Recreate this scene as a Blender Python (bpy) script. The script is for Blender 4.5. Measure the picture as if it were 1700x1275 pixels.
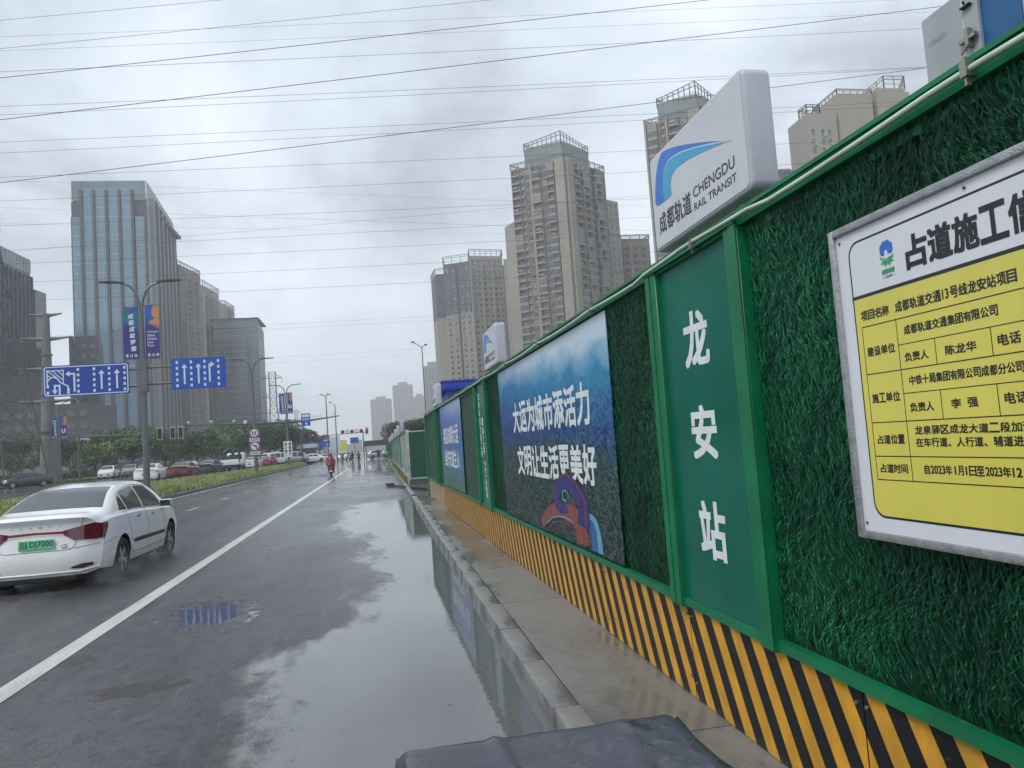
import bpy, bmesh, math, random
import numpy as np
from mathutils import Vector, Matrix
rad = math.radians
sc = bpy.context.scene
for o in list(bpy.data.objects): bpy.data.objects.remove(o)
random.seed(7); RN = np.random.RandomState(11)
# ------------------------------------------------------------------ camera
CAMZ = 1.7
def cam_axes(yaw, pitch, roll):
    f = Vector((math.sin(yaw)*math.cos(pitch), math.cos(yaw)*math.cos(pitch), math.sin(pitch)))
    r = Vector((math.cos(yaw), -math.sin(yaw), 0)); u = r.cross(f)
    c, s = math.cos(roll), math.sin(roll)
    return c*r+s*u, -s*r+c*u, f
cd = bpy.data.cameras.new('camera'); cam = bpy.data.objects.new('camera', cd); sc.collection.objects.link(cam)
R_, U_, F_ = cam_axes(rad(10.493), rad(4.2203), rad(-4.0451))
cam.matrix_world = Matrix(((R_.x, U_.x, -F_.x, 0), (R_.y, U_.y, -F_.y, 0), (R_.z, U_.z, -F_.z, CAMZ), (0, 0, 0, 1)))
cd.sensor_fit = 'HORIZONTAL'; cd.sensor_width = 36; cd.lens = 36*1255/1700
cd.clip_start = 0.05; cd.clip_end = 12000
sc.camera = cam
# ------------------------------------------------------------------ world: overcast sky
SUN_EL, SUN_AZ = rad(52), rad(238)        # azimuth measured clockwise from +Y
w = bpy.data.worlds.new('World'); sc.world = w; w.use_nodes = True
nt = w.node_tree; nt.nodes.clear(); N = nt.nodes.new; L = nt.links.new
out = N('ShaderNodeOutputWorld'); mixs = N('ShaderNodeMixShader')
bg1 = N('ShaderNodeBackground'); bg2 = N('ShaderNodeBackground')
sky = N('ShaderNodeTexSky'); sky.sky_type = 'NISHITA'; sky.sun_disc = False
sky.sun_elevation = SUN_EL; sky.sun_rotation = SUN_AZ; sky.dust_density = 3; sky.air_density = 1.5
L(sky.outputs[0], bg1.inputs[0]); bg1.inputs[1].default_value = 0.1
tc = N('ShaderNodeTexCoord')
sep = N('ShaderNodeSeparateXYZ'); L(tc.outputs['Generated'], sep.inputs[0])
# project the direction on a flat cloud deck so that clouds flatten towards the horizon
zc = N('ShaderNodeMath'); zc.operation = 'MAXIMUM'; L(sep.outputs[2], zc.inputs[0]); zc.inputs[1].default_value = 0.0
za = N('ShaderNodeMath'); za.operation = 'ADD'; L(zc.outputs[0], za.inputs[0]); za.inputs[1].default_value = 0.22
dx = N('ShaderNodeMath'); dx.operation = 'DIVIDE'; L(sep.outputs[0], dx.inputs[0]); L(za.outputs[0], dx.inputs[1])
dy = N('ShaderNodeMath'); dy.operation = 'DIVIDE'; L(sep.outputs[1], dy.inputs[0]); L(za.outputs[0], dy.inputs[1])
cb = N('ShaderNodeCombineXYZ'); L(dx.outputs[0], cb.inputs[0]); L(dy.outputs[0], cb.inputs[1])
n1 = N('ShaderNodeTexNoise'); n1.inputs['Scale'].default_value = 1.15; n1.inputs['Detail'].default_value = 8; n1.inputs['Roughness'].default_value = 0.58
n1.inputs['Distortion'].default_value = 0.35
mp = N('ShaderNodeMapping'); mp.inputs['Location'].default_value = (3.4, 1.7, 0); mp.inputs['Scale'].default_value = (1, 0.8, 1)
L(cb.outputs[0], mp.inputs[0]); L(mp.outputs[0], n1.inputs[0])
cr = N('ShaderNodeValToRGB'); L(n1.outputs[0], cr.inputs[0])
e = cr.color_ramp.elements; e[0].position = 0.36; e[0].color = (0.37, 0.415, 0.475, 1)
e[1].position = 0.66; e[1].color = (0.74, 0.81, 0.90, 1)
m = e.new(0.5); m.color = (0.57, 0.635, 0.71, 1)
# brighter, smoother towards the horizon
hr = N('ShaderNodeMapRange'); L(sep.outputs[2], hr.inputs[0]); hr.inputs[1].default_value = 0.0; hr.inputs[2].default_value = 0.33
hr.inputs[3].default_value = 1.0; hr.inputs[4].default_value = 0.0; hr.interpolation_type = 'SMOOTHSTEP'
hm = N('ShaderNodeMath'); hm.operation = 'MULTIPLY'; L(hr.outputs[0], hm.inputs[0]); hm.inputs[1].default_value = 0.75
mx = N('ShaderNodeMix'); mx.data_type = 'RGBA'; L(hm.outputs[0], mx.inputs[0]); L(cr.outputs[0], mx.inputs[6]); mx.inputs[7].default_value = (0.64, 0.71, 0.80, 1)
L(mx.outputs[2], bg2.inputs[0]); bg2.inputs[1].default_value = 1.0
mixs.inputs[0].default_value = 0.93
L(bg1.outputs[0], mixs.inputs[1]); L(bg2.outputs[0], mixs.inputs[2]); L(mixs.outputs[0], out.inputs[0])
# ------------------------------------------------------------------ sun (overcast: weak and very soft)
sl = bpy.data.lights.new('sun', 'SUN'); sl.energy = 1.3; sl.angle = rad(25); sl.color = (1, 0.97, 0.93)
so = bpy.data.objects.new('sun', sl); sc.collection.objects.link(so)
sd = Vector((math.sin(SUN_AZ)*math.cos(SUN_EL), math.cos(SUN_AZ)*math.cos(SUN_EL), math.sin(SUN_EL)))
so.rotation_euler = sd.to_track_quat('Z', 'Y').to_euler(); so.location = (0, 0, 50)
sc.view_settings.view_transform = 'Standard'; sc.view_settings.look = 'None'
sc.view_settings.exposure = 0.5; sc.view_settings.gamma = 1; sc.view_settings.use_curve_mapping = False
sc.render.engine = 'CYCLES'
sc.cycles.use_denoising = True; sc.cycles.denoiser = 'OPENIMAGEDENOISE'
sc.cycles.max_bounces = 6; sc.cycles.diffuse_bounces = 2; sc.cycles.glossy_bounces = 3; sc.cycles.transmission_bounces = 3; sc.cycles.volume_bounces = 4
sc.cycles.transparent_max_bounces = 6
sc.cycles.caustics_reflective = False; sc.cycles.caustics_refractive = False

# ------------------------------------------------------------------ materials
MATS = {}
def mat(name, col, rough=0.6, metal=0.0, var=0.0, vscale=8.0, bump=0.0, bscale=40.0, streak=0.0, spec=0.5, coat=0.0, rvar=0.0, obj=True, col2=None, splash=0.0, scuff=0.0, splash_h=.35):
    """plain principled surface with procedural colour variation, dirt streaks and fine bump"""
    if name in MATS: return MATS[name]
    m = bpy.data.materials.new(name); m.use_nodes = True; t = m.node_tree; b = t.nodes['Principled BSDF']
    b.inputs['Roughness'].default_value = rough; b.inputs['Metallic'].default_value = metal
    b.inputs['Specular IOR Level'].default_value = spec; b.inputs['Coat Weight'].default_value = coat; b.inputs['Coat Roughness'].default_value = 0.06
    c = (*col, 1)
    b.inputs['Base Color'].default_value = c
    tcn = t.nodes.new('ShaderNodeTexCoord'); src = tcn.outputs['Object']
    if var > 0:
        n = t.nodes.new('ShaderNodeTexNoise'); n.inputs['Scale'].default_value = vscale; n.inputs['Detail'].default_value = 5
        t.links.new(src, n.inputs[0])
        r = t.nodes.new('ShaderNodeMapRange'); r.inputs[1].default_value = 0.3; r.inputs[2].default_value = 0.7
        r.inputs[3].default_value = 0; r.inputs[4].default_value = 1; t.links.new(n.outputs[0], r.inputs[0])
        x = t.nodes.new('ShaderNodeMix'); x.data_type = 'RGBA'
        x.inputs[6].default_value = tuple(v*(1-var) for v in col)+(1,)
        x.inputs[7].default_value = (*(col2 or tuple(min(1, v*(1+var)) for v in col)), 1)
        t.links.new(r.outputs[0], x.inputs[0]); last = x.outputs[2]
        if streak > 0:
            mpn = t.nodes.new('ShaderNodeMapping'); mpn.inputs['Scale'].default_value = (9, 9, 0.5); t.links.new(src, mpn.inputs[0])
            n2 = t.nodes.new('ShaderNodeTexNoise'); n2.inputs['Scale'].default_value = 1.3; n2.inputs['Detail'].default_value = 4; t.links.new(mpn.outputs[0], n2.inputs[0])
            r2 = t.nodes.new('ShaderNodeMapRange'); r2.inputs[1].default_value = 0.45; r2.inputs[2].default_value = 0.7; r2.inputs[4].default_value = streak; t.links.new(n2.outputs[0], r2.inputs[0])
            x2 = t.nodes.new('ShaderNodeMix'); x2.data_type = 'RGBA'; t.links.new(r2.outputs[0], x2.inputs[0]); t.links.new(last, x2.inputs[6])
            x2.inputs[7].default_value = (col[0]*.45+.03, col[1]*.45+.03, col[2]*.45+.025, 1); last = x2.outputs[2]
        if scuff > 0:      # pale scratches and chips
            mps = t.nodes.new('ShaderNodeMapping'); mps.inputs['Scale'].default_value = (6, 3, 14); mps.inputs['Rotation'].default_value = (.5, .2, 0); t.links.new(src, mps.inputs[0])
            ns = t.nodes.new('ShaderNodeTexNoise'); ns.inputs['Scale'].default_value = 3.0; ns.inputs['Detail'].default_value = 9; ns.inputs['Roughness'].default_value = .75; t.links.new(mps.outputs[0], ns.inputs[0])
            rs_ = t.nodes.new('ShaderNodeMapRange'); rs_.inputs[1].default_value = .62; rs_.inputs[2].default_value = .68; rs_.inputs[4].default_value = scuff; t.links.new(ns.outputs[0], rs_.inputs[0])
            xs_ = t.nodes.new('ShaderNodeMix'); xs_.data_type = 'RGBA'; t.links.new(rs_.outputs[0], xs_.inputs[0]); t.links.new(last, xs_.inputs[6]); xs_.inputs[7].default_value = (.30, .29, .26, 1); last = xs_.outputs[2]
        if splash > 0:     # mud splashed up from the ground
            sx_ = t.nodes.new('ShaderNodeSeparateXYZ'); t.links.new(src, sx_.inputs[0])
            ng = t.nodes.new('ShaderNodeTexNoise'); ng.inputs['Scale'].default_value = 26; ng.inputs['Detail'].default_value = 7; ng.inputs['Roughness'].default_value = .8; t.links.new(src, ng.inputs[0])
            ad = t.nodes.new('ShaderNodeMath'); ad.operation = 'MULTIPLY_ADD'; t.links.new(ng.outputs[0], ad.inputs[0]); ad.inputs[1].default_value = -splash_h*1.6; t.links.new(sx_.outputs[2], ad.inputs[2])
            rg = t.nodes.new('ShaderNodeMapRange'); rg.inputs[1].default_value = splash_h*.25; rg.inputs[2].default_value = -splash_h*.55; rg.inputs[3].default_value = 0; rg.inputs[4].default_value = splash; t.links.new(ad.outputs[0], rg.inputs[0])
            xg = t.nodes.new('ShaderNodeMix'); xg.data_type = 'RGBA'; t.links.new(rg.outputs[0], xg.inputs[0]); t.links.new(last, xg.inputs[6]); xg.inputs[7].default_value = (.16, .14, .11, 1); last = xg.outputs[2]
        t.links.new(last, b.inputs['Base Color'])
        if rvar > 0:
            r3 = t.nodes.new('ShaderNodeMapRange'); r3.inputs[1].default_value = 0.3; r3.inputs[2].default_value = 0.7
            r3.inputs[3].default_value = max(0.02, rough-rvar); r3.inputs[4].default_value = rough+rvar
            t.links.new(n.outputs[0], r3.inputs[0]); t.links.new(r3.outputs[0], b.inputs['Roughness'])
    if bump > 0:
        n = t.nodes.new('ShaderNodeTexNoise'); n.inputs['Scale'].default_value = bscale; n.inputs['Detail'].default_value = 4; t.links.new(src, n.inputs[0])
        bp = t.nodes.new('ShaderNodeBump'); bp.inputs['Strength'].default_value = bump; bp.inputs['Distance'].default_value = 0.01
        t.links.new(n.outputs[0], bp.inputs['Height']); t.links.new(bp.outputs[0], b.inputs['Normal'])
    MATS[name] = m; return m

def glossy_glass(name, col, rough=0.05, var=0.3, vs=0.3):
    return mat(name, col, rough=rough, spec=0.9, var=var, vscale=vs)

# ------------------------------------------------------------------ mesh helpers
COL = sc.collection
def T(o, label=None, cat=None, group=None, kind=None):
    if label: o['label'] = label
    if cat: o['category'] = cat
    if group: o['group'] = group
    if kind: o['kind'] = kind
    return o
def thing(name, label, cat, loc=(0, 0, 0), rz=0.0, group=None):
    o = bpy.data.objects.new(name, None); COL.objects.link(o); o.location = loc; o.rotation_euler = (0, 0, rz); o.empty_display_size = 0.2
    return T(o, label, cat, group)
class MB:
    def __init__(s): s.v = []; s.f = []; s.m = []
    def add(s, vs, fs, mi=0):
        b = len(s.v); s.v.extend([tuple(p) for p in vs]); s.f.extend([tuple(b+i for i in f) for f in fs]); s.m.extend([mi]*len(fs)); return s
    def box(s, x0, x1, y0, y1, z0, z1, mi=0, M=None):
        vs = [(x, y, z) for x in (x0, x1) for y in (y0, y1) for z in (z0, z1)]
        if M is not None: vs = [M @ Vector(p) for p in vs]
        return s.add(vs, [(0, 1, 3, 2), (4, 6, 7, 5), (0, 4, 5, 1), (2, 3, 7, 6), (0, 2, 6, 4), (1, 5, 7, 3)], mi)
    def quad(s, a, b, c, d, mi=0): return s.add([a, b, c, d], [(0, 1, 2, 3)], mi)
    def tube(s, pts, r, n=8, mi=0, caps=True):
        pts = [Vector(p) for p in pts]; k = len(pts)
        rs = r if isinstance(r, (list, tuple)) else [r]*k
        base = len(s.v); up = None
        for i, p in enumerate(pts):
            d = (pts[min(i+1, k-1)]-pts[max(i-1, 0)]).normalized()
            if up is None:
                a = Vector((0, 0, 1)) if abs(d.z) < 0.9 else Vector((1, 0, 0))
                u = d.cross(a).normalized()
            else:
                u = (up - d*up.dot(d)); u = u.normalized() if u.length > 1e-6 else d.orthogonal().normalized()
            up = u; v = d.cross(u)
            for j in range(n):
                a = 2*math.pi*j/n; q = p+(u*math.cos(a)+v*math.sin(a))*rs[i]; s.v.append(tuple(q))
        for i in range(k-1):
            for j in range(n):
                j2 = (j+1) % n
                s.f.append((base+i*n+j, base+i*n+j2, base+(i+1)*n+j2, base+(i+1)*n+j)); s.m.append(mi)
        if caps:
            s.f.append(tuple(base+j for j in range(n))[::-1]); s.m.append(mi)
            s.f.append(tuple(base+(k-1)*n+j for j in range(n))); s.m.append(mi)
        return s
    def prism(s, poly, d0, d1, M, mi=0):
        """poly: 2D points; extruded along local z from d0 to d1, then placed by M"""
        n = len(poly); vs = [M @ Vector((x, y, d)) for d in (d0, d1) for x, y in poly]
        s.add(vs, [tuple(range(n))[::-1], tuple(range(n, 2*n))]+[(i, (i+1) % n, n+(i+1) % n, n+i) for i in range(n)], mi); return s
    def flat(s, poly, M, d=0, mi=0):
        s.add([M @ Vector((x, y, d)) for x, y in poly], [tuple(range(len(poly)))], mi); return s
    def mesh(s, name, mats, smooth=False):
        me = bpy.data.meshes.new(name); me.from_pydata(s.v, [], s.f)
        for m_ in (mats if isinstance(mats, (list, tuple)) else [mats]): me.materials.append(m_)
        if any(s.m): me.polygons.foreach_set('material_index', s.m)
        if smooth:
            me.polygons.foreach_set('use_smooth', [True]*len(me.polygons))
            if smooth != 'all': sharp(me, rad(38))
        me.update(); return me
    def build(s, name, mats, parent=None, smooth=False, kind=None):
        return ob(name, s.mesh(name, mats, smooth), parent, kind)
def sharp(me, ang):
    bm = bmesh.new(); bm.from_mesh(me)
    bmesh.ops.recalc_face_normals(bm, faces=bm.faces)
    for ed in bm.edges:
        if len(ed.link_faces) == 2 and ed.calc_face_angle(0) > ang: ed.smooth = False
    bm.to_mesh(me); bm.free()
def ob(name, me, parent=None, kind=None, loc=None, rot=None):
    o = bpy.data.objects.new(name, me); COL.objects.link(o)
    if parent is not None: o.parent = parent
    if kind: o['kind'] = kind
    if loc is not None: o.location = loc
    if rot is not None: o.rotation_euler = rot
    return o
def copy_tree(o, parent=None):
    c = o.copy(); COL.objects.link(c); c.parent = parent
    for ch in o.children: copy_tree(ch, c)
    return c
def bevel(me, w_, seg=2, ang=30):
    bm = bmesh.new(); bm.from_mesh(me); bmesh.ops.remove_doubles(bm, verts=bm.verts, dist=1e-5)
    ed = [e_ for e_ in bm.edges if len(e_.link_faces) == 2 and e_.calc_face_angle(0) > rad(ang)]
    bmesh.ops.bevel(bm, geom=ed, offset=w_, segments=seg, affect='EDGES', profile=0.5)
    for f in bm.faces: f.smooth = True
    for ed in bm.edges:
        if len(ed.link_faces) == 2 and ed.calc_face_angle(0) > rad(40): ed.smooth = False
    bm.to_mesh(me); bm.free(); return me
def frameM(o, r, u):
    """matrix whose x runs along r, y along u, z towards the viewer's side r x u"""
    r = Vector(r).normalized(); u = Vector(u).normalized(); n = r.cross(u); o = Vector(o)
    return Matrix(((r.x, u.x, n.x, o.x), (r.y, u.y, n.y, o.y), (r.z, u.z, n.z, o.z), (0, 0, 0, 1)))
# text -> flat mesh data fitted in a box (x0,y0,x1,y1)
_TX = {}
def text_geo(s, bold=0.0, shear=0.0):
    k = (s, bold, shear)
    if k in _TX: return _TX[k]
    c = bpy.data.curves.new('t', 'FONT'); c.body = s; c.shear = shear; c.resolution_u = 3; c.fill_mode = 'FRONT'
    o = bpy.data.objects.new('t', c); COL.objects.link(o)
    dg = bpy.context.evaluated_depsgraph_get(); me = bpy.data.meshes.new_from_object(o.evaluated_get(dg))
    v = np.array([p.co[:2] for p in me.vertices]); f = [tuple(p.vertices) for p in me.polygons]
    bpy.data.objects.remove(o); bpy.data.curves.remove(c); bpy.data.meshes.remove(me)
    _TX[k] = (v, f); return v, f
def put_text(mb, s, x0, y0, x1, y1, M, d=0.0, mi=0, bold=0.0, shear=0.0):
    v, f = text_geo(s, 0, shear)
    lo, hi = v.min(0), v.max(0); sx, sy = (x1-x0)/(hi[0]-lo[0]), (y1-y0)/(hi[1]-lo[1])
    e = bold*1.1*min(abs(sx), abs(sy)) if s.isascii() else bold*1.25*min(abs(sx), abs(sy))
    for k, (ox, oy) in enumerate(((0, 0),) if not bold else ((0, 0), (e, e), (-e, e), (e, -e), (-e, -e), (e, 0), (-e, 0))):
        mb.add([M @ Vector((x0+(p[0]-lo[0])*sx+ox, y0+(p[1]-lo[1])*sy+oy, d+k*6e-5)) for p in v], f, mi)
def put_chars(mb, s, x0, y0, x1, y1, M, vertical=False, **k):
    """every character in a cell of its own, evenly spaced"""
    n = len(s)
    for i, c in enumerate(s):
        if c == ' ': continue
        if vertical:
            h = (y1-y0)/n; put_text(mb, c, x0, y1-(i+1)*h+h*.08, x1, y1-i*h-h*.08, M, **k)
        else:
            w_ = (x1-x0)/n
            if c == '、': put_text(mb, c, x0+i*w_+w_*.05, y0, x0+i*w_+w_*.35, y0+(y1-y0)*.3, M, **k); continue
            put_text(mb, c, x0+i*w_+w_*.05, y0, x0+(i+1)*w_-w_*.05, y1, M, **k)
def pchip(xs, ys):
    xs = np.array(xs, float); ys = np.array(ys, float); h = np.diff(xs); d = np.diff(ys)/h
    mslope = np.zeros(len(xs)); mslope[0] = d[0]; mslope[-1] = d[-1]
    for i in range(1, len(xs)-1):
        mslope[i] = 0 if d[i-1]*d[i] <= 0 else 2*d[i-1]*d[i]/(d[i-1]+d[i])
    def f(x):
        x = min(max(x, xs[0]), xs[-1]); i = min(int(np.searchsorted(xs, x, 'right'))-1, len(h)-1)
        t_ = (x-xs[i])/h[i]; t2 = t_*t_; t3 = t2*t_
        return float((2*t3-3*t2+1)*ys[i]+(t3-2*t2+t_)*h[i]*mslope[i]+(-2*t3+3*t2)*ys[i+1]+(t3-t2)*h[i]*mslope[i+1])
    return f
# ================================================================== SETTING
def nd(t, typ, **k):
    n = t.nodes.new(typ)
    for a, b in k.items():
        if a == 'op': n.operation = b
        elif a == 'ins':
            for i, v in b.items():
                if hasattr(v, 'links') or isinstance(v, bpy.types.NodeSocket): t.links.new(v, n.inputs[i])
                else: n.inputs[i].default_value = v
        else: setattr(n, a, b)
    return n
def mth(t, op, a, b=0.0, c=None, clamp=False):
    i = {0: a, 1: b}
    if c is not None: i[2] = c
    return nd(t, 'ShaderNodeMath', op=op, ins=i, use_clamp=clamp).outputs[0]
def sstep(t, x, a, b, lo=0.0, hi=1.0):
    return nd(t, 'ShaderNodeMapRange', interpolation_type='SMOOTHSTEP', ins={0: x, 1: a, 2: b, 3: lo, 4: hi}).outputs[0]
def noise(t, vec, scale, det=4, rough=0.5, dist=0.0):
    return nd(t, 'ShaderNodeTexNoise', ins={0: vec, 'Scale': scale, 'Detail': det, 'Roughness': rough, 'Distortion': dist}).outputs[0]
def mapped(t, vec, s, loc=(0, 0, 0)):
    return nd(t, 'ShaderNodeMapping', ins={0: vec, 'Scale': s, 'Location': loc}).outputs[0]
def cmix(t, f, a, b):
    n = t.nodes.new('ShaderNodeMix'); n.data_type = 'RGBA'
    for i, v in ((0, f), (6, a), (7, b)):
        if isinstance(v, bpy.types.NodeSocket): t.links.new(v, n.inputs[i])
        else: n.inputs[i].default_value = v if i == 0 else (*v, 1)
    return n.outputs[2]
def fmix(t, f, a, b):
    n = t.nodes.new('ShaderNodeMix'); n.data_type = 'FLOAT'
    for i, v in ((0, f), (2, a), (3, b)):
        if isinstance(v, bpy.types.NodeSocket): t.links.new(v, n.inputs[i])
        else: n.inputs[i].default_value = v
    return n.outputs[0]
def newmat(name):
    m = bpy.data.materials.new(name); m.use_nodes = True; MATS[name] = m
    return m, m.node_tree, m.node_tree.nodes['Principled BSDF']
# ---- wet asphalt with standing water
def asphalt(name, paint=None):
    m, t, b = newmat(name)
    P = nd(t, 'ShaderNodeTexCoord').outputs['Object']
    sp = nd(t, 'ShaderNodeSeparateXYZ', ins={0: P}); X, Y = sp.outputs[0], sp.outputs[1]
    nA = noise(t, mapped(t, P, (1.5, 0.55, 1)), 1.0, 6, 0.6)
    nA2 = noise(t, mapped(t, P, (1, 1, 1), (5, 3, 0)), 6.0, 4, 0.6)
    # big puddle in the right-hand lane: its left edge as a function of the way along the road
    fc = nd(t, 'ShaderNodeFloatCurve'); cu = fc.mapping.curves[0]
    # value 0..1 stands for x = -3..2
    pts = [(-10, -.9), (3.5, -.55), (5.1, -.75), (6.2, -.9), (7.2, -.75), (8.2, -.3), (10, -.2), (12, -.05), (14, -.25), (16, -.6), (19, -.9), (22.5, -.8), (25.5, -.1), (26.5, 1.2), (30, 1.6)]
    while len(cu.points) < len(pts): cu.points.new(0.5, 0.5)
    for p, (yy, xx) in zip(cu.points, pts): p.location = ((yy+10)/40, (xx+3)/5)
    fc.mapping.update(); t.links.new(mth(t, 'DIVIDE', mth(t, 'ADD', Y, 10.0), 40.0), fc.inputs['Value'])
    xe = mth(t, 'SUBTRACT', mth(t, 'MULTIPLY', fc.outputs[0], 5.0), 3.0)
    d = mth(t, 'SUBTRACT', X, xe)
    d = mth(t, 'ADD', d, mth(t, 'MULTIPLY', mth(t, 'SUBTRACT', nA, 0.5), 2.2))
    d = mth(t, 'ADD', d, mth(t, 'MULTIPLY', mth(t, 'SUBTRACT', nA2, 0.5), 0.5))
    grn = noise(t, P, 60.0, 3, 0.7)
    d = mth(t, 'ADD', d, mth(t, 'MULTIPLY', mth(t, 'SUBTRACT', grn, 0.5), 0.55))
    pud = mth(t, 'MULTIPLY', sstep(t, d, -0.22, 0.25), sstep(t, Y, 27.0, 24.5))
    damp = mth(t, 'MULTIPLY', sstep(t, d, -0.8, 0.1), sstep(t, Y, 27.0, 24.5))
    # small smooth patch further left that mirrors the road signs
    ex = mth(t, 'DIVIDE', mth(t, 'ADD', mth(t, 'ADD', X, mth(t, 'MULTIPLY', mth(t, 'SUBTRACT', Y, 9.2), .18)), 1.95), 0.50); ey = mth(t, 'DIVIDE', mth(t, 'SUBTRACT', Y, 9.2), 0.85)
    e2 = mth(t, 'SQRT', mth(t, 'ADD', mth(t, 'MULTIPLY', ex, ex), mth(t, 'MULTIPLY', ey, ey)))
    e2 = mth(t, 'ADD', e2, mth(t, 'MULTIPLY', mth(t, 'SUBTRACT', nA2, 0.5), 3.2))
    pat = sstep(t, e2, 1.05, 0.8)
    # far away, thin films of water lie across the lanes
    nF = noise(t, mapped(t, P, (0.30, 0.75, 1), (2, 0, 0)), 1.0, 5, 0.62)
    thr = nd(t, 'ShaderNodeMapRange', ins={0: Y, 1: 12.0, 2: 60.0, 3: 0.72, 4: 0.46}).outputs[0]
    side = nd(t, 'ShaderNodeMapRange', ins={0: X, 1: -4.5, 2: -1.5, 3: 0.07, 4: 0.0}).outputs[0]
    thr = mth(t, 'ADD', thr, side)
    df = mth(t, 'SUBTRACT', nF, thr); film = sstep(t, df, -0.03, 0.05)
    mask = mth(t, 'MAXIMUM', mth(t, 'MAXIMUM', pud, pat), film)
    dampf = mth(t, 'MAXIMUM', damp, mask)
    # colours
    big = noise(t, mapped(t, P, (0.5, 0.16, 1)), 1.0, 5, 0.6)
    fine = noise(t, P, 75.0, 4, 0.75); fine2 = noise(t, P, 24.0, 5, 0.75)
    c = cmix(t, sstep(t, big, 0.35, 0.65), (0.040, 0.039, 0.043), (0.088, 0.085, 0.091))
    c = cmix(t, sstep(t, fine, 0.54, 0.66), c, (0.26, 0.255, 0.26))
    c = cmix(t, sstep(t, fine2, 0.46, 0.36), c, (0.015, 0.015, 0.017))
    mot = noise(t, mapped(t, P, (1, .7, 1)), 7.0, 6, .75); mot2 = noise(t, mapped(t, P, (1.4, .35, 1), (4, 9, 0)), 2.2, 6, .7)
    c = cmix(t, mth(t, 'MULTIPLY', sstep(t, mot, .50, .66), .45), c, (0.135, 0.13, 0.135))
    c = cmix(t, mth(t, 'MULTIPLY', sstep(t, mot, .50, .36), .55), c, (0.022, 0.022, 0.024))
    c = cmix(t, mth(t, 'MULTIPLY', sstep(t, mot2, .52, .62), .35), c, (0.03, 0.03, 0.034))
    # wheel tracks polished and darkened by traffic
    for wx in (-4.1, -5.7, -7.6, -9.2):
        g = sstep(t, mth(t, 'ABSOLUTE', mth(t, 'ADD', mth(t, 'SUBTRACT', X, wx), mth(t, 'MULTIPLY', mth(t, 'SUBTRACT', mot2, .5), .9))), .55, .1); c = cmix(t, mth(t, 'MULTIPLY', g, .5), c, (0.028, 0.028, 0.031))
    # mud stains and a broken edge beside the line
    for (sx0, sy0, rx, ry) in ((-2.75, 7.55, .22, .30), (-3.0, 7.2, .12, .2), (-1.9, 6.4, .45, .2), (-2.9, 12.4, .2, 1.1), (-2.85, 9.9, .16, .5)):
        q1 = mth(t, 'DIVIDE', mth(t, 'SUBTRACT', X, sx0), rx); q2 = mth(t, 'DIVIDE', mth(t, 'SUBTRACT', Y, sy0), ry)
        q = mth(t, 'ADD', mth(t, 'SQRT', mth(t, 'ADD', mth(t, 'MULTIPLY', q1, q1), mth(t, 'MULTIPLY', q2, q2))), mth(t, 'MULTIPLY', mth(t, 'SUBTRACT', mot, .5), 3.5))
        c = cmix(t, mth(t, 'MULTIPLY', sstep(t, q, 1.0, .6), .75), c, (0.030, 0.020, 0.015))
    # reddish brown mud stains
    st = noise(t, mapped(t, P, (0.8, 2.5, 1), (9, 4, 0)), 1.2, 5, 0.7)
    c = cmix(t, mth(t, 'MULTIPLY', sstep(t, st, 0.66, 0.74), 0.6), c, (0.07, 0.045, 0.03))
    c = cmix(t, mth(t, 'MAXIMUM', damp, film), c, cmix(t, 0.5, c, (0.045, 0.046, 0.048)))
    c = cmix(t, mth(t, 'MAXIMUM', pud, mth(t, 'MULTIPLY', pat, .4)), c, cmix(t, big, (0.11, 0.115, 0.118), (0.17, 0.172, 0.17)))
    rgh = fmix(t, sstep(t, big, 0.3, 0.7), 0.36, 0.26)
    if paint:
        wear = noise(t, P, 55.0, 4, 0.7); w2 = noise(t, mapped(t, P, (3, 0.6, 1)), 2.0, 4, 0.6)
        pc = cmix(t, sstep(t, w2, 0.4, 0.7), paint, tuple(v*.8 for v in paint))
        c = cmix(t, sstep(t, wear, 0.34, 0.42), (0.12, 0.12, 0.12), pc)
        mask = mth(t, 'MULTIPLY', mask, 0.35)
    t.links.new(c, b.inputs['Base Color'])
    rfar = sstep(t, Y, 10.0, 80.0, 1.0, 0.6)
    rr = mth(t, 'MULTIPLY', rgh, rfar)
    t.links.new(fmix(t, mask, fmix(t, dampf, rr, mth(t, 'MULTIPLY', rr, 0.75)), 0.02), b.inputs['Roughness'])
    b.inputs['Specular IOR Level'].default_value = 0.5; b.inputs['IOR'].default_value = 1.5
    h = mth(t, 'ADD', mth(t, 'MULTIPLY', fine, 0.5), mth(t, 'MULTIPLY', fine2, 0.8))
    bs = mth(t, 'MULTIPLY', mth(t, 'SUBTRACT', 1.0, mask), sstep(t, Y, 30.0, 5.0, 0.12, 1.0))
    b1 = nd(t, 'ShaderNodeBump', ins={'Strength': bs, 'Distance': 0.011, 'Height': h})
    rip = noise(t, mapped(t, P, (2.0, 3.2, 1)), 3.0, 3, 0.5)
    b2 = nd(t, 'ShaderNodeBump', ins={'Strength': 0.035, 'Distance': 0.02, 'Height': rip, 'Normal': b1.outputs[0]})
    t.links.new(b2.outputs[0], b.inputs['Normal'])
    return m
M_ASPH = asphalt('wet_asphalt'); M_LINE = asphalt('road_paint', (0.62, 0.62, 0.58))
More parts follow.
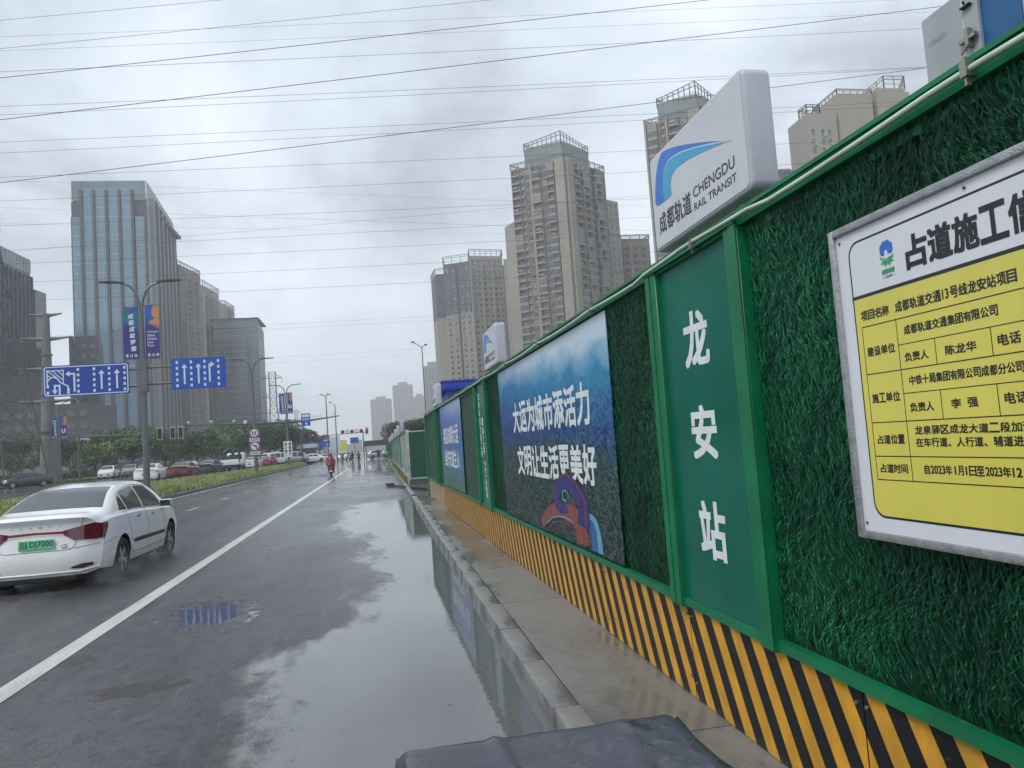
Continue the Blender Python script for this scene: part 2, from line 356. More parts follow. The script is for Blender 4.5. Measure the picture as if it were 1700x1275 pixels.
def concrete(name, c1, c2, r0=0.08, r1=0.5, sc_=1.6, wet=0.5):
    m, t, b = newmat(name); P = nd(t, 'ShaderNodeTexCoord').outputs['Object']
    n1_ = noise(t, mapped(t, P, (1, .45, 1)), sc_, 6, 0.6); n2_ = noise(t, P, 90.0, 4, 0.7); n3_ = noise(t, P, 14.0, 5, 0.65)
    c = cmix(t, sstep(t, n1_, 0.38, 0.62), c1, c2)
    c = cmix(t, mth(t, 'MULTIPLY', sstep(t, n3_, 0.55, 0.7), 0.35), c, tuple(v*.55 for v in c1))
    c = cmix(t, mth(t, 'MULTIPLY', sstep(t, n2_, 0.6, 0.75), 0.5), c, tuple(v*1.5 for v in c2))
    t.links.new(c, b.inputs['Base Color'])
    wm = sstep(t, n1_, wet+.03, wet-.05)
    t.links.new(fmix(t, wm, r1, r0), b.inputs['Roughness'])
    bp = nd(t, 'ShaderNodeBump', ins={'Strength': fmix(t, wm, 0.5, 0.08), 'Distance': 0.004, 'Height': mth(t, 'ADD', n2_, n3_)})
    t.links.new(bp.outputs[0], b.inputs['Normal']); return m
M_WALK = concrete('wet_pavement_concrete', (0.125, 0.125, 0.118), (0.215, 0.215, 0.20), 0.10, 0.42, 1.0, 0.52)
M_KERB = concrete('kerb_granite', (0.12, 0.12, 0.118), (0.235, 0.23, 0.22), 0.12, 0.45, 2.5, 0.5)
M_KERB2 = mat('median_kerb', (0.13, 0.165, 0.155), 0.5, var=0.35, vscale=3, bump=0.3)
M_SOIL = mat('soil', (0.07, 0.065, 0.045), 0.9, var=0.5, vscale=2, col2=(0.05, 0.075, 0.03))
M_TURF = mat('grass_ground', (0.12, 0.15, 0.05), 0.9, var=0.4, vscale=1.2, bump=0.6, bscale=12)

def grid_sheet(name, xs, ys, zf, m, kind='structure', xf=None):
    vs = [((xf(x, y) if xf else x), y, zf(x, y)) for y in ys for x in xs]; n = len(xs)
    fs = [(j*n+i, j*n+i+1, (j+1)*n+i+1, (j+1)*n+i) for j in range(len(ys)-1) for i in range(n-1)]
    return MB().add(vs, fs).build(name, m, kind=kind)
def LZ(y):   # the far carriageway lies 0.38 m higher than the near one and comes down at the junction
    t_ = min(1, max(0, (y-128)/45)); return 0.38*(1-t_*t_*(3-2*t_))
grid_sheet('ground', [-2600, -62, -55, 12, 20, 2600], [-60, 0, 60, 128, 150, 175, 2600], lambda x, y: -0.08, M_SOIL)
grid_sheet('road', [-10.35, -5, 0.2, 1.6], [-30, -5, 3, 10, 20, 40, 80, 130], lambda x, y: 0.0, M_ASPH)
grid_sheet('junction', [-60, -20, 0, 30], [130, 150, 175, 215], lambda x, y: -0.004, M_ASPH)
grid_sheet('road_beyond_junction', [-30, -10, 5], [215, 400, 2500], lambda x, y: -0.002, M_ASPH)
def XB(y): return float(np.interp(y, [0, 20, 40, 64, 95, 120], [-21, -19.3, -16.6, -14.3, -12.6, -11.6]))
ysL = list(range(-10, 131, 10))+[140, 150, 160, 173]
grid_sheet('far_carriageway', [0, .5, 1], ysL, lambda x, y: LZ(y)+0.002, M_ASPH, xf=lambda u, y: -37.9+(XB(y)+37.9)*u)
grid_sheet('verge', [-46, -42, -37.9], ysL, lambda x, y: LZ(y)+0.1 if x > -45 else 0.2, M_TURF)
grid_sheet('service_road', [-90, -70, -46], ysL, lambda x, y: 0.1, M_ASPH)
# lane markings
def LXc(y): return -2.985+0.0031*(y-4)
mb = MB()
ys = [2.5, 6, 10, 15, 20, 30, 40, 55, 78]
for a, b_ in zip(ys, ys[1:]):
    ha, hb = 0.1, 0.1
    mb.quad((LXc(a)-ha, a, .004), (LXc(a)+ha, a, .004), (LXc(b_)+hb, b_, .004), (LXc(b_)-hb, b_, .004))
mb.build('lane_line', M_LINE, kind='structure')
dashes = None
for i in range(17):
    y = 4.6+6.05*i; 
    me = MB().quad((-0.07, 0, 0), (0.07, 0, 0), (0.07, 1.7, 0), (-0.07, 1.7, 0)).mesh('lane_dash', M_LINE) if i == 0 else me
    o = ob('lane_dash', me, kind='structure', loc=(-6.72+0.003*i, y, .004))
mb = MB()
for a in range(0, 120, 20): mb.quad((-9.95, a, .004), (-9.8, a, .004), (-9.8, a+20, .004), (-9.95, a+20, .004))
mb.build('edge_line', M_LINE, kind='structure')
me = MB().quad((-0.07, 0, 0), (0.07, 0, 0), (0.07, 3, 0), (-0.07, 3, 0)).mesh('lane_dash', M_LINE)
for lx in (-21.5, -25, -28.6, -32):
    for k in range(9): ob('lane_dash', me, kind='structure', loc=(lx, 42+k*9, 0.387))
for k in range(12):   # crossing at the junction
    MBq = me if k == 0 else MBq
    o = ob('lane_dash', me, kind='structure', loc=(-9+k*0.9, 131.5, .0045)); o.scale = (3, 1, 1)
# median: mound with kerb stones towards the near road
mb = MB(); ysm = [16+4*i for i in range(27)]
prof = lambda y: [(-10.38, -.05), (-10.38, .13), (-10.5, .2), (-11.0, .38), ((XB(y)-11.4)/2, .52), (XB(y)+.3, .47), (XB(y), .4), (XB(y), -.05)]
vs = [(x, y, z) for y in ysm for x, z in prof(y)]
fs = [(j*8+i, j*8+i+1, (j+1)*8+i+1, (j+1)*8+i) for j in range(len(ysm)-1) for i in range(7)]+[tuple(range(8)), tuple(range((len(ysm)-1)*8, len(ysm)*8))[::-1]]
mb.add(vs, fs); median = mb.build('median', M_TURF, kind='structure')
ks = MB().box(-0.06, 0.06, 0.01, 0.99, -.05, 0.17).mesh('kerb_stone', M_KERB2); bevel(ks, 0.015, 1)
for i in range(103):
    ob('kerb_stone', ks, median, loc=(-10.31, 17+i*1.0, 0.0+random.uniform(-.004, .004)))
# grass on the median and verge
def grass(name, n, fx, fz, h0, h1, m, y0, y1, seed=3, wd=0.02):
    r = np.random.RandomState(seed); V = np.zeros((n, 3, 3))
    y = y0+(y1-y0)*r.rand(n)**1.3; u = r.rand(n)
    x = np.array([fx(uu, yy) for uu, yy in zip(u, y)]); z = np.array([fz(xx, yy) for xx, yy in zip(x, y)])
    h = h0+(h1-h0)*r.rand(n); a = r.rand(n)*6.28; s = wd*(1+y/60)
    V[:, 0] = np.c_[x-np.cos(a)*s, y-np.sin(a)*s, z]; V[:, 1] = np.c_[x+np.cos(a)*s, y+np.sin(a)*s, z]
    V[:, 2] = np.c_[x+r.randn(n)*h*.4, y+r.randn(n)*h*.4, z+h]
    me_ = bpy.data.meshes.new(name); me_.from_pydata(V.reshape(-1, 3).tolist(), [], [(3*i, 3*i+1, 3*i+2) for i in range(n)])
    for mm in (m if isinstance(m, list) else [m]): me_.materials.append(mm)
    if isinstance(m, list): me_.polygons.foreach_set('material_index', r.choice(len(m), n, p=None).astype(np.int32))
    return me_
G1 = mat('grass_blade_yellow', (0.30, 0.34, 0.10), 0.7, var=0.3, vscale=0.7); G2 = mat('grass_blade_green', (0.15, 0.22, 0.06), 0.7, var=0.4, vscale=0.7)
G3 = mat('grass_seed_head', (0.42, 0.38, 0.26), 0.8, var=0.3, vscale=2)
def mz(x, y):
    p = prof(y); return float(np.interp(-x, [-q[0] for q in p[1:7]], [q[1] for q in p[1:7]]))
T(ob('median_grass', grass('median_grass', 60000, lambda u, y: -10.45+(XB(y)+10.5)*u**1.3, mz, .10, .24, [G1, G2, G1, G3], 24, 119)),
  'rough yellow green grass with seed heads covering the raised median', 'grass', kind='stuff')
T(ob('verge_grass', grass('verge_grass', 12000, lambda u, y: -45+7*u, lambda x, y: LZ(y)+.1, .08, .2, [G1, G2], 40, 150, 5, .03)),
  'mown green grass on the far verge beyond the carriageway', 'grass', kind='stuff')
# right-hand kerb and pavement
def KX(y): return 0.93+0.0067*(y-4)
kerb = thing('kerb', None, None); kerb['kind'] = 'structure'
kms = []
for v in range(4):
    b_ = MB().box(0, 0.165, 0.006, 0.984, -.08, 0.12); me = b_.mesh('kerb_stone', M_KERB); bevel(me, 0.012+0.006*(v % 2), 2); kms.append(me)
for i in range(44):
    y = -1.46+i*0.99
    if 24.6 < y < 26.2: continue
    o = ob('kerb_stone', kms[i % 4], kerb, loc=(KX(y)+random.uniform(-.006, .006), y, random.uniform(-.006, .004)-(0.03 if y > 22 else 0)))
    o.rotation_euler = (0, 0, -0.0067+random.uniform(-.006, .006))
b_ = MB()
for i in range(120):
    y = 42.1+i*1.3; b_.box(KX(y), KX(y)+.17, y+.01, y+1.29, -.05, .11)
b_.build('kerb_row', M_KERB, kerb, kind='stuff')
def pav(x, y): return 0.105 if y < 24 else (0.105-(min(y, 26)-24)*0.045)
mb = MB()
yy = [-6.0, 0.35, 3.9, 7.5, 11.2, 14.9, 18.6, 22.3]
pv = thing('pavement', None, None); pv['kind'] = 'structure'
for a, b2 in zip(yy, yy[1:]):
    s_ = MB().box(0, 1, 0, 1, -.1, .105); mbx = MB()
    x0 = KX(a)+.172; x1 = KX(b2)+.172
    vs = [(x0, a+.006, -.1), (2.6, a+.006, -.1), (2.6, b2-.006, -.1), (x1, b2-.006, -.1), (x0, a+.006, .105), (2.6, a+.006, .105), (2.6, b2-.006, .105), (x1, b2-.006, .105)]
    mbx.add(vs, [(3, 2, 1, 0), (4, 5, 6, 7), (0, 1, 5, 4), (1, 2, 6, 5), (2, 3, 7, 6), (3, 0, 4, 7)]); mbx.build('paving_slab', M_WALK, pv)
grid_sheet('site_entrance', [1.05, 1.7, 3, 14], [22.3, 24, 25, 26, 36], lambda x, y: 0.10 if y < 23 else (0.05 if y < 24.5 else 0.012), M_ASPH)
grid_sheet('site_ground', [2.6, 30, 60], [-30, 22.3, 36, 130], lambda x, y: 0.02, mat('site_mud', (0.09, 0.075, 0.055), 0.6, var=0.4, vscale=1.5))
grid_sheet('roadside_strip', [1.6, 2.2, 2.6], [36, 60, 130], lambda x, y: 0.1, M_SOIL)

# grit, leaves and scraps washed against the kerb
r = np.random.RandomState(21); V = []; F = []
for i in range(420):
    y = 3.2+26*r.rand()**1.4; x = KX(y)-.03-abs(r.randn())*(.9 if i % 3 else .12) if i % 5 else KX(y)+.25+r.rand()*.5; z = .005 if x < KX(y) else .109
    s_ = .004+.010*r.rand()**3; a = r.rand()*6.28; b = len(V); c_, d_ = math.cos(a)*s_, math.sin(a)*s_; e = s_*(.4+.4*r.rand())
    V += [(x-c_, y-d_, z), (x+d_*e/s_, y-c_*e/s_, z+.002), (x+c_, y+d_, z+.001), (x-d_*e/s_, y+c_*e/s_, z+.0035)]; F.append((b, b+1, b+2, b+3))
me = bpy.data.meshes.new('road_litter'); me.from_pydata(V, [], F)
for m_ in (mat('wet_leaf_brown', (.05, .03, .015), .4), mat('grit', (.10, .095, .085), .8), mat('leaf_scrap_yellow', (.16, .12, .03), .5)): me.materials.append(m_)
me.polygons.foreach_set('material_index', r.choice(3, len(F), p=[.45, .45, .1]).astype(np.int32))
T(ob('road_litter', me), 'scattered wet leaves and grit along the kerb and pavement', 'litter', kind='stuff')
# ================================================================== HOARDING
FX0, FSL = 1.795, -0.0078
def FX(y): return FX0+FSL*(y-4)
GRN = mat('hoarding_green_steel', (0.004, 0.165, 0.065), 0.36, spec=.35, scuff=.35, var=0.22, vscale=3, streak=0.35, bump=0.08, bscale=25, rvar=.08)
GRN_D = mat('hoarding_teal_sheet', (0.001, 0.135, 0.088), 0.22, spec=.4, scuff=.12, var=0.15, vscale=1.5, streak=0.25, rvar=.06)
PIPE = mat('pale_pvc_pipe', (0.50, 0.62, 0.52), 0.35, var=0.15, vscale=5)
WHITE = mat('white_paint', (0.78, 0.79, 0.80), 0.3, var=0.05, vscale=2)
WTXT = mat('white_vinyl', (0.74, 0.80, 0.80), 0.4, var=0.08, vscale=9)
YEL = mat('hazard_yellow', (0.66, 0.33, 0.03), 0.4, var=0.18, vscale=6, streak=0.35, bump=0.1, spec=.35, scuff=.4, splash=.6, splash_h=.14)
BLK = mat('hazard_black', (0.010, 0.011, 0.012), 0.35, var=0.3, vscale=6, bump=0.1, spec=.25, scuff=.3, splash=.5, splash_h=.14)
ALU = mat('galvanised_frame', (0.42, 0.43, 0.43), 0.35, metal=0.7, var=0.2, vscale=30, bump=0.5, bscale=160)
BOLT = mat('bolt_steel', (0.35, 0.33, 0.28), 0.4, metal=0.8)
H = thing('construction_hoarding', 'long green steel construction hoarding with hazard striped base and turf covering along the pavement', 'fence', (FX0, 4, 0), -FSL*1.0)
# local frame of the hoarding: y along the road (0 at Y=4), x towards the site
def hy(y): return y-4
def WM(d=0.0):   # flat things on the road side: x of the matrix runs towards the camera (-Y), y up
    return frameM((-d, 0, 0), (0, -1, 0), (0, 0, 1))
def WP(y, z): return (-(y-4), z)
TURFB = mat('turf_backing', (0.004, 0.024, 0.012), 0.6, spec=.2, var=0.5, vscale=14, bump=0.4, bscale=60)
TB1 = mat('turf_blade_dark', (0.003, 0.055, 0.024), 0.45, spec=.3, var=0.4, vscale=2.5)
TB2 = mat('turf_blade_mid', (0.005, 0.12, 0.050), 0.42, spec=.3, var=0.35, vscale=2.5)
TB3 = mat('turf_blade_light', (0.02, 0.22, 0.105), 0.4, spec=.35, var=0.35, vscale=3)
def turf_blades(y0, y1, z0, z1, dens, seed, ln=0.075, wd=0.0032):
    r = np.random.RandomState(seed); n = int((y1-y0)*(z1-z0)*dens)
    y = y0+(y1-y0)*r.rand(n); z = z0+(z1-z0)*r.rand(n)
    l_ = ln*(.5+.8*r.rand(n)); 
    # clumps lean together, mostly hanging upwards and aside
    ph = np.sin(y*9+np.sin(z*7)*2+seed)+np.sin(z*13+y*5); a = ph*.30+r.randn(n)*.30
    dy, dz = np.sin(a)*l_, np.cos(a)*l_; out_ = .008+.020*r.rand(n); w_ = wd*(.6+.9*r.rand(n))
    x0 = -0.001*np.ones(n)
    P0 = np.c_[x0, y-w_, z]; P1 = np.c_[x0, y+w_, z]
    mx_, my_, mz_ = -out_, y+dy*.55, z+dz*.6
    P2 = np.c_[mx_, my_+w_*.9, mz_]; P3 = np.c_[mx_, my_-w_*.9, mz_]
    tipx = -out_*(.3+.9*r.rand(n)); P4 = np.c_[tipx, np.clip(y+dy*1.15, y0, y1), np.clip(z+dz*(.85+.2*r.rand(n)), z0, z1)]
    V = np.stack([P0, P1, P2, P3, P4], 1); V[:, :, 1] = np.clip(V[:, :, 1], y0, y1); V[:, :, 2] = np.clip(V[:, :, 2], z0, z1)
    F = []
    for i in range(n):
        b = 5*i; F.append((b, b+1, b+2, b+3)); F.append((b+3, b+2, b+4))
    me_ = bpy.data.meshes.new('turf'); me_.from_pydata(V.reshape(-1, 3).tolist(), [], F)
    for mm in (TB1, TB2, TB3): me_.materials.append(mm)
    pat = np.sin(y*3.1+seed)+np.sin(z*4.3+1.7*np.sin(y*2.2))+.5*np.sin(y*11+z*7)     # faded and dark patches
    pr = r.rand(n)+.16*pat; mi = np.repeat(np.where(pr < .48, 0, np.where(pr < .95, 1, 2)), 2).astype(np.int32); me_.polygons.foreach_set('material_index', mi)
    return me_
Z0, Z1 = 0.70, 2.64
def ribbed(y0, y1, z0, z1, mats, name='panel', depth=.022, pitch=.2, x0=0.0):
    mb = MB(); y = y0
    while y < y1-.01:
        ys_ = [y, y+pitch*.5, y+pitch*.58, y+pitch*.92, y+pitch]; xs_ = [x0, x0, x0+depth, x0+depth, x0]
        for a in range(4):
            ya, yb = min(ys_[a], y1), min(ys_[a+1], y1)
            if yb > ya: mb.quad((xs_[a], ya, z0), (xs_[a+1], yb, z0), (xs_[a+1], yb, z1), (xs_[a], ya, z1))
        y += pitch
    return mb.build(name, mats, H)
PRINT_TURF = mat('printed_turf_sheet', (0.012, 0.055, 0.035), 0.4, spec=.3, var=0.6, vscale=40, col2=(0.06, 0.14, 0.09), streak=0.3)
def flat_panel(y0, y1, m=TURFB, name='panel'):
    MB().box(0.0, 0.03, hy(y0)+.003, hy(y1)-.003, Z0, Z1).build(name, m, H)
# bays: near camera -> away
def bay_turf(y0, y1, dens, seed, wd=.0032, ln=.075):
    n = max(1, round((y1-y0)/1.0)); st = (y1-y0)/n
    for i in range(n):
        flat_panel(y0+i*st, y0+(i+1)*st, TURFB, 'turf_panel')
        ob('turf_blades', turf_blades(hy(y0+i*st)+.004, hy(y0+(i+1)*st)-.004, Z0, Z1, dens, seed*10+i, ln, wd), H, 'stuff')
bay_turf(-2.0, 1.0, 1500, 5, .005, .09)
bay_turf(1.0, 3.27, 5200, 1, .0030, .105)
bay_turf(4.49, 11.44, 3300, 2, .0040, .11)
ribbed(hy(12.72), hy(20.0), Z0, Z1, PRINT_TURF)
# rails
MB().box(-.045, .05, hy(-2), hy(24.6), 0.655, 0.70).build('bottom_rail', GRN, H)
MB().box(-.05, .06, hy(-2), hy(24.6), 2.64, 2.70).box(-.062, .062, hy(-2), hy(24.6), 2.695, 2.712).build('top_rail', GRN, H)
MB().box(-.012, 0.0, hy(-2), hy(24.6), 2.60, 2.645).build('flashing', GRN, H)
# concrete footing behind the kick boards
MB().box(0.02, .30, hy(-2), hy(24.6), 0.05, 0.654).build('footing', mat('footing_concrete', (0.3, 0.29, 0.27), 0.8, var=.2), H)
# kick boards with slanted hazard stripes (each board its own piece)
pitch, lean = 0.2235, 0.315
def kick(y0, y1, zb=0.11, zt=0.655):
    mb = MB(); a, b_ = y0+.004, y1-.004; x = -0.018
    mb.box(x+.001, .018, hy(a), hy(b_), zb, zt, 1)
    k = math.floor((a-3.27)/pitch)-1
    while True:
        ys0 = 3.27+k*pitch; k += 1
        if ys0-lean > b_+1: break
        # stripe occupies [s, s+p/2] at top, shifted by -lean at bottom (towards camera)
        poly = [(ys0, zt), (ys0+pitch*.5, zt), (ys0+pitch*.5-lean, zb), (ys0-lean, zb)]
        # clip to the board
        for lim, sgn in ((a, 1), (b_, -1)):
            q = []
            for i in range(len(poly)):
                p, r = poly[i], poly[(i+1) % len(poly)]; ip, ir = (p[0]-lim)*sgn >= 0, (r[0]-lim)*sgn >= 0
                if ip: q.append(p)
                if ip != ir:
                    t_ = (lim-p[0])/(r[0]-p[0]); q.append((lim, p[1]+(r[1]-p[1])*t_))
            poly = q
            if len(poly) < 3: break
        if len(poly) >= 3: mb.add([(x, hy(p[0]), p[1]) for p in poly], [tuple(range(len(poly)))], 0)
    return mb.build('kick_board', [YEL, BLK], H)
edges = [-2, -.4, 1.2, 2.72, 4.33, 6.0, 7.7, 9.4, 11.1, 12.8, 14.5, 16.2, 17.9, 19.6]
for a, b_ in zip(edges, edges[1:]): kick(a, b_)
RUST = mat('bare_footing', (0.34, 0.24, 0.17), 0.6, var=.35, vscale=3, streak=.5)
for a, b_ in ((19.6, 21.3), (21.3, 23.0), (23.0, 24.6)):
    MB().box(-.016, .018, hy(a)+.004, hy(b_)-.004, .1, .654).build('kick_board', RUST, H)
bo = MB(); bo.tube([(0, 0, 0), (-.012, 0, 0)], .008, 6); bm_ = bo.mesh('bolt', BOLT, True)
for e_ in edges[2:10]:
    for z in (.60, .22):
        for d_ in (-.03, .03): ob('bolt', bm_, H, loc=(-.018, hy(e_)+d_, z+random.uniform(-.02, .02)))
# pilasters: two box posts with a sheet between
def pilaster(y0, y1, ft=None):
    MB().box(.002, .03, hy(y0)-.03, hy(y1)+.03, .70, 2.64).build('back_sheet', GRN_D, H)
    pw = .15
    for k, (a, b_) in enumerate(((y0, y0+pw*.9), (y1-pw, y1))):
        me = MB().box(-.062, .0, hy(a), hy(b_), 0.645, 2.66).mesh('post', GRN); bevel(me, .006, 1); ob('post', me, H)
        mb = MB()
        mb.box(-.068, -.061, hy(a)+(.0 if k == 0 else pw*.55), hy(a)+(pw*.45 if k == 0 else pw-.002), 0.652, 2.655); mb.build('post_fold', GRN, H)
    MB().box(-.028, -.002, hy(y0+pw*.9)+.002, hy(y1-pw)-.002, .70, 2.64).build('name_sheet', GRN_D, H)
    MB().box(-.075, -.05, hy(y0)-.0, hy(y1), 2.655, 2.70).build('post_cap', GRN, H)
pilaster(3.28, 4.48); pilaster(11.45, 12.7); pilaster(20.0, 20.85)
MB().box(-.05, .02, hy(24.35), hy(24.62), .1, 2.66).build('post', GRN, H)
# text on the pilasters
M = WM(.030)
for ch, z0, z1 in (('龙', 2.04, 2.335), ('安', 1.53, 1.81), ('站', .985, 1.285)):
    mb = MB(); put_text(mb, ch, *WP(4.04, z0), *WP(3.74, z1), M, bold=.022); mb.build('character', WTXT, H)
mb = MB()
put_chars(mb, '成都轨道交通工程', *WP(12.36, 1.45), *WP(12.24, 2.5), M, vertical=True, bold=.02)
put_chars(mb, '一期工程', *WP(12.1, 1.5), *WP(11.98, 2.1), M, vertical=True, bold=.02)
put_chars(mb, '中铁十局集团', *WP(12.1, .8), *WP(11.98, 1.4), M, vertical=True, bold=.02)
mb.build('lettering', WTXT, H)
mb = MB(); put_chars(mb, '龙安站', *WP(20.5, 1.2), *WP(20.3, 2.2), WM(.03), vertical=True, bold=.02); mb.build('lettering', WTXT, H)
# vertical seams of the plain bay panels beyond the third pilaster
ribbed(hy(20.87), hy(24.34), Z0, Z1, PRINT_TURF)
# water pipe clipped along the top
pp = []; y = -2.0
while y < 24.6:
    ph = (y % 1.9)/1.9; sag = 4*ph*(1-ph); pp.append((-.075, hy(y), 2.672-.018*sag+ (.018 if 3.1 < y < 4.6 else 0))); y += .19
MB().tube(pp, .0105, 6).build('water_pipe', PIPE, H, smooth='all')
cl = MB(); cl.box(-.092, -.058, -.012, .012, -.02, .025).box(-.085, -.07, -.004, .004, -.045, .04); cm = cl.mesh('pipe_clip', BOLT)
for k in range(14): ob('pipe_clip', cm, H, loc=(0, hy(-2+.03+1.9*k), 2.668))
# ---- printed posters
def print_mat(name, ramp, y0, y1, z0, z1, seed, contrast=.5):
    m, t, b = newmat(name); P = nd(t, 'ShaderNodeTexCoord').outputs['Object']
    sp = nd(t, 'ShaderNodeSeparateXYZ', ins={0: P})
    u = nd(t, 'ShaderNodeMapRange', ins={0: sp.outputs[1], 1: y0, 2: y1}).outputs[0]
    v = nd(t, 'ShaderNodeMapRange', ins={0: sp.outputs[2], 1: z0, 2: z1}).outputs[0]
    n = noise(t, mapped(t, P, (1, 1, 2), (seed, 0, 0)), 2.2, 6, .6, .6)
    v2 = mth(t, 'ADD', mth(t, 'ADD', v, mth(t, 'MULTIPLY', mth(t, 'SUBTRACT', n, .5), .22)), mth(t, 'MULTIPLY', mth(t, 'SUBTRACT', u, .5), -.10))
    r = nd(t, 'ShaderNodeValToRGB'); t.links.new(v2, r.inputs[0]); e_ = r.color_ramp.elements
    e_[0].position, e_[0].color = ramp[0][0], (*ramp[0][1], 1); e_[1].position, e_[1].color = ramp[-1][0], (*ramp[-1][1], 1)
    for p, c in ramp[1:-1]: q = e_.new(p); q.color = (*c, 1)
    n2 = noise(t, mapped(t, P, (1, 1, 2.2), (seed, 3, 0)), 7.0, 10, .8, 1.2)
    n3 = noise(t, mapped(t, P, (1, 1, 1.4), (seed, 7, 0)), 3.2, 8, .7, 2.5)
    lines = mth(t, 'MULTIPLY', sstep(t, mth(t, 'ABSOLUTE', mth(t, 'SUBTRACT', n3, .5)), .012, .0), sstep(t, v, .80, .66))
    hgt = sstep(t, v, .92, .6)
    c = cmix(t, mth(t, 'MULTIPLY', sstep(t, n2, .52, .66), mth(t, 'MULTIPLY', hgt, sstep(t, v, .1, .6, contrast*.35, contrast))), r.outputs[0], (0.16, 0.40, 0.42))
    c = cmix(t, mth(t, 'MULTIPLY', sstep(t, n2, .50, .38), mth(t, 'MULTIPLY', hgt, contrast*1.3)), c, (0.003, 0.010, 0.014))
    c = cmix(t, mth(t, 'MULTIPLY', lines, .55), c, (0.45, 0.62, 0.62))
    # violet tint towards the far left, teal towards the near side
    c = cmix(t, mth(t, 'MULTIPLY', sstep(t, u, .35, 1.0), mth(t, 'MULTIPLY', sstep(t, v, .3, .6), .35)), c, (0.03, 0.06, 0.26))
    t.links.new(c, b.inputs['Base Color']); b.inputs['Roughness'].default_value = .42; b.inputs['Specular IOR Level'].default_value = .22; return m
P1 = print_mat('aerial_city_print', [(0, (.008, .020, .016)), (.34, (.008, .030, .024)), (.46, (.008, .045, .055)), (.56, (.006, .05, .20)), (.70, (.012, .13, .34)), (.82, (.04, .26, .46)), (.90, (.26, .46, .62)), (.97, (.55, .66, .74))],
               hy(5.42), hy(10.28), .72, 2.62, 1.3)
P2 = print_mat('second_city_print', [(0, (.08, .14, .06)), (.2, (.06, .16, .20)), (.4, (.08, .18, .38)), (.65, (.08, .15, .42)), (.85, (.16, .24, .52)), (1, (.34, .46, .62))],
               hy(14.9), hy(19.9), .72, 2.62, 5.3)
def poster(y0, y1, m, x=-.034, z0=.715, z1=2.625):
    return MB().box(x, x+.006, hy(y0), hy(y1), z0, z1).build('poster', m, H)
pa = poster(5.42, 10.28, P1); M = WM(.0365)
for s_, ya, za, yb_, zb_ in (('大运为城市添活力', 9.38, 1.79, 5.98, 2.14), ('文明让生活更美好', 9.26, 1.285, 5.92, 1.61)):
    for i, ch in enumerate(s_):
        w_ = (ya-yb_)/8; mb = MB(); put_text(mb, ch, *WP(ya-i*w_-w_*.05, za), *WP(ya-(i+1)*w_+w_*.05, zb_), M, bold=.022); mb.build('character', WTXT, pa)
pb = poster(14.9, 19.2, P2, -.03); mb = MB(); M = WM(.0325)
put_chars(mb, '喜迎成都大运', *WP(18.6, 1.72), *WP(15.5, 2.10), M, bold=.02)
put_chars(mb, '当好东道主人', *WP(18.6, 1.20), *WP(15.5, 1.56), M, bold=.02)
mb.build('lettering', WTXT, pb)
# abstract ribbon-like figure at the foot of the first poster, built of flat printed shapes
cols = [mat('print_violet', (.035, .035, .16), .35, spec=.25, var=.35, vscale=12), mat('print_magenta', (.26, .03, .08), .35, spec=.25, var=.2, vscale=10), mat('print_rust', (.22, .07, .055), .4, var=.55, vscale=45),
        mat('print_blue', (.03, .13, .34), .35, spec=.25, var=.3, vscale=10), mat('print_sky', (.12, .34, .46), .35, var=.2, vscale=10)]
def spl(pts, n=10):
    pts = [Vector((*p, 0)) for p in pts]; k = len(pts); o = []
    for i in range(k):
        a, b_, c_, d_ = pts[(i-1) % k], pts[i], pts[(i+1) % k], pts[(i+2) % k]
        for j in range(n):
            t_ = j/n; o.append(.5*((2*b_)+(-a+c_)*t_+(2*a-5*b_+4*c_-d_)*t_*t_+(-a+3*b_-3*c_+d_)*t_**3))
    return [(p.x, p.y) for p in o]
mb = MB(); M = WM(.0355)
def shp(pts, d, mi):
    p = spl([WP(*q) for q in pts]); p = [(x, max(y, .722)) for x, y in p]
    bm = bmesh.new(); vs = [bm.verts.new((x, y, 0)) for x, y in p]; es = [bm.edges.new((vs[i], vs[(i+1) % len(vs)])) for i in range(len(vs))]
    r = bmesh.ops.triangle_fill(bm, edges=es, use_beauty=True); bm.verts.index_update()
    mb.add([M @ Vector((v.co.x, v.co.y, d)) for v in bm.verts], [tuple(v.index for v in f.verts) for f in bm.faces], mi); bm.free()
def ribbon(pts, w0, w1, d, mi, kx=1.9):
    ts = list(range(len(pts))); fx = pchip(ts, [p[0] for p in pts]); fy = pchip(ts, [p[1] for p in pts]); n = 7*(len(pts)-1); L0 = L1 = None
    for i in range(n+1):
        t_ = i/7; x, y = fx(t_), fy(t_); dx_, dy_ = fx(t_+.02)-fx(t_-.02), fy(t_+.02)-fy(t_-.02); l = math.hypot(dx_/kx, dy_) or 1
        w_ = (w0+(w1-w0)*i/n)/2; ox, oy = -dy_/l*w_*kx, dx_/l/kx*w_
        A_ = WP(x+ox, max(.724, y+oy)); B_ = WP(x-ox, max(.724, y-oy))
        if L0: mb.quad(M @ Vector((*L0, d)), M @ Vector((*L1, d)), M @ Vector((*B_, d)), M @ Vector((*A_, d)), mi)
        L0, L1 = A_, B_
ribbon([(6.28, 1.02), (6.12, .99), (6.02, .88), (5.99, .73)], .05, .07, .0006, 4)
ribbon([(6.30, .95), (6.16, .90), (6.10, .82), (6.10, .73)], .10, .14, .0004, 3)
ribbon([(8.12, .77), (7.7, .93), (7.2, .985), (6.8, .97), (6.55, .87), (6.52, .74)], .10, .22, .0008, 2)
ribbon([(8.15, .80), (7.7, .99), (7.2, 1.06), (6.8, 1.06), (6.48, .97), (6.42, .74)], .015, .03, .0012, 1)
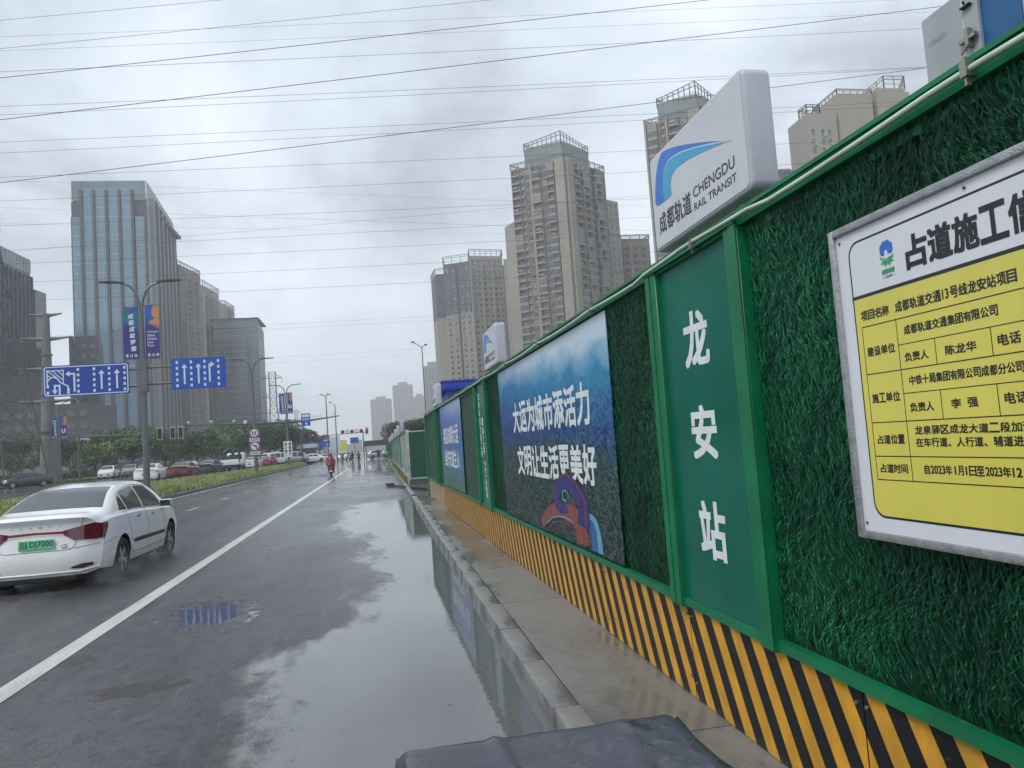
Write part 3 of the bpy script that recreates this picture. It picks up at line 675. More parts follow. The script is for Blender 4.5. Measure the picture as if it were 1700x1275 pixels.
ribbon([(6.44, .90), (6.42, 1.06), (6.62, 1.20), (6.95, 1.275), (7.25, 1.21), (7.38, 1.10), (7.22, 1.01), (6.98, 1.03)], .20, .10, .0016, 0)
ribbon([(6.36, .92), (6.34, 1.09), (6.58, 1.25), (6.95, 1.34), (7.34, 1.26), (7.50, 1.11), (7.40, .98)], .018, .012, .0020, 1)
ribbon([(6.98, 1.09), (7.10, 1.10), (7.12, 1.16), (7.0, 1.19), (6.90, 1.15), (6.93, 1.11)], .022, .012, .0024, 4)
ribbon([(7.9, .80), (7.5, .90), (7.1, .93), (6.8, .91)], .012, .012, .0014, 4)
ribbon([(7.8, .76), (7.5, .85), (7.1, .88), (6.8, .85), (6.66, .75)], .012, .012, .0014, 1)
mb.build('printed_ribbon', cols, pa)
# ================================================================== INFORMATION BOARD
BZ = thing('information_board', 'framed white and yellow notice board with construction details hanging on the turf hoarding', 'notice board', (FX(2.1), 2.1, 0), -FSL)
def by(y): return y-2.1
bx = -.062
frame = []
by0, by1, bz0, bz1 = 1.10, 2.555, 1.255, 2.395
ft = .028
for nm, a, b_, c_, d_ in (('v', by1-ft, by1, bz0, bz1), ('v', by0, by0+ft, bz0, bz1), ('h', by0+ft, by1-ft, bz1-ft, bz1), ('h', by0+ft, by1-ft, bz0, bz0+ft)):
    me = MB().box(bx-.018, bx+.02, by(a), by(b_), c_, d_).mesh('frame_bar', ALU); bevel(me, .004, 2); ob('frame_bar', me, BZ)
BWH = mat('board_white', (0.70, 0.72, 0.76), 0.22, var=.05, vscale=3); BYE = mat('board_yellow', (0.70, 0.63, 0.11), 0.25, var=.08, vscale=2); BBK = mat('board_black', (0.012, 0.014, 0.018), .3)
MB().box(bx-.004, bx+.012, by(by0+ft), by(by1-ft), bz0+ft, bz1-ft).build('face_sheet', BWH, BZ)
BM = frameM((bx-.0046, 0, 0), (0, -1, 0), (0, 0, 1))
def bp(y, z): return (-(y-2.1), z)
def rrect(x0, y0, x1, y1, r, n=6):
    o = []
    for cx, cy, a0 in ((x1-r, y1-r, 0), (x0+r, y1-r, 90), (x0+r, y0+r, 180), (x1-r, y0+r, 270)):
        for i in range(n+1):
            a = rad(a0+90*i/n); o.append((cx+r*math.cos(a), cy+r*math.sin(a)))
    return o
X0, X1 = -(2.462-2.1), -(1.19-2.1)
ZT, ZS, ZB = 2.325, 2.128, 1.335
mb = MB(); mb.flat(rrect(X0, ZB, X1, ZT, .055), BM, .0002); mb.build('black_border', BBK, BZ)
mb = MB(); mb.flat(rrect(X0+.008, ZB+.008, X1-.008, ZT-.008, .049), BM, .0006)
mb.build('upper_field', BWH, BZ)
r_ = rrect(X0+.008, ZB+.008, X1-.008, ZT-.008, .049); yl = [p for p in r_ if p[1] < 2.1]
lowp = [(X1-.008, ZS-.012), (X0+.008, ZS-.012)]+yl
mb = MB(); mb.flat(lowp, BM, .0010); mb.build('yellow_field', BYE, BZ)
mb = MB(); D_ = .0014
def rule(x0, z0, x1, z1): mb.flat([(x0, z0), (x1, z0), (x1, z1), (x0, z1)], BM, D_)
rule(X0, ZS-.012, X1, ZS)
gx0 = -(2.425-2.1); c1 = -(2.248-2.1); c2 = -(2.083-2.1); c3 = -(1.865-2.1); gx1_ = X1-.06
rows = [2.012, 1.842, 1.670, 1.552, 1.470]
for z in rows: rule(gx0, z-.0018, gx1_, z+.0018)
for z in (1.925, 1.762): rule(c1, z-.0015, gx1_, z+.0015)
c4 = -(1.73-2.1)
for x, za, zb_ in ((gx0, 1.47, 2.012), (c1, 1.47, 2.012), (c2, 1.842, 1.925), (c3, 1.842, 1.925), (c2, 1.670, 1.762), (c3, 1.670, 1.762), (c4, 1.842, 1.925), (c4, 1.67, 1.762), (gx1_, 1.47, 2.012)):
    rule(x-.0016, za, x+.0016, zb_)
mb.build('table_rules', BBK, BZ)
mb = MB()
def bt(s, ya, za, yb, zb_, bold=.018): put_chars(mb, s, *bp(ya, za), *bp(yb, zb_), BM, d=.0018, bold=bold)
bt('占道施工信息公示牌', 2.17, 2.165, 1.25, 2.268, .03)
bt('项目名称', 2.424, 2.035, 2.275, 2.068); bt('成都轨道交通', 2.245, 2.035, 2.035, 2.07)
put_text(mb, '13', *bp(2.03, 2.038), *bp(2.005, 2.068), BM, d=.0018, bold=.02); bt('号线龙安站项目', 2.0, 2.035, 1.755, 2.07)
bt('建设单位', 2.41, 1.905, 2.265, 1.937); bt('施工单位', 2.41, 1.74, 2.265, 1.772)
bt('占道位置', 2.405, 1.596, 2.265, 1.626); bt('占道时间', 2.405, 1.496, 2.265, 1.526)
bt('成都轨道交通集团有限公司', 2.215, 1.955, 1.83, 1.985); bt('负责人', 2.225, 1.866, 2.115, 1.895); bt('陈龙华', 2.045, 1.866, 1.92, 1.895); bt('电话', 1.845, 1.868, 1.765, 1.9)
bt('中铁十局集团有限公司成都分公司', 2.215, 1.788, 1.765, 1.817); bt('负责人', 2.225, 1.70, 2.115, 1.729); bt('李', 2.045, 1.702, 2.002, 1.73); bt('强', 1.98, 1.702, 1.937, 1.73); bt('电话', 1.845, 1.704, 1.765, 1.735)
bt('龙泉驿区成龙大道二段加油站', 2.215, 1.625, 1.72, 1.652); bt('在车行道、人行道、辅道进行临时占道', 2.215, 1.585, 1.62, 1.613)
bt('自', 2.19, 1.497, 2.165, 1.526); put_text(mb, '2023', *bp(2.16, 1.499), *bp(2.10, 1.524), BM, d=.0018, bold=.02); bt('年', 2.098, 1.497, 2.07, 1.526)
put_text(mb, '1', *bp(2.060, 1.499), *bp(2.055, 1.524), BM, d=.0018, bold=.008); bt('月', 2.048, 1.497, 2.024, 1.526); put_text(mb, '1', *bp(2.016, 1.499), *bp(2.011, 1.524), BM, d=.0018, bold=.008)
bt('日至', 2.004, 1.497, 1.944, 1.526); put_text(mb, '2023', *bp(1.94, 1.499), *bp(1.882, 1.524), BM, d=.0018, bold=.02); bt('年', 1.88, 1.497, 1.85, 1.526)
put_text(mb, '12', *bp(1.845, 1.499), *bp(1.815, 1.524), BM, d=.0018, bold=.02); bt('月', 1.81, 1.497, 1.785, 1.526)
mb.build('lettering', BBK, BZ)
# city management emblem: blue bloom over green leaves
EB = mat('emblem_blue', (.02, .17, .55), .3); EG = mat('emblem_green', (.03, .35, .12), .3); EL = mat('emblem_leaf', (.22, .5, .14), .3)
mb = MB(); ex_, ez_ = -(2.258-2.1), 2.245
for k in range(6):
    a = rad(-20+44*k); mb.flat([(ex_+math.cos(a)*.020+.0145*math.cos(rad(30*j)), ez_+.012+math.sin(a)*.016+.0145*math.sin(rad(30*j))) for j in range(12)], BM, .0014+.00005*k, 0)
mb.flat([(ex_-.016, ez_+.018), (ex_+.016, ez_+.018), (ex_+.02, ez_-.004), (ex_-.02, ez_-.004)], BM, .0018, 0)
for s in (-1, 1):
    mb.flat([(ex_+s*.003, ez_-.020), (ex_+s*.036, ez_-.012), (ex_+s*.024, ez_-.028), (ex_+s*.034, ez_-.036), (ex_+s*.016, ez_-.036), (ex_+s*.010, ez_-.048), (ex_, ez_-.036)][::s], BM, .0018, 1)
mb.flat([(ex_-.036, ez_-.002), (ex_-.022, ez_-.016), (ex_-.004, ez_-.024), (ex_-.024, ez_-.028)], BM, .0021, 2)
mb.flat([(ex_+.008*math.cos(a_)-.001, ez_-.003+.012*math.sin(a_)) for a_ in [rad(30*i) for i in range(12)]], BM, .0021, 3)
mb.flat([(ex_-.012, ez_-.010), (ex_+.004, ez_-.004), (ex_+.018, ez_-.016), (ex_-.004, ez_-.022)], BM, .0024, 3)
put_chars(mb, '成都城管', ex_-.032, ez_-.072, ex_+.032, ez_-.055, BM, d=.0018, bold=.03, mi=1)
put_text(mb, '— CDUM —', ex_-.034, ez_-.086, ex_+.034, ez_-.078, BM, d=.0018, bold=.01, mi=4)
mb.build('emblem', [EB, EG, EL, BWH, BBK], BZ)
sc_m = MB(); sc_m.tube([(bx-.004, 0, 0), (bx-.008, 0, 0)], .005, 8); sm_ = sc_m.mesh('screw', BLK, True)
for y, z in ((2.505, 2.34), (2.51, 1.31), (1.9, 2.345)): ob('screw', sm_, BZ, loc=(0, by(y), z))

# ================================================================== LIGHT BOXES
LBW = mat('light_box_white', (0.60, 0.62, 0.66), 0.25, var=.06, vscale=2, streak=.08); LB1 = mat('logo_blue', (.015, .17, .60), .3); LB2 = mat('logo_cyan', (.03, .36, .62), .3); LBT = mat('logo_text', (.02, .025, .03), .3)
LBE = mat('light_box_shaded_edge', (0.46, 0.47, 0.52), 0.3, var=.06)  # darker copy of the white: shade on the end faces put into the colour
def light_box(y0, y1, z0, z1, label, detail=True):
    t_ = thing('light_box_sign', label, 'sign', (FX((y0+y1)/2)+.13, (y0+y1)/2, 2.712), -FSL, 'rail transit light boxes standing on the hoarding')
    hw = (y1-y0)/2; h0, h1 = z0-2.712, z1-2.712
    r = rrect(-hw, h0, hw, h1, .045, 5)
    M = frameM((0, 0, 0), (0, -1, 0), (0, 0, 1))
    mb = MB(); mb.prism(r, -.075, .075, M); me = mb.mesh('casing', LBE); bevel(me, .018, 3, 50); ob('casing', me, t_)
    r2 = rrect(-hw+.022, h0+.022, hw-.022, h1-.022, .03, 5)
    mb = MB(); mb.prism(r2, .073, .0785, M); mb.build('face_sheet', LBW, t_)
    for s in (-.62, .62): MB().box(-.02, .02, s*hw*1.0-.025, s*hw+.025, -.002, h0+.01).build('bracket', ALU, t_)
    M2 = frameM((-.0795, 0, 0), (0, -1, 0), (0, 0, 1)); W_, H_ = 2*hw, h1-h0
    def q(u, v): return (-hw+u*W_, h0+v*H_)
    mb = MB()
    low = [(.055, .60), (.085, .50), (.155, .50), (.20, .555), (.165, .60)]
    outer = [(.055, .60), (.09, .76), (.15, .885), (.22, .955), (.32, .96), (.45, .93), (.62, .86), (.87, .70)]
    # logo as a ribbon between an outer and inner curve
    O = [(.05, .47), (.075, .60), (.115, .74), (.17, .86), (.25, .93), (.36, .90), (.52, .82), (.86, .62)]
    I = [(.165, .36), (.155, .43), (.175, .56), (.225, .66), (.31, .70), (.42, .70), (.56, .68), (.86, .62)]
    Mi = [(.115, .40), (.125, .50), (.155, .66), (.21, .77), (.30, .83), (.40, .80), (.54, .75), (.86, .62)]
    O = [(.05, .52), (.06, .62), (.085, .76), (.13, .89), (.19, .945), (.30, .90), (.50, .775), (.87, .50)]
    I = [(.26, .47), (.25, .52), (.255, .58), (.28, .64), (.33, .668), (.42, .66), (.58, .615), (.87, .50)]
    Mi = [(.17, .46), (.16, .56), (.17, .66), (.20, .76), (.26, .81), (.36, .79), (.52, .715), (.87, .50)]
    def sm(c):
        xs_ = [p[0] for p in c]; ts = list(range(len(c))); fx = pchip(ts, xs_); fy = pchip(ts, [p[1] for p in c])
        return [(fx(i*.25), fy(i*.25)) for i in range(4*(len(c)-1)+1)]
    O, I, Mi = sm(O), sm(I), sm(Mi)
    for i in range(len(O)-1):
        mb.flat([q(*O[i]), q(*Mi[i]), q(*Mi[i+1]), q(*O[i+1])], M2, .0005, 0 if i < 17 else 0)
        mb.flat([q(*Mi[i]), q(*I[i]), q(*I[i+1]), q(*Mi[i+1])], M2, .0005, 1)
    mb.flat([q(.05, .52), q(.056, .485), q(.09, .462), q(.17, .455), q(.17, .46)], M2, .0004, 0)
    mb.flat([q(.17, .461), q(.17, .452), q(.22, .455), q(.26, .47)], M2, .0004, 1)
    for i in range(3, len(Mi)-1):
        a, b_ = Mi[i], Mi[i+1]; mb.flat([q(a[0], a[1]-.006), q(b_[0], b_[1]-.006), q(b_[0], b_[1]+.006), q(a[0], a[1]+.006)], M2, .001, 2)
    mb.build('logo', [LB1, LB2, LBW], t_)
    mb = MB(); put_chars(mb, '成都轨道', *q(.075, .16), *q(.465, .36), M2, d=.0005, bold=.012)
    put_text(mb, 'CHENGDU', *q(.49, .265), *q(.885, .36), M2, d=.0005, bold=.004)
    put_text(mb, 'RAIL TRANSIT', *q(.49, .145), *q(.89, .215), M2, d=.0005, bold=.004)
    mb.build('lettering', LBT, t_)
    return t_
light_box(3.29, 4.54, 2.825, 3.44, 'large white rail transit light box on the hoarding above the green station name panel')
light_box(10.75, 11.95, 2.82, 3.42, 'white rail transit light box in front of the tall grey tower on the second pilaster')
light_box(20.9, 22.1, 2.80, 3.40, 'white rail transit light box beside the blue cabin roof near the hoarding end')
# ================================================================== CABINET behind the near hoarding
CB = thing('steel_cabinet', 'tall grey white steel cabinet with a blue corner strip and latch behind the hoarding', 'cabinet', (2.02, 1.4, 0), 0)
CG = mat('cabinet_grey', (0.40, 0.43, 0.45), 0.35, var=.1, vscale=2, streak=.25); CBL = mat('cabinet_blue', (0.01, 0.10, 0.27), .35, var=.15)
for nm, a, b_, m_ in (('door', .72, .91, CG), ('side_panel', .26, .50, CG), ('side_panel', -1.2, .26, CG)):
    me = MB().box(0, .05, a+.002, b_-.002, .1, 3.10).mesh(nm, m_); bevel(me, .004, 1); ob(nm, me, CB)
MB().box(.012, .06, .56+.0, .66, .1, 3.10).build('corner_strip', CBL, CB)
MB().box(.002, .06, .66, .72, .1, 3.10).build('door_frame', CG, CB); MB().box(.002, .06, .50, .56, .1, 3.10).build('door_frame', CBL, CB)
MB().box(.052, 1.2, -1.2, .905, .1, 3.095).build('carcass', CG, CB)
lt = MB().box(-.02, 0, .69, .705, 2.89, 2.955).box(-.018, -.004, .665, .735, 2.915, 2.928).tube([(-.02, .69, 2.9), (-.03, .715, 2.87)], .004, 6); lt.build('latch', BOLT, CB)
MB().box(-.012, 0, .68, .72, 3.03, 3.036).tube([(-.01, .7, 3.04), (-.014, .7, 3.05)], .004, 6).build('hinge_pin', BLK, CB)
mb = MB(); put_text(mb, 'CHENGDU', -.885, 2.985, -.80, 3.005, frameM((-.0006, 0, 0), (0, -1, 0), (0, 0, 1))); mb.build('faint_print', mat('faint_grey', (.25, .27, .3), .5), CB)
# ================================================================== VEHICLES
PWH = mat('car_white', (0.80, 0.81, 0.80), 0.16, coat=.6, var=.03, vscale=2, spec=.5, splash=.22, splash_h=.5); PRD = mat('car_dark_red', (0.13, 0.012, 0.015), 0.2, coat=.6)
PDK = mat('car_dark_grey', (0.035, 0.037, 0.045), 0.2, coat=.6, metal=.2); PGR = mat('car_grey', (0.22, 0.23, 0.23), 0.25, coat=.5); PBK = mat('car_black', (0.012, 0.013, 0.016), 0.18, coat=.6)
PRE = mat('car_red', (0.33, 0.02, 0.02), 0.22, coat=.5); PSI = mat('car_silver', (0.42, 0.44, 0.46), 0.25, metal=.5, coat=.4)
GLS = mat('tinted_car_glass', (0.012, 0.015, 0.018), 0.04, spec=.8); GLS2 = mat('car_rear_glass', (0.045, 0.055, 0.062), 0.10, spec=.8)
TYR = mat('tyre_rubber', (0.018, 0.018, 0.019), 0.7, bump=.3, bscale=80); RIM = mat('rim_alloy', (0.42, 0.43, 0.45), 0.25, metal=.8); RIMD = mat('rim_dark', (0.03, 0.03, 0.033), 0.35)
TLR = mat('tail_light_red', (0.10, 0.004, 0.010), 0.08, coat=1.0, var=.3, vscale=14); TLB = mat('tail_light_bright', (0.30, 0.012, 0.02), 0.1, coat=1.0); CHR = mat('chrome', (.6, .61, .62), .12, metal=.9)
PLS = mat('black_plastic', (0.02, 0.02, 0.021), 0.45); HLG = mat('head_light_glass', (.6, .65, .68), .08, coat=1.0)
SEAM = mat('panel_gap', (0.03, 0.03, 0.03), 0.7); PGN = mat('plate_green', (0.10, 0.48, 0.24), .3); PBL = mat('plate_blue', (0.02, .06, .22), .3)
def wheel_mesh(R, w_, spokes, res):
    ty = MB(); n = res
    prof_ = [(R*.70, -w_/2), (R*.93, -w_/2), (R, -w_*.36), (R, w_*.36), (R*.93, w_/2), (R*.70, w_/2)]
    vs = []; fs = []
    for i in range(n):
        a = 2*math.pi*i/n
        for r_, x in prof_: vs.append((x, r_*math.cos(a), r_*math.sin(a)))
    k = len(prof_)
    for i in range(n):
        for j in range(k-1): fs.append((i*k+j, i*k+j+1, ((i+1) % n)*k+j+1, ((i+1) % n)*k+j))
    ty.add(vs, fs); t_ = ty.mesh('tyre', TYR, True)
    rm = MB()
    for x in (w_*.42,):   # outer lip
        ring = []
        for i in range(n):
            a = 2*math.pi*i/n
            for r_, xx in ((R*.71, x), (R*.66, x), (R*.64, x-.05), (R*.64, -x)): ring.append((xx, r_*math.cos(a), r_*math.sin(a)))
        rm.add(ring, [(i*4+j, i*4+j+1, ((i+1) % n)*4+j+1, ((i+1) % n)*4+j) for i in range(n) for j in range(3)], 0)
    rm.add([(-.02+.0, R*.64*math.cos(2*math.pi*i/n), R*.64*math.sin(2*math.pi*i/n)) for i in range(n)], [tuple(range(n))], 1)
    for s in range(spokes):
        a = 2*math.pi*s/spokes; c, s_ = math.cos(a), math.sin(a)
        def P(r_, o, x): return (x, r_*c-o*s_, r_*s_+o*c)
        a0, a1 = R*.10, R*.655
        q = [P(a0, -R*.075, w_*.36), P(a0, R*.075, w_*.36), P(a1, R*.13, w_*.40), P(a1, R*.03, w_*.40), P(a1, -R*.03, w_*.40), P(a1, -R*.13, w_*.40)]
        qb = [(x-.03, y, z) for x, y, z in q]
        m_ = P(R*.38, 0, w_*.36)
        rm.add(q+qb, [(0, 1, 2, 3, 4, 5)]+[(i, i+6, (i+1) % 6+6, (i+1) % 6) for i in range(6)], 0)
    rm.tube([(-.01, 0, 0), (w_*.39, 0, 0)], R*.14, 10, 0)
    r_ = rm.mesh('rim', [RIM, RIMD], False)
    return t_, r_
_WH = {}
def add_wheels(car, spec, hi):
    R = spec['R']; key = (R, hi)
    if key not in _WH: _WH[key] = wheel_mesh(R, .215, 5, 36 if hi else 16)
    tm, rm = _WH[key]
    for y in spec['ax']:
        for s in (-1, 1):
            e_ = ob('wheel', None, car, loc=(s*(spec['W']/2-.125), y, R)); e_.empty_display_size = .1
            t_ = ob('tyre', tm, e_); r_ = ob('rim', rm, e_)
            if s < 0: t_.rotation_euler = (0, 0, math.pi); r_.rotation_euler = (0, 0, math.pi)
            else: e_.rotation_euler = (random.random()*6, 0, 0)
SED = dict(L=4.60, W=1.80, R=.315, ax=(.93, 3.60),
  zr=[(0, 1.04), (.10, 1.085), (.30, 1.085), (.62, 1.13), (.9, 1.235), (1.25, 1.36), (1.7, 1.445), (2.2, 1.485), (2.7, 1.465), (3.1, 1.37), (3.45, 1.22), (3.75, 1.03), (4.1, .955), (4.4, .86), (4.6, .70)],
  zs=[(0, .90), (.5, .96), (1.5, .965), (2.6, .93), (3.6, .89), (4.2, .80), (4.6, .62)], w=[(0, .835), (.25, .875), (.9, .90), (3.6, .90), (4.2, .87), (4.6, .74)],
  zb=[(0, .22), (.5, .19), (3.9, .17), (4.6, .22)], xr=.595, rw=(.66, 1.52), ws=(2.98, 3.66), sw=((1.02, 1.34), (1.40, 2.16), (2.24, 3.22)))
SUV = dict(L=4.6, W=1.88, R=.36, ax=(.85, 3.62),
  zr=[(0, 1.05), (.10, 1.18), (.25, 1.30), (.42, 1.56), (.8, 1.65), (1.8, 1.70), (2.5, 1.67), (2.9, 1.56), (3.3, 1.33), (3.55, 1.16), (4.0, 1.08), (4.4, .97), (4.6, .80)],
  zs=[(0, 1.0), (.5, 1.08), (3.4, 1.02), (4.2, .92), (4.6, .75)], w=[(0, .86), (.3, .92), (.9, .94), (3.7, .94), (4.3, .9), (4.6, .78)],
  zb=[(0, .3), (.5, .26), (4, .26), (4.6, .3)], xr=.64, rw=(.16, .40), ws=(2.75, 3.45), sw=((.75, 1.2), (1.28, 2.05), (2.13, 3.0)))
VAN = dict(L=4.9, W=1.85, R=.33, ax=(.9, 3.75),
  zr=[(0, 1.1), (.05, 1.5), (.14, 1.84), (.5, 1.93), (2.5, 1.97), (3.5, 1.90), (3.9, 1.72), (4.3, 1.38), (4.55, 1.12), (4.8, 1.0), (4.9, .85)],
  zs=[(0, 1.0), (.5, 1.08), (3.8, 1.04), (4.5, .9), (4.9, .75)], w=[(0, .86), (.3, .91), (4.2, .92), (4.9, .78)],
  zb=[(0, .3), (4.9, .3)], xr=.72, rw=(.05, .13), ws=(3.75, 4.4), sw=((.5, 1.5), (1.6, 2.6), (2.75, 3.75)))
NV = 15
class Car:
    def __init__(s, sp):
        s.sp = sp
        for k in ('zr', 'zs', 'w', 'zb'): setattr(s, k, pchip(*zip(*sp[k])))
        s.zmax = max(p[1] for p in sp['zr'])
    def section(s, y):
        zr, zs, w_, zb = s.zr(y), s.zs(y), s.w(y), s.zb(y)
        t = min(1, max(0, (zr-zs-.13)/(s.zmax-zs-.13))); xr = (.86*w_)*(1-t)+s.sp['xr']*t
        zs_ = min(zs, zr-.10)
        p = [(0, zb), (.75*w_, zb), (.94*w_, zb+.05), (.985*w_, zb+.22), (w_, .60*(zs_)+.06), (.992*w_, .80*zs_+.02), (.955*w_, zs_)]
        gb = (.915*w_, zs_+.028); re = (xr, zr-.055+(-.012)*(t))
        if re[1] < gb[1]+.004: re = (re[0], gb[1]+.004)
        p.append(gb)
        for k in (.3, .65, 1.0):
            p.append((gb[0]+(re[0]-gb[0])*k+.022*math.sin(math.pi*k)*t, gb[1]+(re[1]-gb[1])*k))
        zt = zr; p += [(xr*.93, zt-.020-.006*t), (xr*.72, zt-.008), (xr*.38, zt-.002), (0, zt)]
        return p
    def warp(s, x, y, z):
        w_ = s.sp['W']/2; L_ = s.sp['L']; a = min(1, abs(x)/w_)
        if y < .9:
            k = (1-y/.9)**2; o = .26*a**4
            zz = z; o += float(np.interp(zz, [.15, .3, .45, .62, .80, .95, 1.03, 1.10], [.07, .02, .0, .03, .055, .05, .01, .0])) if s.sp is SED else .02*abs(z-.6)
            y = y+o*k
        if y > L_-.9:
            k = ((y-(L_-.9))/.9)**2; y = y-k*(.38*a**3+.04*abs(z-.5))
        return (x, y, z)
    def S(s, y, v, side=1):
        p = s.section(y); v = min(max(v, 0), NV-1); i = min(int(v), NV-2); f = v-i
        x = p[i][0]*(1-f)+p[i+1][0]*f; z = p[i][1]*(1-f)+p[i+1][1]*f
        return Vector(s.warp(side*x, y, z))
    def rear(s, x, z): return Vector(s.warp(x, 0, z))
    def body(s, nst, paint, hi):
        L_ = s.sp['L']; ys = [L_*(.5-.5*math.cos(math.pi*i/(nst-1)))*.35+L_*i/(nst-1)*.65 for i in range(nst)]
        bm = bmesh.new(); rings = []
        for y in ys:
            half = s.section(y)
            ring = [bm.verts.new(s.warp(x, y, z)) for x, z in half]+[bm.verts.new(s.warp(-x, y, z)) for x, z in half[-2:0:-1]]
            rings.append(ring)
        n = len(rings[0])
        for a, b_ in zip(rings, rings[1:]):
            for j in range(n): bm.faces.new((a[j], a[(j+1) % n], b_[(j+1) % n], b_[j]))
        for ring, y, fl in ((rings[0], 0, 0), (rings[-1], L_, 1)):
            half = s.section(y); rows = []
            m_ = 8
            for i in range(1, NV-1):
                x, z = half[i]; row = [ring[i]]
                for k in range(1, m_): row.append(bm.verts.new(s.warp(x*(1-2*k/m_), y, z)))
                row.append(ring[(n-i) % n]); rows.append(row)
            for a, b_ in zip(rows, rows[1:]):
                for k in range(m_):
                    try: bm.faces.new((a[k], a[k+1], b_[k+1], b_[k]))
                    except ValueError: pass
            for row, tip in ((rows[0], ring[0]), (rows[-1], ring[NV-1])):
                for k in range(m_):
                    try: bm.faces.new((row[k], row[k+1], tip))
                    except ValueError: pass
        bmesh.ops.recalc_face_normals(bm, faces=bm.faces)
        me = bpy.data.meshes.new('body'); bm.to_mesh(me); bm.free(); me.materials.append(paint); me.materials.append(PLS)
        # wheel arches cut out of the body
        o = bpy.data.objects.new('tmp', me); COL.objects.link(o)
        cm = MB()
        for y in s.sp['ax']:
            for sd_ in (-1, 1): cm.tube([(sd_*(s.sp['W']/2-.30), y, s.sp['R']+.01), (sd_*(s.sp['W']/2+.2), y, s.sp['R']+.01)], s.sp['R']*1.13, 32 if hi else 14)
        cme = cm.mesh('cut', PLS); bmx = bmesh.new(); bmx.from_mesh(cme); bmesh.ops.recalc_face_normals(bmx, faces=bmx.faces); bmx.to_mesh(cme); bmx.free()
        co = bpy.data.objects.new('cut', cme); COL.objects.link(co)
        md = o.modifiers.new('b', 'BOOLEAN'); md.object = co; md.operation = 'DIFFERENCE'; md.solver = 'EXACT'
        if hasattr(md, 'material_mode'): md.material_mode = 'TRANSFER'
        dg = bpy.context.evaluated_depsgraph_get(); res = bpy.data.meshes.new_from_object(o.evaluated_get(dg))
        bpy.data.objects.remove(o); bpy.data.objects.remove(co)
        res.polygons.foreach_set('use_smooth', [True]*len(res.polygons)); sharp(res, rad(34)); res.name = 'body'
        return res
    def patch(s, cols, side=1, off=.006, nv=6, mirror=False):
        """cols: (y, vlo, vhi); mesh of S offset outwards; mirror: v continues over the centre line"""
        mb = MB(); vs = []
        for y, lo, hi_ in cols:
            for k in range(nv+1):
                v = lo+(hi_-lo)*k/nv
                def PS(yy, vv):
                    return s.S(yy, vv, side) if vv <= NV-1 else s.S(yy, 2*(NV-1)-vv, -side)
                p = PS(y, v); dy = PS(y+.01, v)-PS(y-.01, v); dv = PS(y, v+.05)-PS(y, v-.05)
                nrm = dv.cross(dy) if side > 0 else dy.cross(dv)
                nrm = nrm.normalized() if nrm.length > 1e-9 else Vector((0, 0, 1))
                c = Vector((0, s.sp['L']/2, .7))
                if nrm.dot(p-c) < 0: nrm = -nrm
                vs.append(p+nrm*off)
        m_ = nv+1
        mb.add(vs, [(i*m_+k, (i+1)*m_+k, (i+1)*m_+k+1, i*m_+k+1) for i in range(len(cols)-1) for k in range(nv)]); return mb
def line_on(fn, pts, r, n=5):
    return MB().tube([fn(*p) for p in pts], r, n)
def make_car(name, label, cat, sp, paint, loc, rz, hi=False, plate=PBL, group=None):
    car = thing(name, label, cat, loc, rz, group); C_ = Car(sp)
    ob('body', C_.body(70 if hi else 34, paint, hi), car)
    # glass
    a, b_ = sp['rw']; N_ = 10
    top = NV-1; cols = [(a+(b_-a)*i/N_, 11.1+.25*(i/N_ if sp is SED else 0), 2*top-11.1-.25*(i/N_ if sp is SED else 0)) for i in range(N_+1)]
    C_.patch(cols, nv=16, off=.005).build('rear_window', GLS2 if hi else GLS, car, smooth='all')
    a, b_ = sp['ws']; cols = [(a+(b_-a)*i/N_, 11.2, 2*top-11.2) for i in range(N_+1)]
    C_.patch(cols, nv=12, off=.005).build('windscreen', GLS, car, smooth='all')
    for side in (1, -1):
        for k, (a, b_) in enumerate(sp['sw']):
            cols = []
            for i in range(13):
                y = a+(b_-a)*i/12; lo = 7.25; hi_v = 9.72
                if k == 0:
                    u = i/12; lo = 7.3+(1-u)*.35*(1 if sp is SED else 0); hi_v = 9.6-(1-u)**2*(1.9 if sp is SED else .4)
                if k == 2: hi_v = 9.72
                if k == 2 and y > sp['ws'][0]-.12:   # follow the windscreen pillar
                    u = (y-(sp['ws'][0]-.12))/(b_-(sp['ws'][0]-.12)); hi_v = 9.72-max(0, u)*1.2
                cols.append((y, lo, hi_v))
            C_.patch(cols, side, off=.004, nv=5).build('side_window', GLS, car, smooth='all')
    add_wheels(car, sp, hi)
    # lamps
    for side in (1, -1):
        cols = [(y, 4.9, 5.95) for y in (0.0, .03, .07, .12, .2, .26)]
        C_.patch(cols, side, off=.008, nv=3).build('tail_light', TLR, car, smooth='all')
        cols = [(sp['L']-y, 4.7, 5.9) for y in (.45, .3, .2, .1, .03)]
        C_.patch(cols, side, off=.008, nv=3).build('head_light', HLG, car, smooth='all')
    mz_ = .72 if sp is SED else .8
    if not hi:
        MB().box(-.20, .20, -.018, .03, mz_-.13, mz_-.03).build('number_plate', plate, car)
        MB().box(-.85*sp['W']/2, .85*sp['W']/2, .0, .10, sp['zb'][0][1]-.03, sp['zb'][0][1]+.05).build('rear_apron', PLS, car)
        MB().box(-.5, .5, sp['L']-.14, sp['L']-.012, .42, .60).build('grille', PLS, car)
        for side in (1, -1):
            MB().box(side*(sp['W']/2-.02)-.0, side*(sp['W']/2+.16), sp['sw'][2][1]-.12, sp['sw'][2][1]-.02, sp['zs'][0][1]+.08, sp['zs'][0][1]+.20).build('mirror', paint, car)
    return car, C_
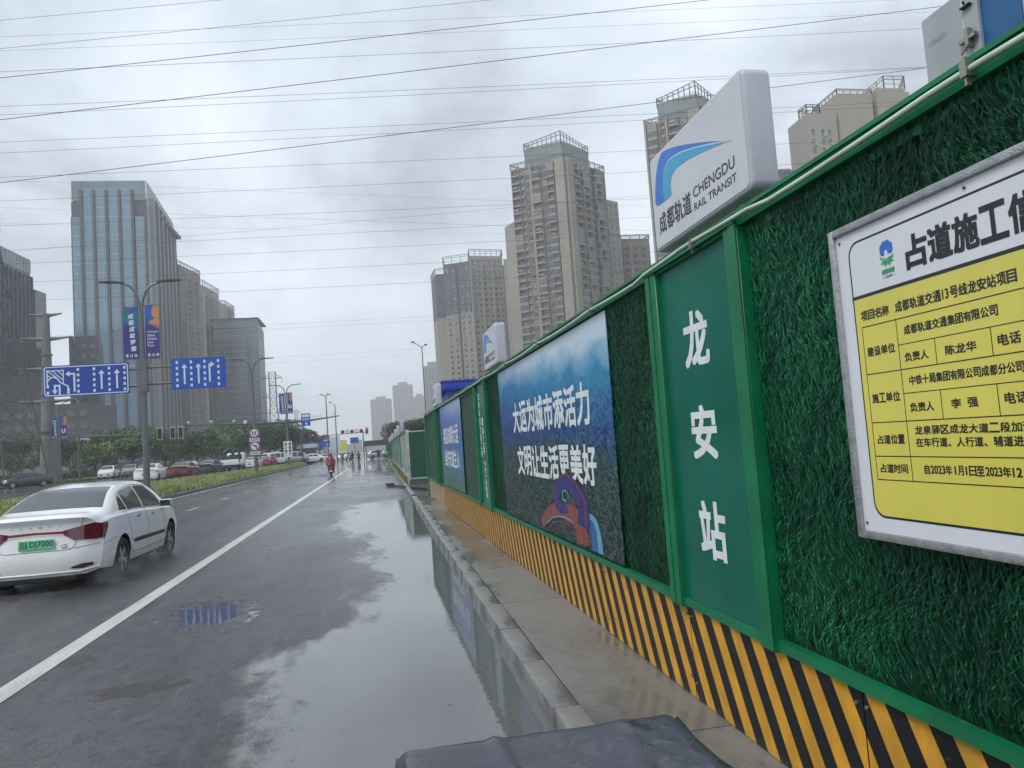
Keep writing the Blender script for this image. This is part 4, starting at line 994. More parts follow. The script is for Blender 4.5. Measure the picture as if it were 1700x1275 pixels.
# ---- the white sedan in the next lane
hero, C_ = make_car('white_sedan', 'large white sedan with green number plate driving in the wet lane beside the white line', 'car', SED, PWH, (-4.83, 11.9, 0), rad(-.4), hi=True)
for o in list(hero.children):
    if o.name.startswith('tail_light'): bpy.data.objects.remove(o)
def RP(x, z, off=.006): p = C_.rear(x, z); return Vector((p.x, p.y-off, p.z))
def rear_poly(name, quads_, m_, off=.008, par=hero):
    mb = MB()
    for q in quads_:
        (x0, zl0, zh0), (x1, zl1, zh1) = q; n = 6
        for i in range(n):
            a, b_ = i/n, (i+1)/n
            f = lambda u: (x0+(x1-x0)*u, zl0+(zl1-zl0)*u, zh0+(zh1-zh0)*u)
            A, B_ = f(a), f(b_)
            mb.quad(RP(A[0], A[1], off), RP(B_[0], B_[1], off), RP(B_[0], B_[2], off), RP(A[0], A[2], off))
    return mb.build(name, m_, par)
for s in (1, -1):
    lamp = rear_poly('tail_light', [((s*.36, .80, .855), (s*.50, .715, .885)), ((s*.50, .715, .885), (s*.745, .70, .935)), ((s*.745, .70, .935), (s*.832, .705, .915))], TLR, .012)
    C_.patch([(y, 4.45+.25*k, 6.15-.05*k) for k, y in enumerate((0.0, .03, .08, .14, .20, .25))], s, off=.012, nv=4).build('lamp_wrap', TLR, lamp, smooth='all')
    rear_poly('lamp_core', [((s*.52, .775, .80), (s*.73, .79, .83))], TLB, .016, lamp)
    rear_poly('lamp_core', [((s*.52, .83, .845), (s*.73, .86, .88))], TLB, .016, lamp)
    rear_poly('reflector', [((s*.46, .315, .335), (s*.60, .305, .375)), ((s*.60, .305, .375), (s*.73, .335, .375))], TLR, .01)
    # exhaust-side trim and handles
    for y in (1.72, 2.50):
        p = C_.S(y, 5.62, s); me = MB().box(-.012, .012, -.085, .085, -.014, .014).mesh('door_handle', CHR if y else CHR); bevel(me, .006, 2)
        ob('door_handle', me, hero, loc=(p.x+s*.012, p.y, p.z))
        ob('handle_shade_plate', MB().box(-.002, .002, -.07, .07, -.028, .02).mesh('handle_shade_plate', SEAM), hero, loc=(p.x+s*.003, p.y, p.z-.004))  # thin dark plate, shade behind the handle put into its colour
    mb = MB(); st = [(y, 3.35, 3.62) for y in np.linspace(1.42, 3.15, 12)]; C_.patch(st, s, off=.012, nv=1).build('side_trim', PLS, hero)
    C_.patch([(y, 2.0, 2.45) for y in np.linspace(1.33, 3.2, 10)], s, off=.008, nv=1).build('sill', PWH, hero)
    # door gaps
    def gap(pts, r=.0035): line_on(lambda y, v: C_.S(y, v, s), pts, r).build('door_gap', SEAM, hero)
    gap([(3.20, v) for v in np.linspace(2.6, 7.0, 10)]); gap([(2.20, v) for v in np.linspace(2.6, 7.1, 10)])
    gap([(1.30+.0*v-.10*max(0, (v-4.2))*.5+ (0 if v > 3.2 else .12*(3.2-v)), v) for v in np.linspace(2.6, 6.9, 12)])
    gap([(y, 2.62) for y in np.linspace(1.36, 3.2, 8)])
    gap([(y, 4.15-.2*max(0, .35-y)) for y in np.linspace(.02, .62, 8)], .003)
    # bright strip under the windows and window surround
    line_on(lambda y, v: C_.S(y, v, s)+Vector((s*.004, 0, 0)), [(y, 7.18) for y in np.linspace(1.06, 3.3, 16)], .006).build('window_trim', CHR, hero)
    arch = [(y, 9.86-(1.9*(1-(y-1.02)/.32)**2 if y < 1.34 else 0)-(max(0, (y-2.86)/.4)*1.2)) for y in np.linspace(1.03, 3.2, 22)]
    line_on(lambda y, v: C_.S(y, v, s)+Vector((s*.004, 0, 0)), arch, .006).build('window_trim', CHR, hero)
    # mirror
    me = MB().box(-.0, .20, -.06, .06, -.065, .065).mesh('mirror', PWH); bevel(me, .035, 3)
    p = C_.S(3.08, 7.1, s); mo = ob('mirror', me, hero, loc=(p.x+(.03 if s > 0 else -.23), p.y+.03, p.z+.05))
    MB().box(.012, .188, -.066, -.058, -.05, .05).build('mirror_glass', GLS, mo)
    # wheel-arch lining
    for y in SED['ax']:
        n = 20; R_a = SED['R']*1.125; mb = MB(); vs = []
        for i in range(n+1):
            a = math.pi*i/n; vs += [(s*.56, y+R_a*math.cos(a), .325+R_a*math.sin(a)), (s*.84, y+R_a*math.cos(a), .325+R_a*math.sin(a))]
        mb.add(vs, [(2*i, 2*i+1, 2*i+3, 2*i+2) for i in range(n)]); mb.build('arch_lining', PLS, hero)
rear_poly('light_bar', [((-.37, .81, .85), (0, .825, .858)), ((0, .825, .858), (.37, .81, .85))], TLB, .010)
rear_poly('light_bar_edge', [((-.37, .795, .81), (0, .81, .825)), ((0, .81, .825), (.37, .795, .81))], PWH, .012)
# boot lid gap, bumper gap
line_on(lambda x, z: RP(x, z, .001), [(-.62, 1.02), (-.60, .95)]+[(-.52, .69), (-.49, .62), (-.44, .59)]+[(x, .585) for x in np.linspace(-.4, .4, 8)]+[(.44, .59), (.49, .62), (.52, .69)]+[(.60, .95), (.62, 1.02)], .0035).build('boot_gap', SEAM, hero)
for s in (-1, 1): line_on(lambda x, z: RP(x, z, .001), [(s*x, .60+.12*(x-.5)) for x in np.linspace(.50, .80, 6)], .003).build('bumper_gap', SEAM, hero)
# number plate
pl = MB().box(-.235, .235, -.006, .006, -.068, .068).mesh('number_plate', PGN); bevel(pl, .003, 1)
pp = C_.rear(0, .68); po = ob('number_plate', pl, hero, loc=(0.02, pp.y-.022, .685)); po.rotation_euler = (rad(-4), 0, 0)
mb = MB(); PM = frameM((0, -.0065, 0), (1, 0, 0), (0, 0, 1))
put_text(mb, '川', -.215, -.050, -.165, .052, PM, bold=.03); put_text(mb, 'A', -.155, -.050, -.115, .052, PM, bold=.02)
put_text(mb, 'DJ7000', -.085, -.050, .215, .052, PM, bold=.012); mb.flat([(-.103, -.003), (-.095, -.003), (-.095, .006), (-.103, .006)], PM)
mb.build('lettering', BBK, po)
# raised maker's lettering, badges
mb = MB()
for i, ch in enumerate('ARRIZO'):
    x = -.33+.125*i; put_text(mb, ch, x, .915, x+.04, .935, frameM((0, C_.rear(0, .93).y-.008, 0), (1, 0, 0), (0, 0, 1)))
mb.build('boot_lettering', CHR, hero)
mb = MB(); put_text(mb, '艾瑞泽', -.60, .605, -.47, .64, frameM((0, C_.rear(.55, .62).y-.012, 0), (1, 0, 0), (0, 0, 1)), bold=.02); mb.build('badge', BBK, hero)
mb = MB(); put_text(mb, 'e YQ', .33, .635, .42, .665, frameM((0, C_.rear(.4, .62).y-.010, 0), (1, 0, 0), (0, 0, 1)), bold=.02)
mb.flat([(.34, .61), (.42, .61), (.42, .622), (.34, .622)], frameM((0, C_.rear(.4, .62).y-.010, 0), (1, 0, 0), (0, 0, 1))); mb.build('badge', BBK, hero)
# lower bumper: dark diffuser and white lip
me = MB().box(-.52, .52, .07, .35, .14, .25).mesh('diffuser', PLS); bevel(me, .02, 2); ob('diffuser', me, hero)
MB().tube([RP(-.80, .30, .01), RP(-.64, .285, .02), RP(-.58, .27, .022), RP(0, .27, .024), RP(.58, .27, .022), RP(.64, .285, .02), RP(.80, .30, .01)], .013, 6).build('bumper_lip', PWH, hero, smooth='all')
MB().box(-.74, .74, .3, 4.2, .15, .24).build('underbody', PLS, hero)
# ---- other traffic
Z = 0.385
make_car('white_sedan', 'white fastback sedan partly behind the tall sign pole on the far carriageway', 'car', SED, PWH, (-17.85, 63.5, Z), rad(3), plate=PBL)
make_car('red_sedan', 'dark red sedan waiting right of the white fastback on the far carriageway', 'car', SED, PRD, (-16.9, 69.5, Z), rad(-2))
make_car('grey_sedan', 'dark grey sedan just ahead of the dark red sedan', 'car', SED, PDK, (-16.95, 79.5, Z), rad(-6))
make_car('white_sedan', 'white car mostly hidden behind the dark red and dark grey sedans', 'car', SED, PWH, (-19.6, 84, Z), rad(2))
make_car('white_sedan', 'small white sedan between the crane truck and the no turn signpost', 'car', SED, PWH, (-15.6, 99, Z), rad(-3))
make_car('red_car', 'bright red car in front of the white vans', 'car', SED, PRE, (-15.7, 112, Z), rad(-8))
make_car('white_van', 'white van behind the red car', 'van', VAN, PWH, (-16.9, 121, Z), rad(-40))
make_car('white_van', 'silver white van left of the white upright sign', 'van', VAN, PSI, (-15.3, 127, Z-.02), rad(-60))
make_car('white_sedan', 'white sedan turning at the junction beyond the end of the median', 'car', SED, PWH, (-12.9, 133, Z-.1), rad(-70))
make_car('white_suv', 'white sport utility vehicle facing the camera on the far side of the carriageway', 'car', SUV, PWH, (-33.9, 107, Z), rad(186))
make_car('grey_suv', 'grey vehicle facing the camera beside the white sport utility vehicle', 'car', SUV, PGR, (-33.3, 114, Z), rad(186))
make_car('dark_sedan', 'dark sedan parked by the far verge left of the banner lamp post', 'car', SED, PDK, (-33.2, 86.5, Z), rad(118))
make_car('distant_car', 'tiny pale car far down the junction beneath the gantry', 'car', SED, PSI, (-10.5, 165, 0), rad(180))
make_car('white_suv', 'white car behind the scooter riders at the junction', 'car', SUV, PWH, (-5.6, 148, 0), rad(170))
make_car('silver_car', 'silver hatchback crossing beneath the dark canopy beside the pedestrians', 'car', SUV, PSI, (-1.6, 139, 0), rad(-84))
# crane truck
TK = thing('crane_truck', 'small white and dark flatbed truck loaded with a bulky green machine', 'truck', (-16.55, 91.5, Z), 0)
GRM = mat('machine_green', (.01, .07, .045), .5, var=.3)
cab = MB().box(-.95, .95, 3.6, 5.2, .5, 2.1).mesh('cab', WHITE); bevel(cab, .15, 2); ob('cab', cab, TK)
MB().box(-.75, .75, 3.56, 3.6, 1.35, 1.9).build('cab_window', GLS, TK)
MB().box(-1.0, 1.0, 0, 3.5, .75, .95).box(-1, 1, -.03, .0, .95, 1.35).build('flatbed', WHITE, TK)
MB().box(-.35, -.2, .1, 5, .5, .75).box(.2, .35, .1, 5, .5, .75).box(-.9, .9, -.08, .0, .45, .62).build('chassis', PLS, TK)
for s in (-1, 1): MB().box(s*.85-.12, s*.85+.12, -.1, -.06, .6, .72).build('tail_light', TLB, TK)
MB().box(-.22, .22, -.11, -.085, .47, .6).build('number_plate', PBL, TK)
wt, wr = wheel_mesh(.40, .25, 5, 16)
for y in (.9, 4.3):
    for s in (-1, 1):
        e_ = ob('wheel', None, TK, loc=(s*.85, y, .40)); ob('tyre', wt, e_); r_ = ob('rim', wr, e_); r_.rotation_euler = (0, 0, 0 if s > 0 else math.pi)
mb = MB(); mb.box(-.7, .7, .5, 2.8, 1.0, 1.75); mb.tube([(-.9, 1.2, 1.2), (-.8, 1.2, 2.2), (-.2, 1.3, 2.6), (.1, 1.4, 2.3)], .13, 8); mb.tube([(.1, 1.2, 1.5), (.3, 1.2, 2.4), (.8, 1.2, 2.45), (.95, 1.2, 1.6)], .16, 8)
mb.tube([(0, 2, 1.7), (-.2, 2, 2.7), (.4, 2, 2.6)], .1, 8); me = mb.mesh('load', GRM); ob('load', me, TK)

# spray thrown up behind the wheels of the white sedan
m = bpy.data.materials.new('tyre_spray'); m.use_nodes = True; t = m.node_tree; t.nodes.clear()
P = nd(t, 'ShaderNodeTexCoord').outputs['Object']; n_ = noise(t, mapped(t, P, (1.6, .8, 1.6)), 2.0, 4, .6)
sp = nd(t, 'ShaderNodeSeparateXYZ', ins={0: P}); fz = sstep(t, sp.outputs[2], .55, .0); fx = sstep(t, mth(t, 'ABSOLUTE', sp.outputs[0]), .55, .05); fy = mth(t, 'MULTIPLY', sstep(t, sp.outputs[1], 0, 1.2), sstep(t, sp.outputs[1], 4.6, 3.0))
dn = mth(t, 'MULTIPLY', mth(t, 'MULTIPLY', mth(t, 'MULTIPLY', fz, fx), fy), mth(t, 'MULTIPLY', sstep(t, n_, .42, .7), .9))
v_ = nd(t, 'ShaderNodeVolumePrincipled', ins={'Color': (.95, .97, 1, 1), 'Density': dn}); o_ = nd(t, 'ShaderNodeOutputMaterial'); t.links.new(v_.outputs[0], o_.inputs['Volume'])
T(ob('tyre_spray', MB().box(-.6, .6, 0, 4.6, .012, .6).mesh('tyre_spray', m), loc=(-3.95, 11.4, 0)), 'faint water spray thrown up beside the wheels of the white sedan', 'spray', kind='stuff')
# ================================================================== POLES, SIGNS, SIGNALS
POLE = mat('grey_painted_pole', (0.13, 0.14, 0.145), 0.35, metal=.3, var=.15, vscale=1.5, streak=.2); POLEG = mat('green_grey_pole', (0.06, 0.10, 0.09), 0.4, var=.2)
SBL = mat('sign_blue', (0.012, 0.075, 0.40), 0.35, var=.06, vscale=1); SBL2 = mat('sign_blue_dark', (0.012, 0.05, 0.33), 0.35, var=.06, vscale=1)
SWH = mat('sign_white', (0.62, 0.70, 0.78), 0.4); SBACK = mat('sign_back', (.25, .26, .27), .5, metal=.4)
RDS = mat('sign_red', (.5, .03, .04), .35); LAMPG = mat('lamp_head_grey', (0.11, 0.12, 0.13), .4, metal=.3, var=.1)
def lamp_parts(root, zt=10.9, z0=0, armw=1.7, rp=.13):
    """double lamp: stem splits in two curved arms that carry flat oval heads"""
    mb = MB(); mb.tube([(0, 0, z0), (0, 0, z0+2.2), (0, 0, 6.9), (0, 0, zt-1.5)], [rp*1.25, rp*1.15, rp, rp*.8], 12); mb.build('pole', POLE, root, smooth=True)
    MB().tube([(0, 0, z0-.02), (0, 0, z0+.03)], .28, 12).build('base_plate', POLE, root)
    for s in (-1, 1):
        mb = MB(); mb.tube([(s*.05, 0, zt-3.9), (s*.055, 0, zt-1.5), (s*.09, 0, zt-1.0), (s*.22, 0, zt-.55), (s*.48, 0, zt-.22), (s*.80, 0, zt-.08), (s*armw*.6, 0, zt)], [.055, .055, .06, .06, .055, .05, .045], 8)
        arm = mb.build('arm', POLE, root, smooth=True)
        mb = MB(); n = 16; vs = []; 
        for i in range(n):
            a = 2*math.pi*i/n; vs.append((s*(armw*.80+.62*math.cos(a)), .17*math.sin(a), zt+.045+.03*math.cos(a)))
        vs += [(x, y*.9, z-.075) for x, y, z in vs]
        mb.add(vs, [tuple(range(n)), tuple(range(n, 2*n))[::-1]]+[(i, (i+1) % n, n+(i+1) % n, n+i) for i in range(n)]); mb.build('lamp_head', LAMPG, arm)
def banner_mats(k):
    m, t, b = newmat('banner_print_%s' % ('warm' if k else 'cool')); P = nd(t, 'ShaderNodeTexCoord').outputs['Object']; sp = nd(t, 'ShaderNodeSeparateXYZ', ins={0: P})
    # swirl of blue, teal and orange at the top over violet; k=0 left banner, k=1 right banner
    x = mth(t, 'ADD', sp.outputs[0], .62 if k == 0 else -.72); z = mth(t, 'SUBTRACT', sp.outputs[2], 8.95 if k == 0 else 9.05)
    if k == 0: x = mth(t, 'SUBTRACT', x, .20)
    r = mth(t, 'SQRT', mth(t, 'ADD', mth(t, 'MULTIPLY', x, x), mth(t, 'MULTIPLY', z, z)))
    an = mth(t, 'ARCTAN2', z, x)
    w_ = mth(t, 'SINE', mth(t, 'ADD', mth(t, 'MULTIPLY', an, 3.0), mth(t, 'MULTIPLY', r, 7.0)))
    if k == 0: A, B, C3 = (.02, .16, .22), (.02, .09, .33), (.035, .03, .20)
    else: A, B, C3 = (.55, .24, .09), (.03, .10, .42), (.05, .03, .21)
    c = cmix(t, sstep(t, w_, .3, .6) if k == 0 else sstep(t, mth(t, 'ADD', mth(t, 'MULTIPLY', w_, .15), mth(t, 'ADD', x, .36)), .16, .10), A, B)
    zz = mth(t, 'ADD', sp.outputs[2], mth(t, 'MULTIPLY', mth(t, 'SINE', mth(t, 'MULTIPLY', x, 4)), .12))
    c = cmix(t, sstep(t, zz, 8.75, 8.45), c, C3)
    t.links.new(c, b.inputs['Base Color']); b.inputs['Roughness'].default_value = .5; return m
BN = [banner_mats(0), banner_mats(1)]
def banners(root, small=False):
    for k, s in ((0, -1), (1, 1)):
        a, b_ = (.16, .86) if k == 0 else (.16, .82)
        x0, x1 = (-b_, -a) if k == 0 else (a, b_)
        bn = MB().box(x0, x1, -.008, .008, 7.02, 9.60+.07*k).build('banner', BN[k], root)
        MB().box(min(0, s*b_), max(0, s*b_), -.015, .015, 9.60+.07*k, 9.64+.07*k).box(min(0, s*b_), max(0, s*b_), -.015, .015, 6.97, 7.01).build('banner_rod', POLE, root)
        M = frameM((0, -.0095, 0), (1, 0, 0), (0, 0, 1)); mb = MB()
        if k == 0:
            cs = '成都成就梦想'
            for i, ch in enumerate(cs):
                z = 9.28-i*.325; put_text(mb, ch, -.62+.02*i, z-.24, -.38+.02*i, z, M, bold=.025, shear=.1)
        else:
            if not small:
                for i, wd in enumerate(('Chengdu', 'Makes', 'Dreams', 'Come', 'True')):
                    z = 8.40-i*.17; ww = .075*len(wd); put_text(mb, wd, .24, z-.12, .24+ww, z, M, bold=.012, shear=.25)
            else:
                put_text(mb, 'U', .30, 7.7, .66, 8.15, M, bold=.05)
        for i, g in enumerate(('z', 'U', 'o')):
            xx = x0+.10+i*.20; put_text(mb, g, xx, 7.12, xx+.11, 7.25, M, bold=.03)
        mb.build('lettering', SWH, bn)
def arrow(mb, M, pts, w_, head=.17, d=.004):
    """polyline arrow with the head at the last point"""
    for a, b_ in zip(pts, pts[1:]):
        a, b2 = Vector(a), Vector(b_); dd = (b2-a).normalized(); nn = Vector((-dd.y, dd.x)); ex = w_/2
        a_, b3 = a-dd*(ex if a is not pts[0] else 0), b2+dd*(ex if b_ is not pts[-1] else -head*.5)
        mb.flat([tuple(a_-nn*w_/2), tuple(b3-nn*w_/2), tuple(b3+nn*w_/2), tuple(a_+nn*w_/2)], M, d)
        d += .0006
    a, b2 = Vector(pts[-2]), Vector(pts[-1]); dd = (b2-a).normalized(); nn = Vector((-dd.y, dd.x))
    for s in (-1, 1):
        q = [b2+dd*w_*.3, b2-dd*head+nn*s*head*.85, b2-dd*head*1.0+nn*s*(head*.85-w_*1.1)-dd*w_*.0, b2-dd*w_*1.1]
        q = [tuple(p) for p in q]; mb.flat(q if s > 0 else q[::-1], M, d+.0006+.0006*s)
def dashes_v(mb, M, x, z0, z1, n=5, w_=.11, d=.004):
    h = (z1-z0)/(n*2-1)
    for i in range(n): mb.flat([(x-w_/2, z0+2*i*h), (x+w_/2, z0+2*i*h), (x+w_/2, z0+(2*i+1)*h), (x-w_/2, z0+(2*i+1)*h)], M, d)
# pole 1: lane signs + banners
GZ1 = .5
p1 = thing('street_lamp', 'nearest double armed street lamp carrying two blue lane signs and purple banners', 'street lamp', (-11.13, 40, GZ1), 0, 'double armed street lamps on the median')
lamp_parts(p1, 10.9-GZ1, 0)
for o in p1.children: pass
bsh = MB(); 
class Shift: pass
def lane_sign(root, x0, x1, z0, z1, m_, border):
    me = MB().box(x0, x1, -.03, .0, z0, z1).mesh('sign_panel', [m_]); pn = ob('sign_panel', me, root)
    M = frameM((0, -.031, 0), (1, 0, 0), (0, 0, 1)); mb = MB()
    if border:
        t_ = .045; g = .05
        o_ = rrect(x0+g, z0+g, x1-g, z1-g, .12); i_ = rrect(x0+g+t_, z0+g+t_, x1-g-t_, z1-g-t_, .09); n = len(o_)
        for i in range(n): mb.flat([o_[i], o_[(i+1) % n], i_[(i+1) % n], i_[i]], M, .004)
        mb.build('border', SWH, pn)
    return pn, M
s1, M = lane_sign(p1, -4.55, -.64, 5.33-GZ1, 6.86-GZ1, SBL2, True)
zo = 5.33-GZ1; mb = MB(); W1 = 3.91
X = lambda u: -4.55+u*W1
for u in (.60-.01, .765, .945): dashes_v(mb, M, X(u), zo+.16, zo+1.36)
dashes_v(mb, M, X(.405), zo+.16, zo+1.36)
dashes_v(mb, M, X(.055), zo+.12, zo+.60, 2); dashes_v(mb, M, X(.29), zo+.12, zo+.42, 1)
def arrow_part(pts, root):
    am = MB(); arrow(am, M, pts, .085); am.build('lane_arrow', SWH, root)
for u in (.675, .855): arrow_part([(X(u), zo+.32), (X(u), zo+1.20)], s1)
arrow_part([(X(.36), zo+.25), (X(.36), zo+1.10), (X(.265), zo+1.10)], s1)
arrow_part([(X(.19), zo+.14), (X(.19), zo+.55), (X(.135), zo+.55), (X(.135), zo+.16)], s1)
def stroke(mb, M, pts, w_, d):
    for a, b_ in zip(pts, pts[1:]):
        a, b2 = Vector(a), Vector(b_); dd = (b2-a).normalized(); nn = Vector((-dd.y, dd.x)); a = a-dd*w_*.4; b2 = b2+dd*w_*.4
        mb.flat([tuple(a-nn*w_/2), tuple(b2-nn*w_/2), tuple(b2+nn*w_/2), tuple(a+nn*w_/2)], M, d); d += .0005
stroke(mb, M, [(X(.05), zo+.62), (X(.05), zo+1.30)], .06, .004); stroke(mb, M, [(X(.05), zo+1.28), (X(.235), zo+1.28)], .05, .007)
stroke(mb, M, [(X(.235), zo+1.30), (X(.235), zo+.62)], .05, .009)
stroke(mb, M, [(X(.05), zo+.75), (X(.09), zo+.95), (X(.13), zo+.97), (X(.17), zo+.88), (X(.20), zo+.70), (X(.25), zo+.58), (X(.285), zo+.52), (X(.29), zo+.42)], .06, .011)
for a, b_ in (((.06, 1.05), (.10, .95)), ((.06, 1.25), (.16, .95)), ((.11, 1.28), (.235, .80)), ((.17, 1.28), (.235, 1.02))): stroke(mb, M, [(X(a[0]), zo+a[1]), (X(b_[0]), zo+b_[1])], .045, .015)
mb.build('lane_diagram', SWH, s1)
s2, M = lane_sign(p1, 1.33, 3.90, 5.37-GZ1, 6.93-GZ1, SBL, False)
zo = 5.37-GZ1; mb = MB(); X = lambda u: 1.33+u*2.57
for u in (.10, .36, .61, .865): dashes_v(mb, M, X(u), zo+.12, zo+1.44)
for u in (.235, .495): arrow_part([(X(u), zo+.30), (X(u), zo+1.25)], s2)
arrow_part([(X(.70), zo+.36), (X(.70), zo+1.20), (X(.79), zo+1.20)], s2)
mb.build('lane_dashes', SWH, s2)
MB().tube([(-.66, .08, 6.5-GZ1), (0, .08, 6.55-GZ1)], .055, 8).tube([(-.66, .08, 5.66-GZ1), (0, .08, 5.70-GZ1)], .055, 8).build('sign_bracket', POLE, p1)
MB().tube([(0, .08, 6.55-GZ1), (2.6, .08, 6.60-GZ1)], .055, 8).tube([(0, .08, 5.72-GZ1), (2.6, .08, 5.78-GZ1)], .055, 8).build('sign_bracket', POLE, p1)
MB().box(-.20, .20, -.19, .19, 5.35-GZ1, 6.98-GZ1).build('pole_sleeve', POLE, p1)
be = ob('banner_set', None, p1, loc=(0, 0, -GZ1)); 
banners(be)
# pole 2: turn signs; pole 3: banners; far pole 4
def no_turn(root, z, kind):
    n = 24; M = frameM((0, -.02, 0), (1, 0, 0), (0, 0, 1))
    pn = MB(); pn.prism([(.40*math.cos(2*math.pi*i/n), z+.40*math.sin(2*math.pi*i/n)) for i in range(n)], -.03, 0, M); pl_ = pn.build('round_sign', RDS, root)
    mb = MB(); mb.flat([(.335*math.cos(2*math.pi*i/n), z+.335*math.sin(2*math.pi*i/n)) for i in range(n)], M, .004, 0)
    if kind: arrow(mb, M, [(.12, z-.22), (.12, z+.05), (-.16, z+.05)], .09, .14, .008)
    else: arrow(mb, M, [(.0, z-.22), (.10, z+.06), (.18, z+.16)], .08, .12, .008); stroke(mb, M, [(-.14, z-.16), (-.14, z+.12)], .08, .012)
    mb.m = [0]+[1]*(len(mb.f)-1)
    stroke(mb, M, [(-.24, z+.24), (.24, z-.24)], .05, .016); mb.m[-1] = 2
    mb.build('sign_face', [SWH, BLK, RDS], pl_)
p2 = thing('street_lamp', 'double armed street lamp with two round no turn signs low on its pole', 'street lamp', (-10.75, 72, .45), 0, 'double armed street lamps on the median')
lamp_parts(p2, 10.3, 0)
sg = ob('sign_bracket', MB().box(-.5, .5, .02, .06, 1.55, 3.9).mesh('sign_bracket', POLE), p2, loc=(0, -.2, 0))
no_turn(sg, 3.52, 0); no_turn(sg, 2.32, 1)
for z, tx in ((2.88, '机动车'), (1.68, '公交车除外')):
    bx_ = MB().box(-.42, .42, -.03, 0, z-.14, z+.16).build('plate', SWH, sg); mb = MB(); put_chars(mb, tx, -.36, z-.08, .36, z+.10, frameM((0, -.032, 0), (1, 0, 0), (0, 0, 1)), bold=.02); mb.build('lettering', BLK, bx_)
p3 = thing('street_lamp', 'double armed street lamp with purple banners and a long camera gantry at the median end', 'street lamp', (-11.05, 101, .42), 0, 'double armed street lamps on the median')
lamp_parts(p3, 10.4, 0); be = ob('banner_set', None, p3, loc=(0, 0, -.3)); banners(be, True)
MB().tube([(-12.3, 0, 6.0), (-6, 0, 5.75), (0, 0, 5.55), (3, 0, 5.65), (6.6, 0, 6.0)], [.09, .12, .18, .12, .07], 10).build('gantry_arm', POLEG, p3, smooth=True)
MB().tube([(0, 0, 5.2), (0, 0, 5.9)], .26, 10).build('arm_collar', POLEG, p3)
ca = MB().box(-.12, .12, -.25, .15, 0, .2).tube([(0, 0, -.25), (0, 0, .02)], .04, 6).mesh('camera_box', WHITE)
for x, z in ((-11.9, 6.2), (-9.2, 6.15), (-6.5, 6.05), (3.2, 6.0), (3.7, 6.02), (4.3, 6.05), (5.9, 6.2)): ob('camera_box', ca, p3, loc=(x, 0, z+.05))
MB().tube([(-12.2, 0, 5.9), (-12.2, 0, 5.2)], .10, 8).build('dome_camera', PLS, p3)
pn = MB().box(1.80, 2.95, -.25, -.2, 4.95, 6.55).build('sign_panel', SBL, p3); mb = MB(); M = frameM((0, -.252, 0), (1, 0, 0), (0, 0, 1))
mb.flat([(1.9, 6.1), (2.85, 6.1), (2.85, 6.42), (1.9, 6.42)], M, .004)
put_chars(mb, '公交车', 1.92, 5.68, 2.84, 5.98, M, d=.004, bold=.02); arrow(mb, M, [(2.5, 5.02), (2.35, 5.4)], .1, .2)
mb.build('sign_print', SWH, pn)
tri = ob('round_sign', MB().prism([(.3*math.cos(2*math.pi*i/16), .3*math.sin(2*math.pi*i/16)) for i in range(16)], 0, .03, frameM((-5.1, -.15, 5.95), (1, 0, 0), (0, 0, 1))).mesh('round_sign', RDS), p3)
ob('sign_face', MB().flat([(.22*math.cos(2*math.pi*i/16), .22*math.sin(2*math.pi*i/16)) for i in range(16)], frameM((-5.1, -.15, 5.95), (1, 0, 0), (0, 0, 1)), .034).mesh('sign_face', SWH), tri)
p4 = thing('street_lamp', 'distant street lamp with blue and orange banners beside the thick grey mast', 'street lamp', (-37.55, 100, .4), 0, 'double armed street lamps on the median')
lamp_parts(p4, 9.8, 0); be = ob('banner_set', None, p4, loc=(0, 0, -1.7)); banners(be, True)
# white upright sign at the median tip
us = thing('upright_sign', 'white upright notice with dark vertical writing at the tip of the median', 'sign', (-10.75, 98, .4))
MB().tube([(-.3, 0, 0), (-.3, 0, 1.2)], .05, 6).build('post', POLE, us); MB().tube([(.3, 0, 0), (.3, 0, 1.2)], .05, 6).build('post', POLE, us)
pn = MB().box(-.5, .5, -.04, .04, 1.15, 3.1).build('sign_panel', WHITE, us); mb = MB(); M = frameM((0, -.043, 0), (1, 0, 0), (0, 0, 1))
put_chars(mb, '前方施工', -.4, 1.25, -.08, 3.0, M, vertical=True, bold=.03); put_chars(mb, '减速慢行', .08, 1.25, .4, 3.0, M, vertical=True, bold=.03); mb.build('lettering', LBT, pn)
# thick tubular power mast
MS = mat('mast_grey', (0.17, 0.165, 0.155), .6, var=.25, vscale=.6, streak=.4)
ms = thing('power_mast', 'thick grey tubular mast with four levels of short arms rising behind the left lane sign', 'mast', (-39.9, 103, .4))
for z0, z1, r0, r1 in ((0, 6.4, 1.05, .88), (6.4, 11, .80, .70), (11, 16, .62, .54), (16, 21.2, .50, .42)):
    MB().tube([(0, 0, z0), (0, 0, z1)], [r0, r1], 20).build('mast_section', MS, ms, smooth=True)
for z, r in ((6.4, 1.15), (11, .85), (16, .66)): MB().tube([(0, 0, z-.10), (0, 0, z+.10)], r, 20).build('flange', MS, ms, smooth=True)
for z, l in ((21.0, 1.9), (18.0, 3.1), (14.2, 3.2), (10.1, 3.3)):
    for s in (-1, 1):
        a = MB().tube([(s*.2, 0, z), (s*l*.5, 0, z+.08), (s*l, 0, z+.22)], [.30, .17, .08], 8).build('cross_arm', MS, ms, smooth=True)
        if z < 20: MB().tube([(s*l, -.1, z+.1), (s*(l+.5 if s > 0 else l-.6), -.6, z-.45)], [.05, .09], 6).build('insulator', MS, a)
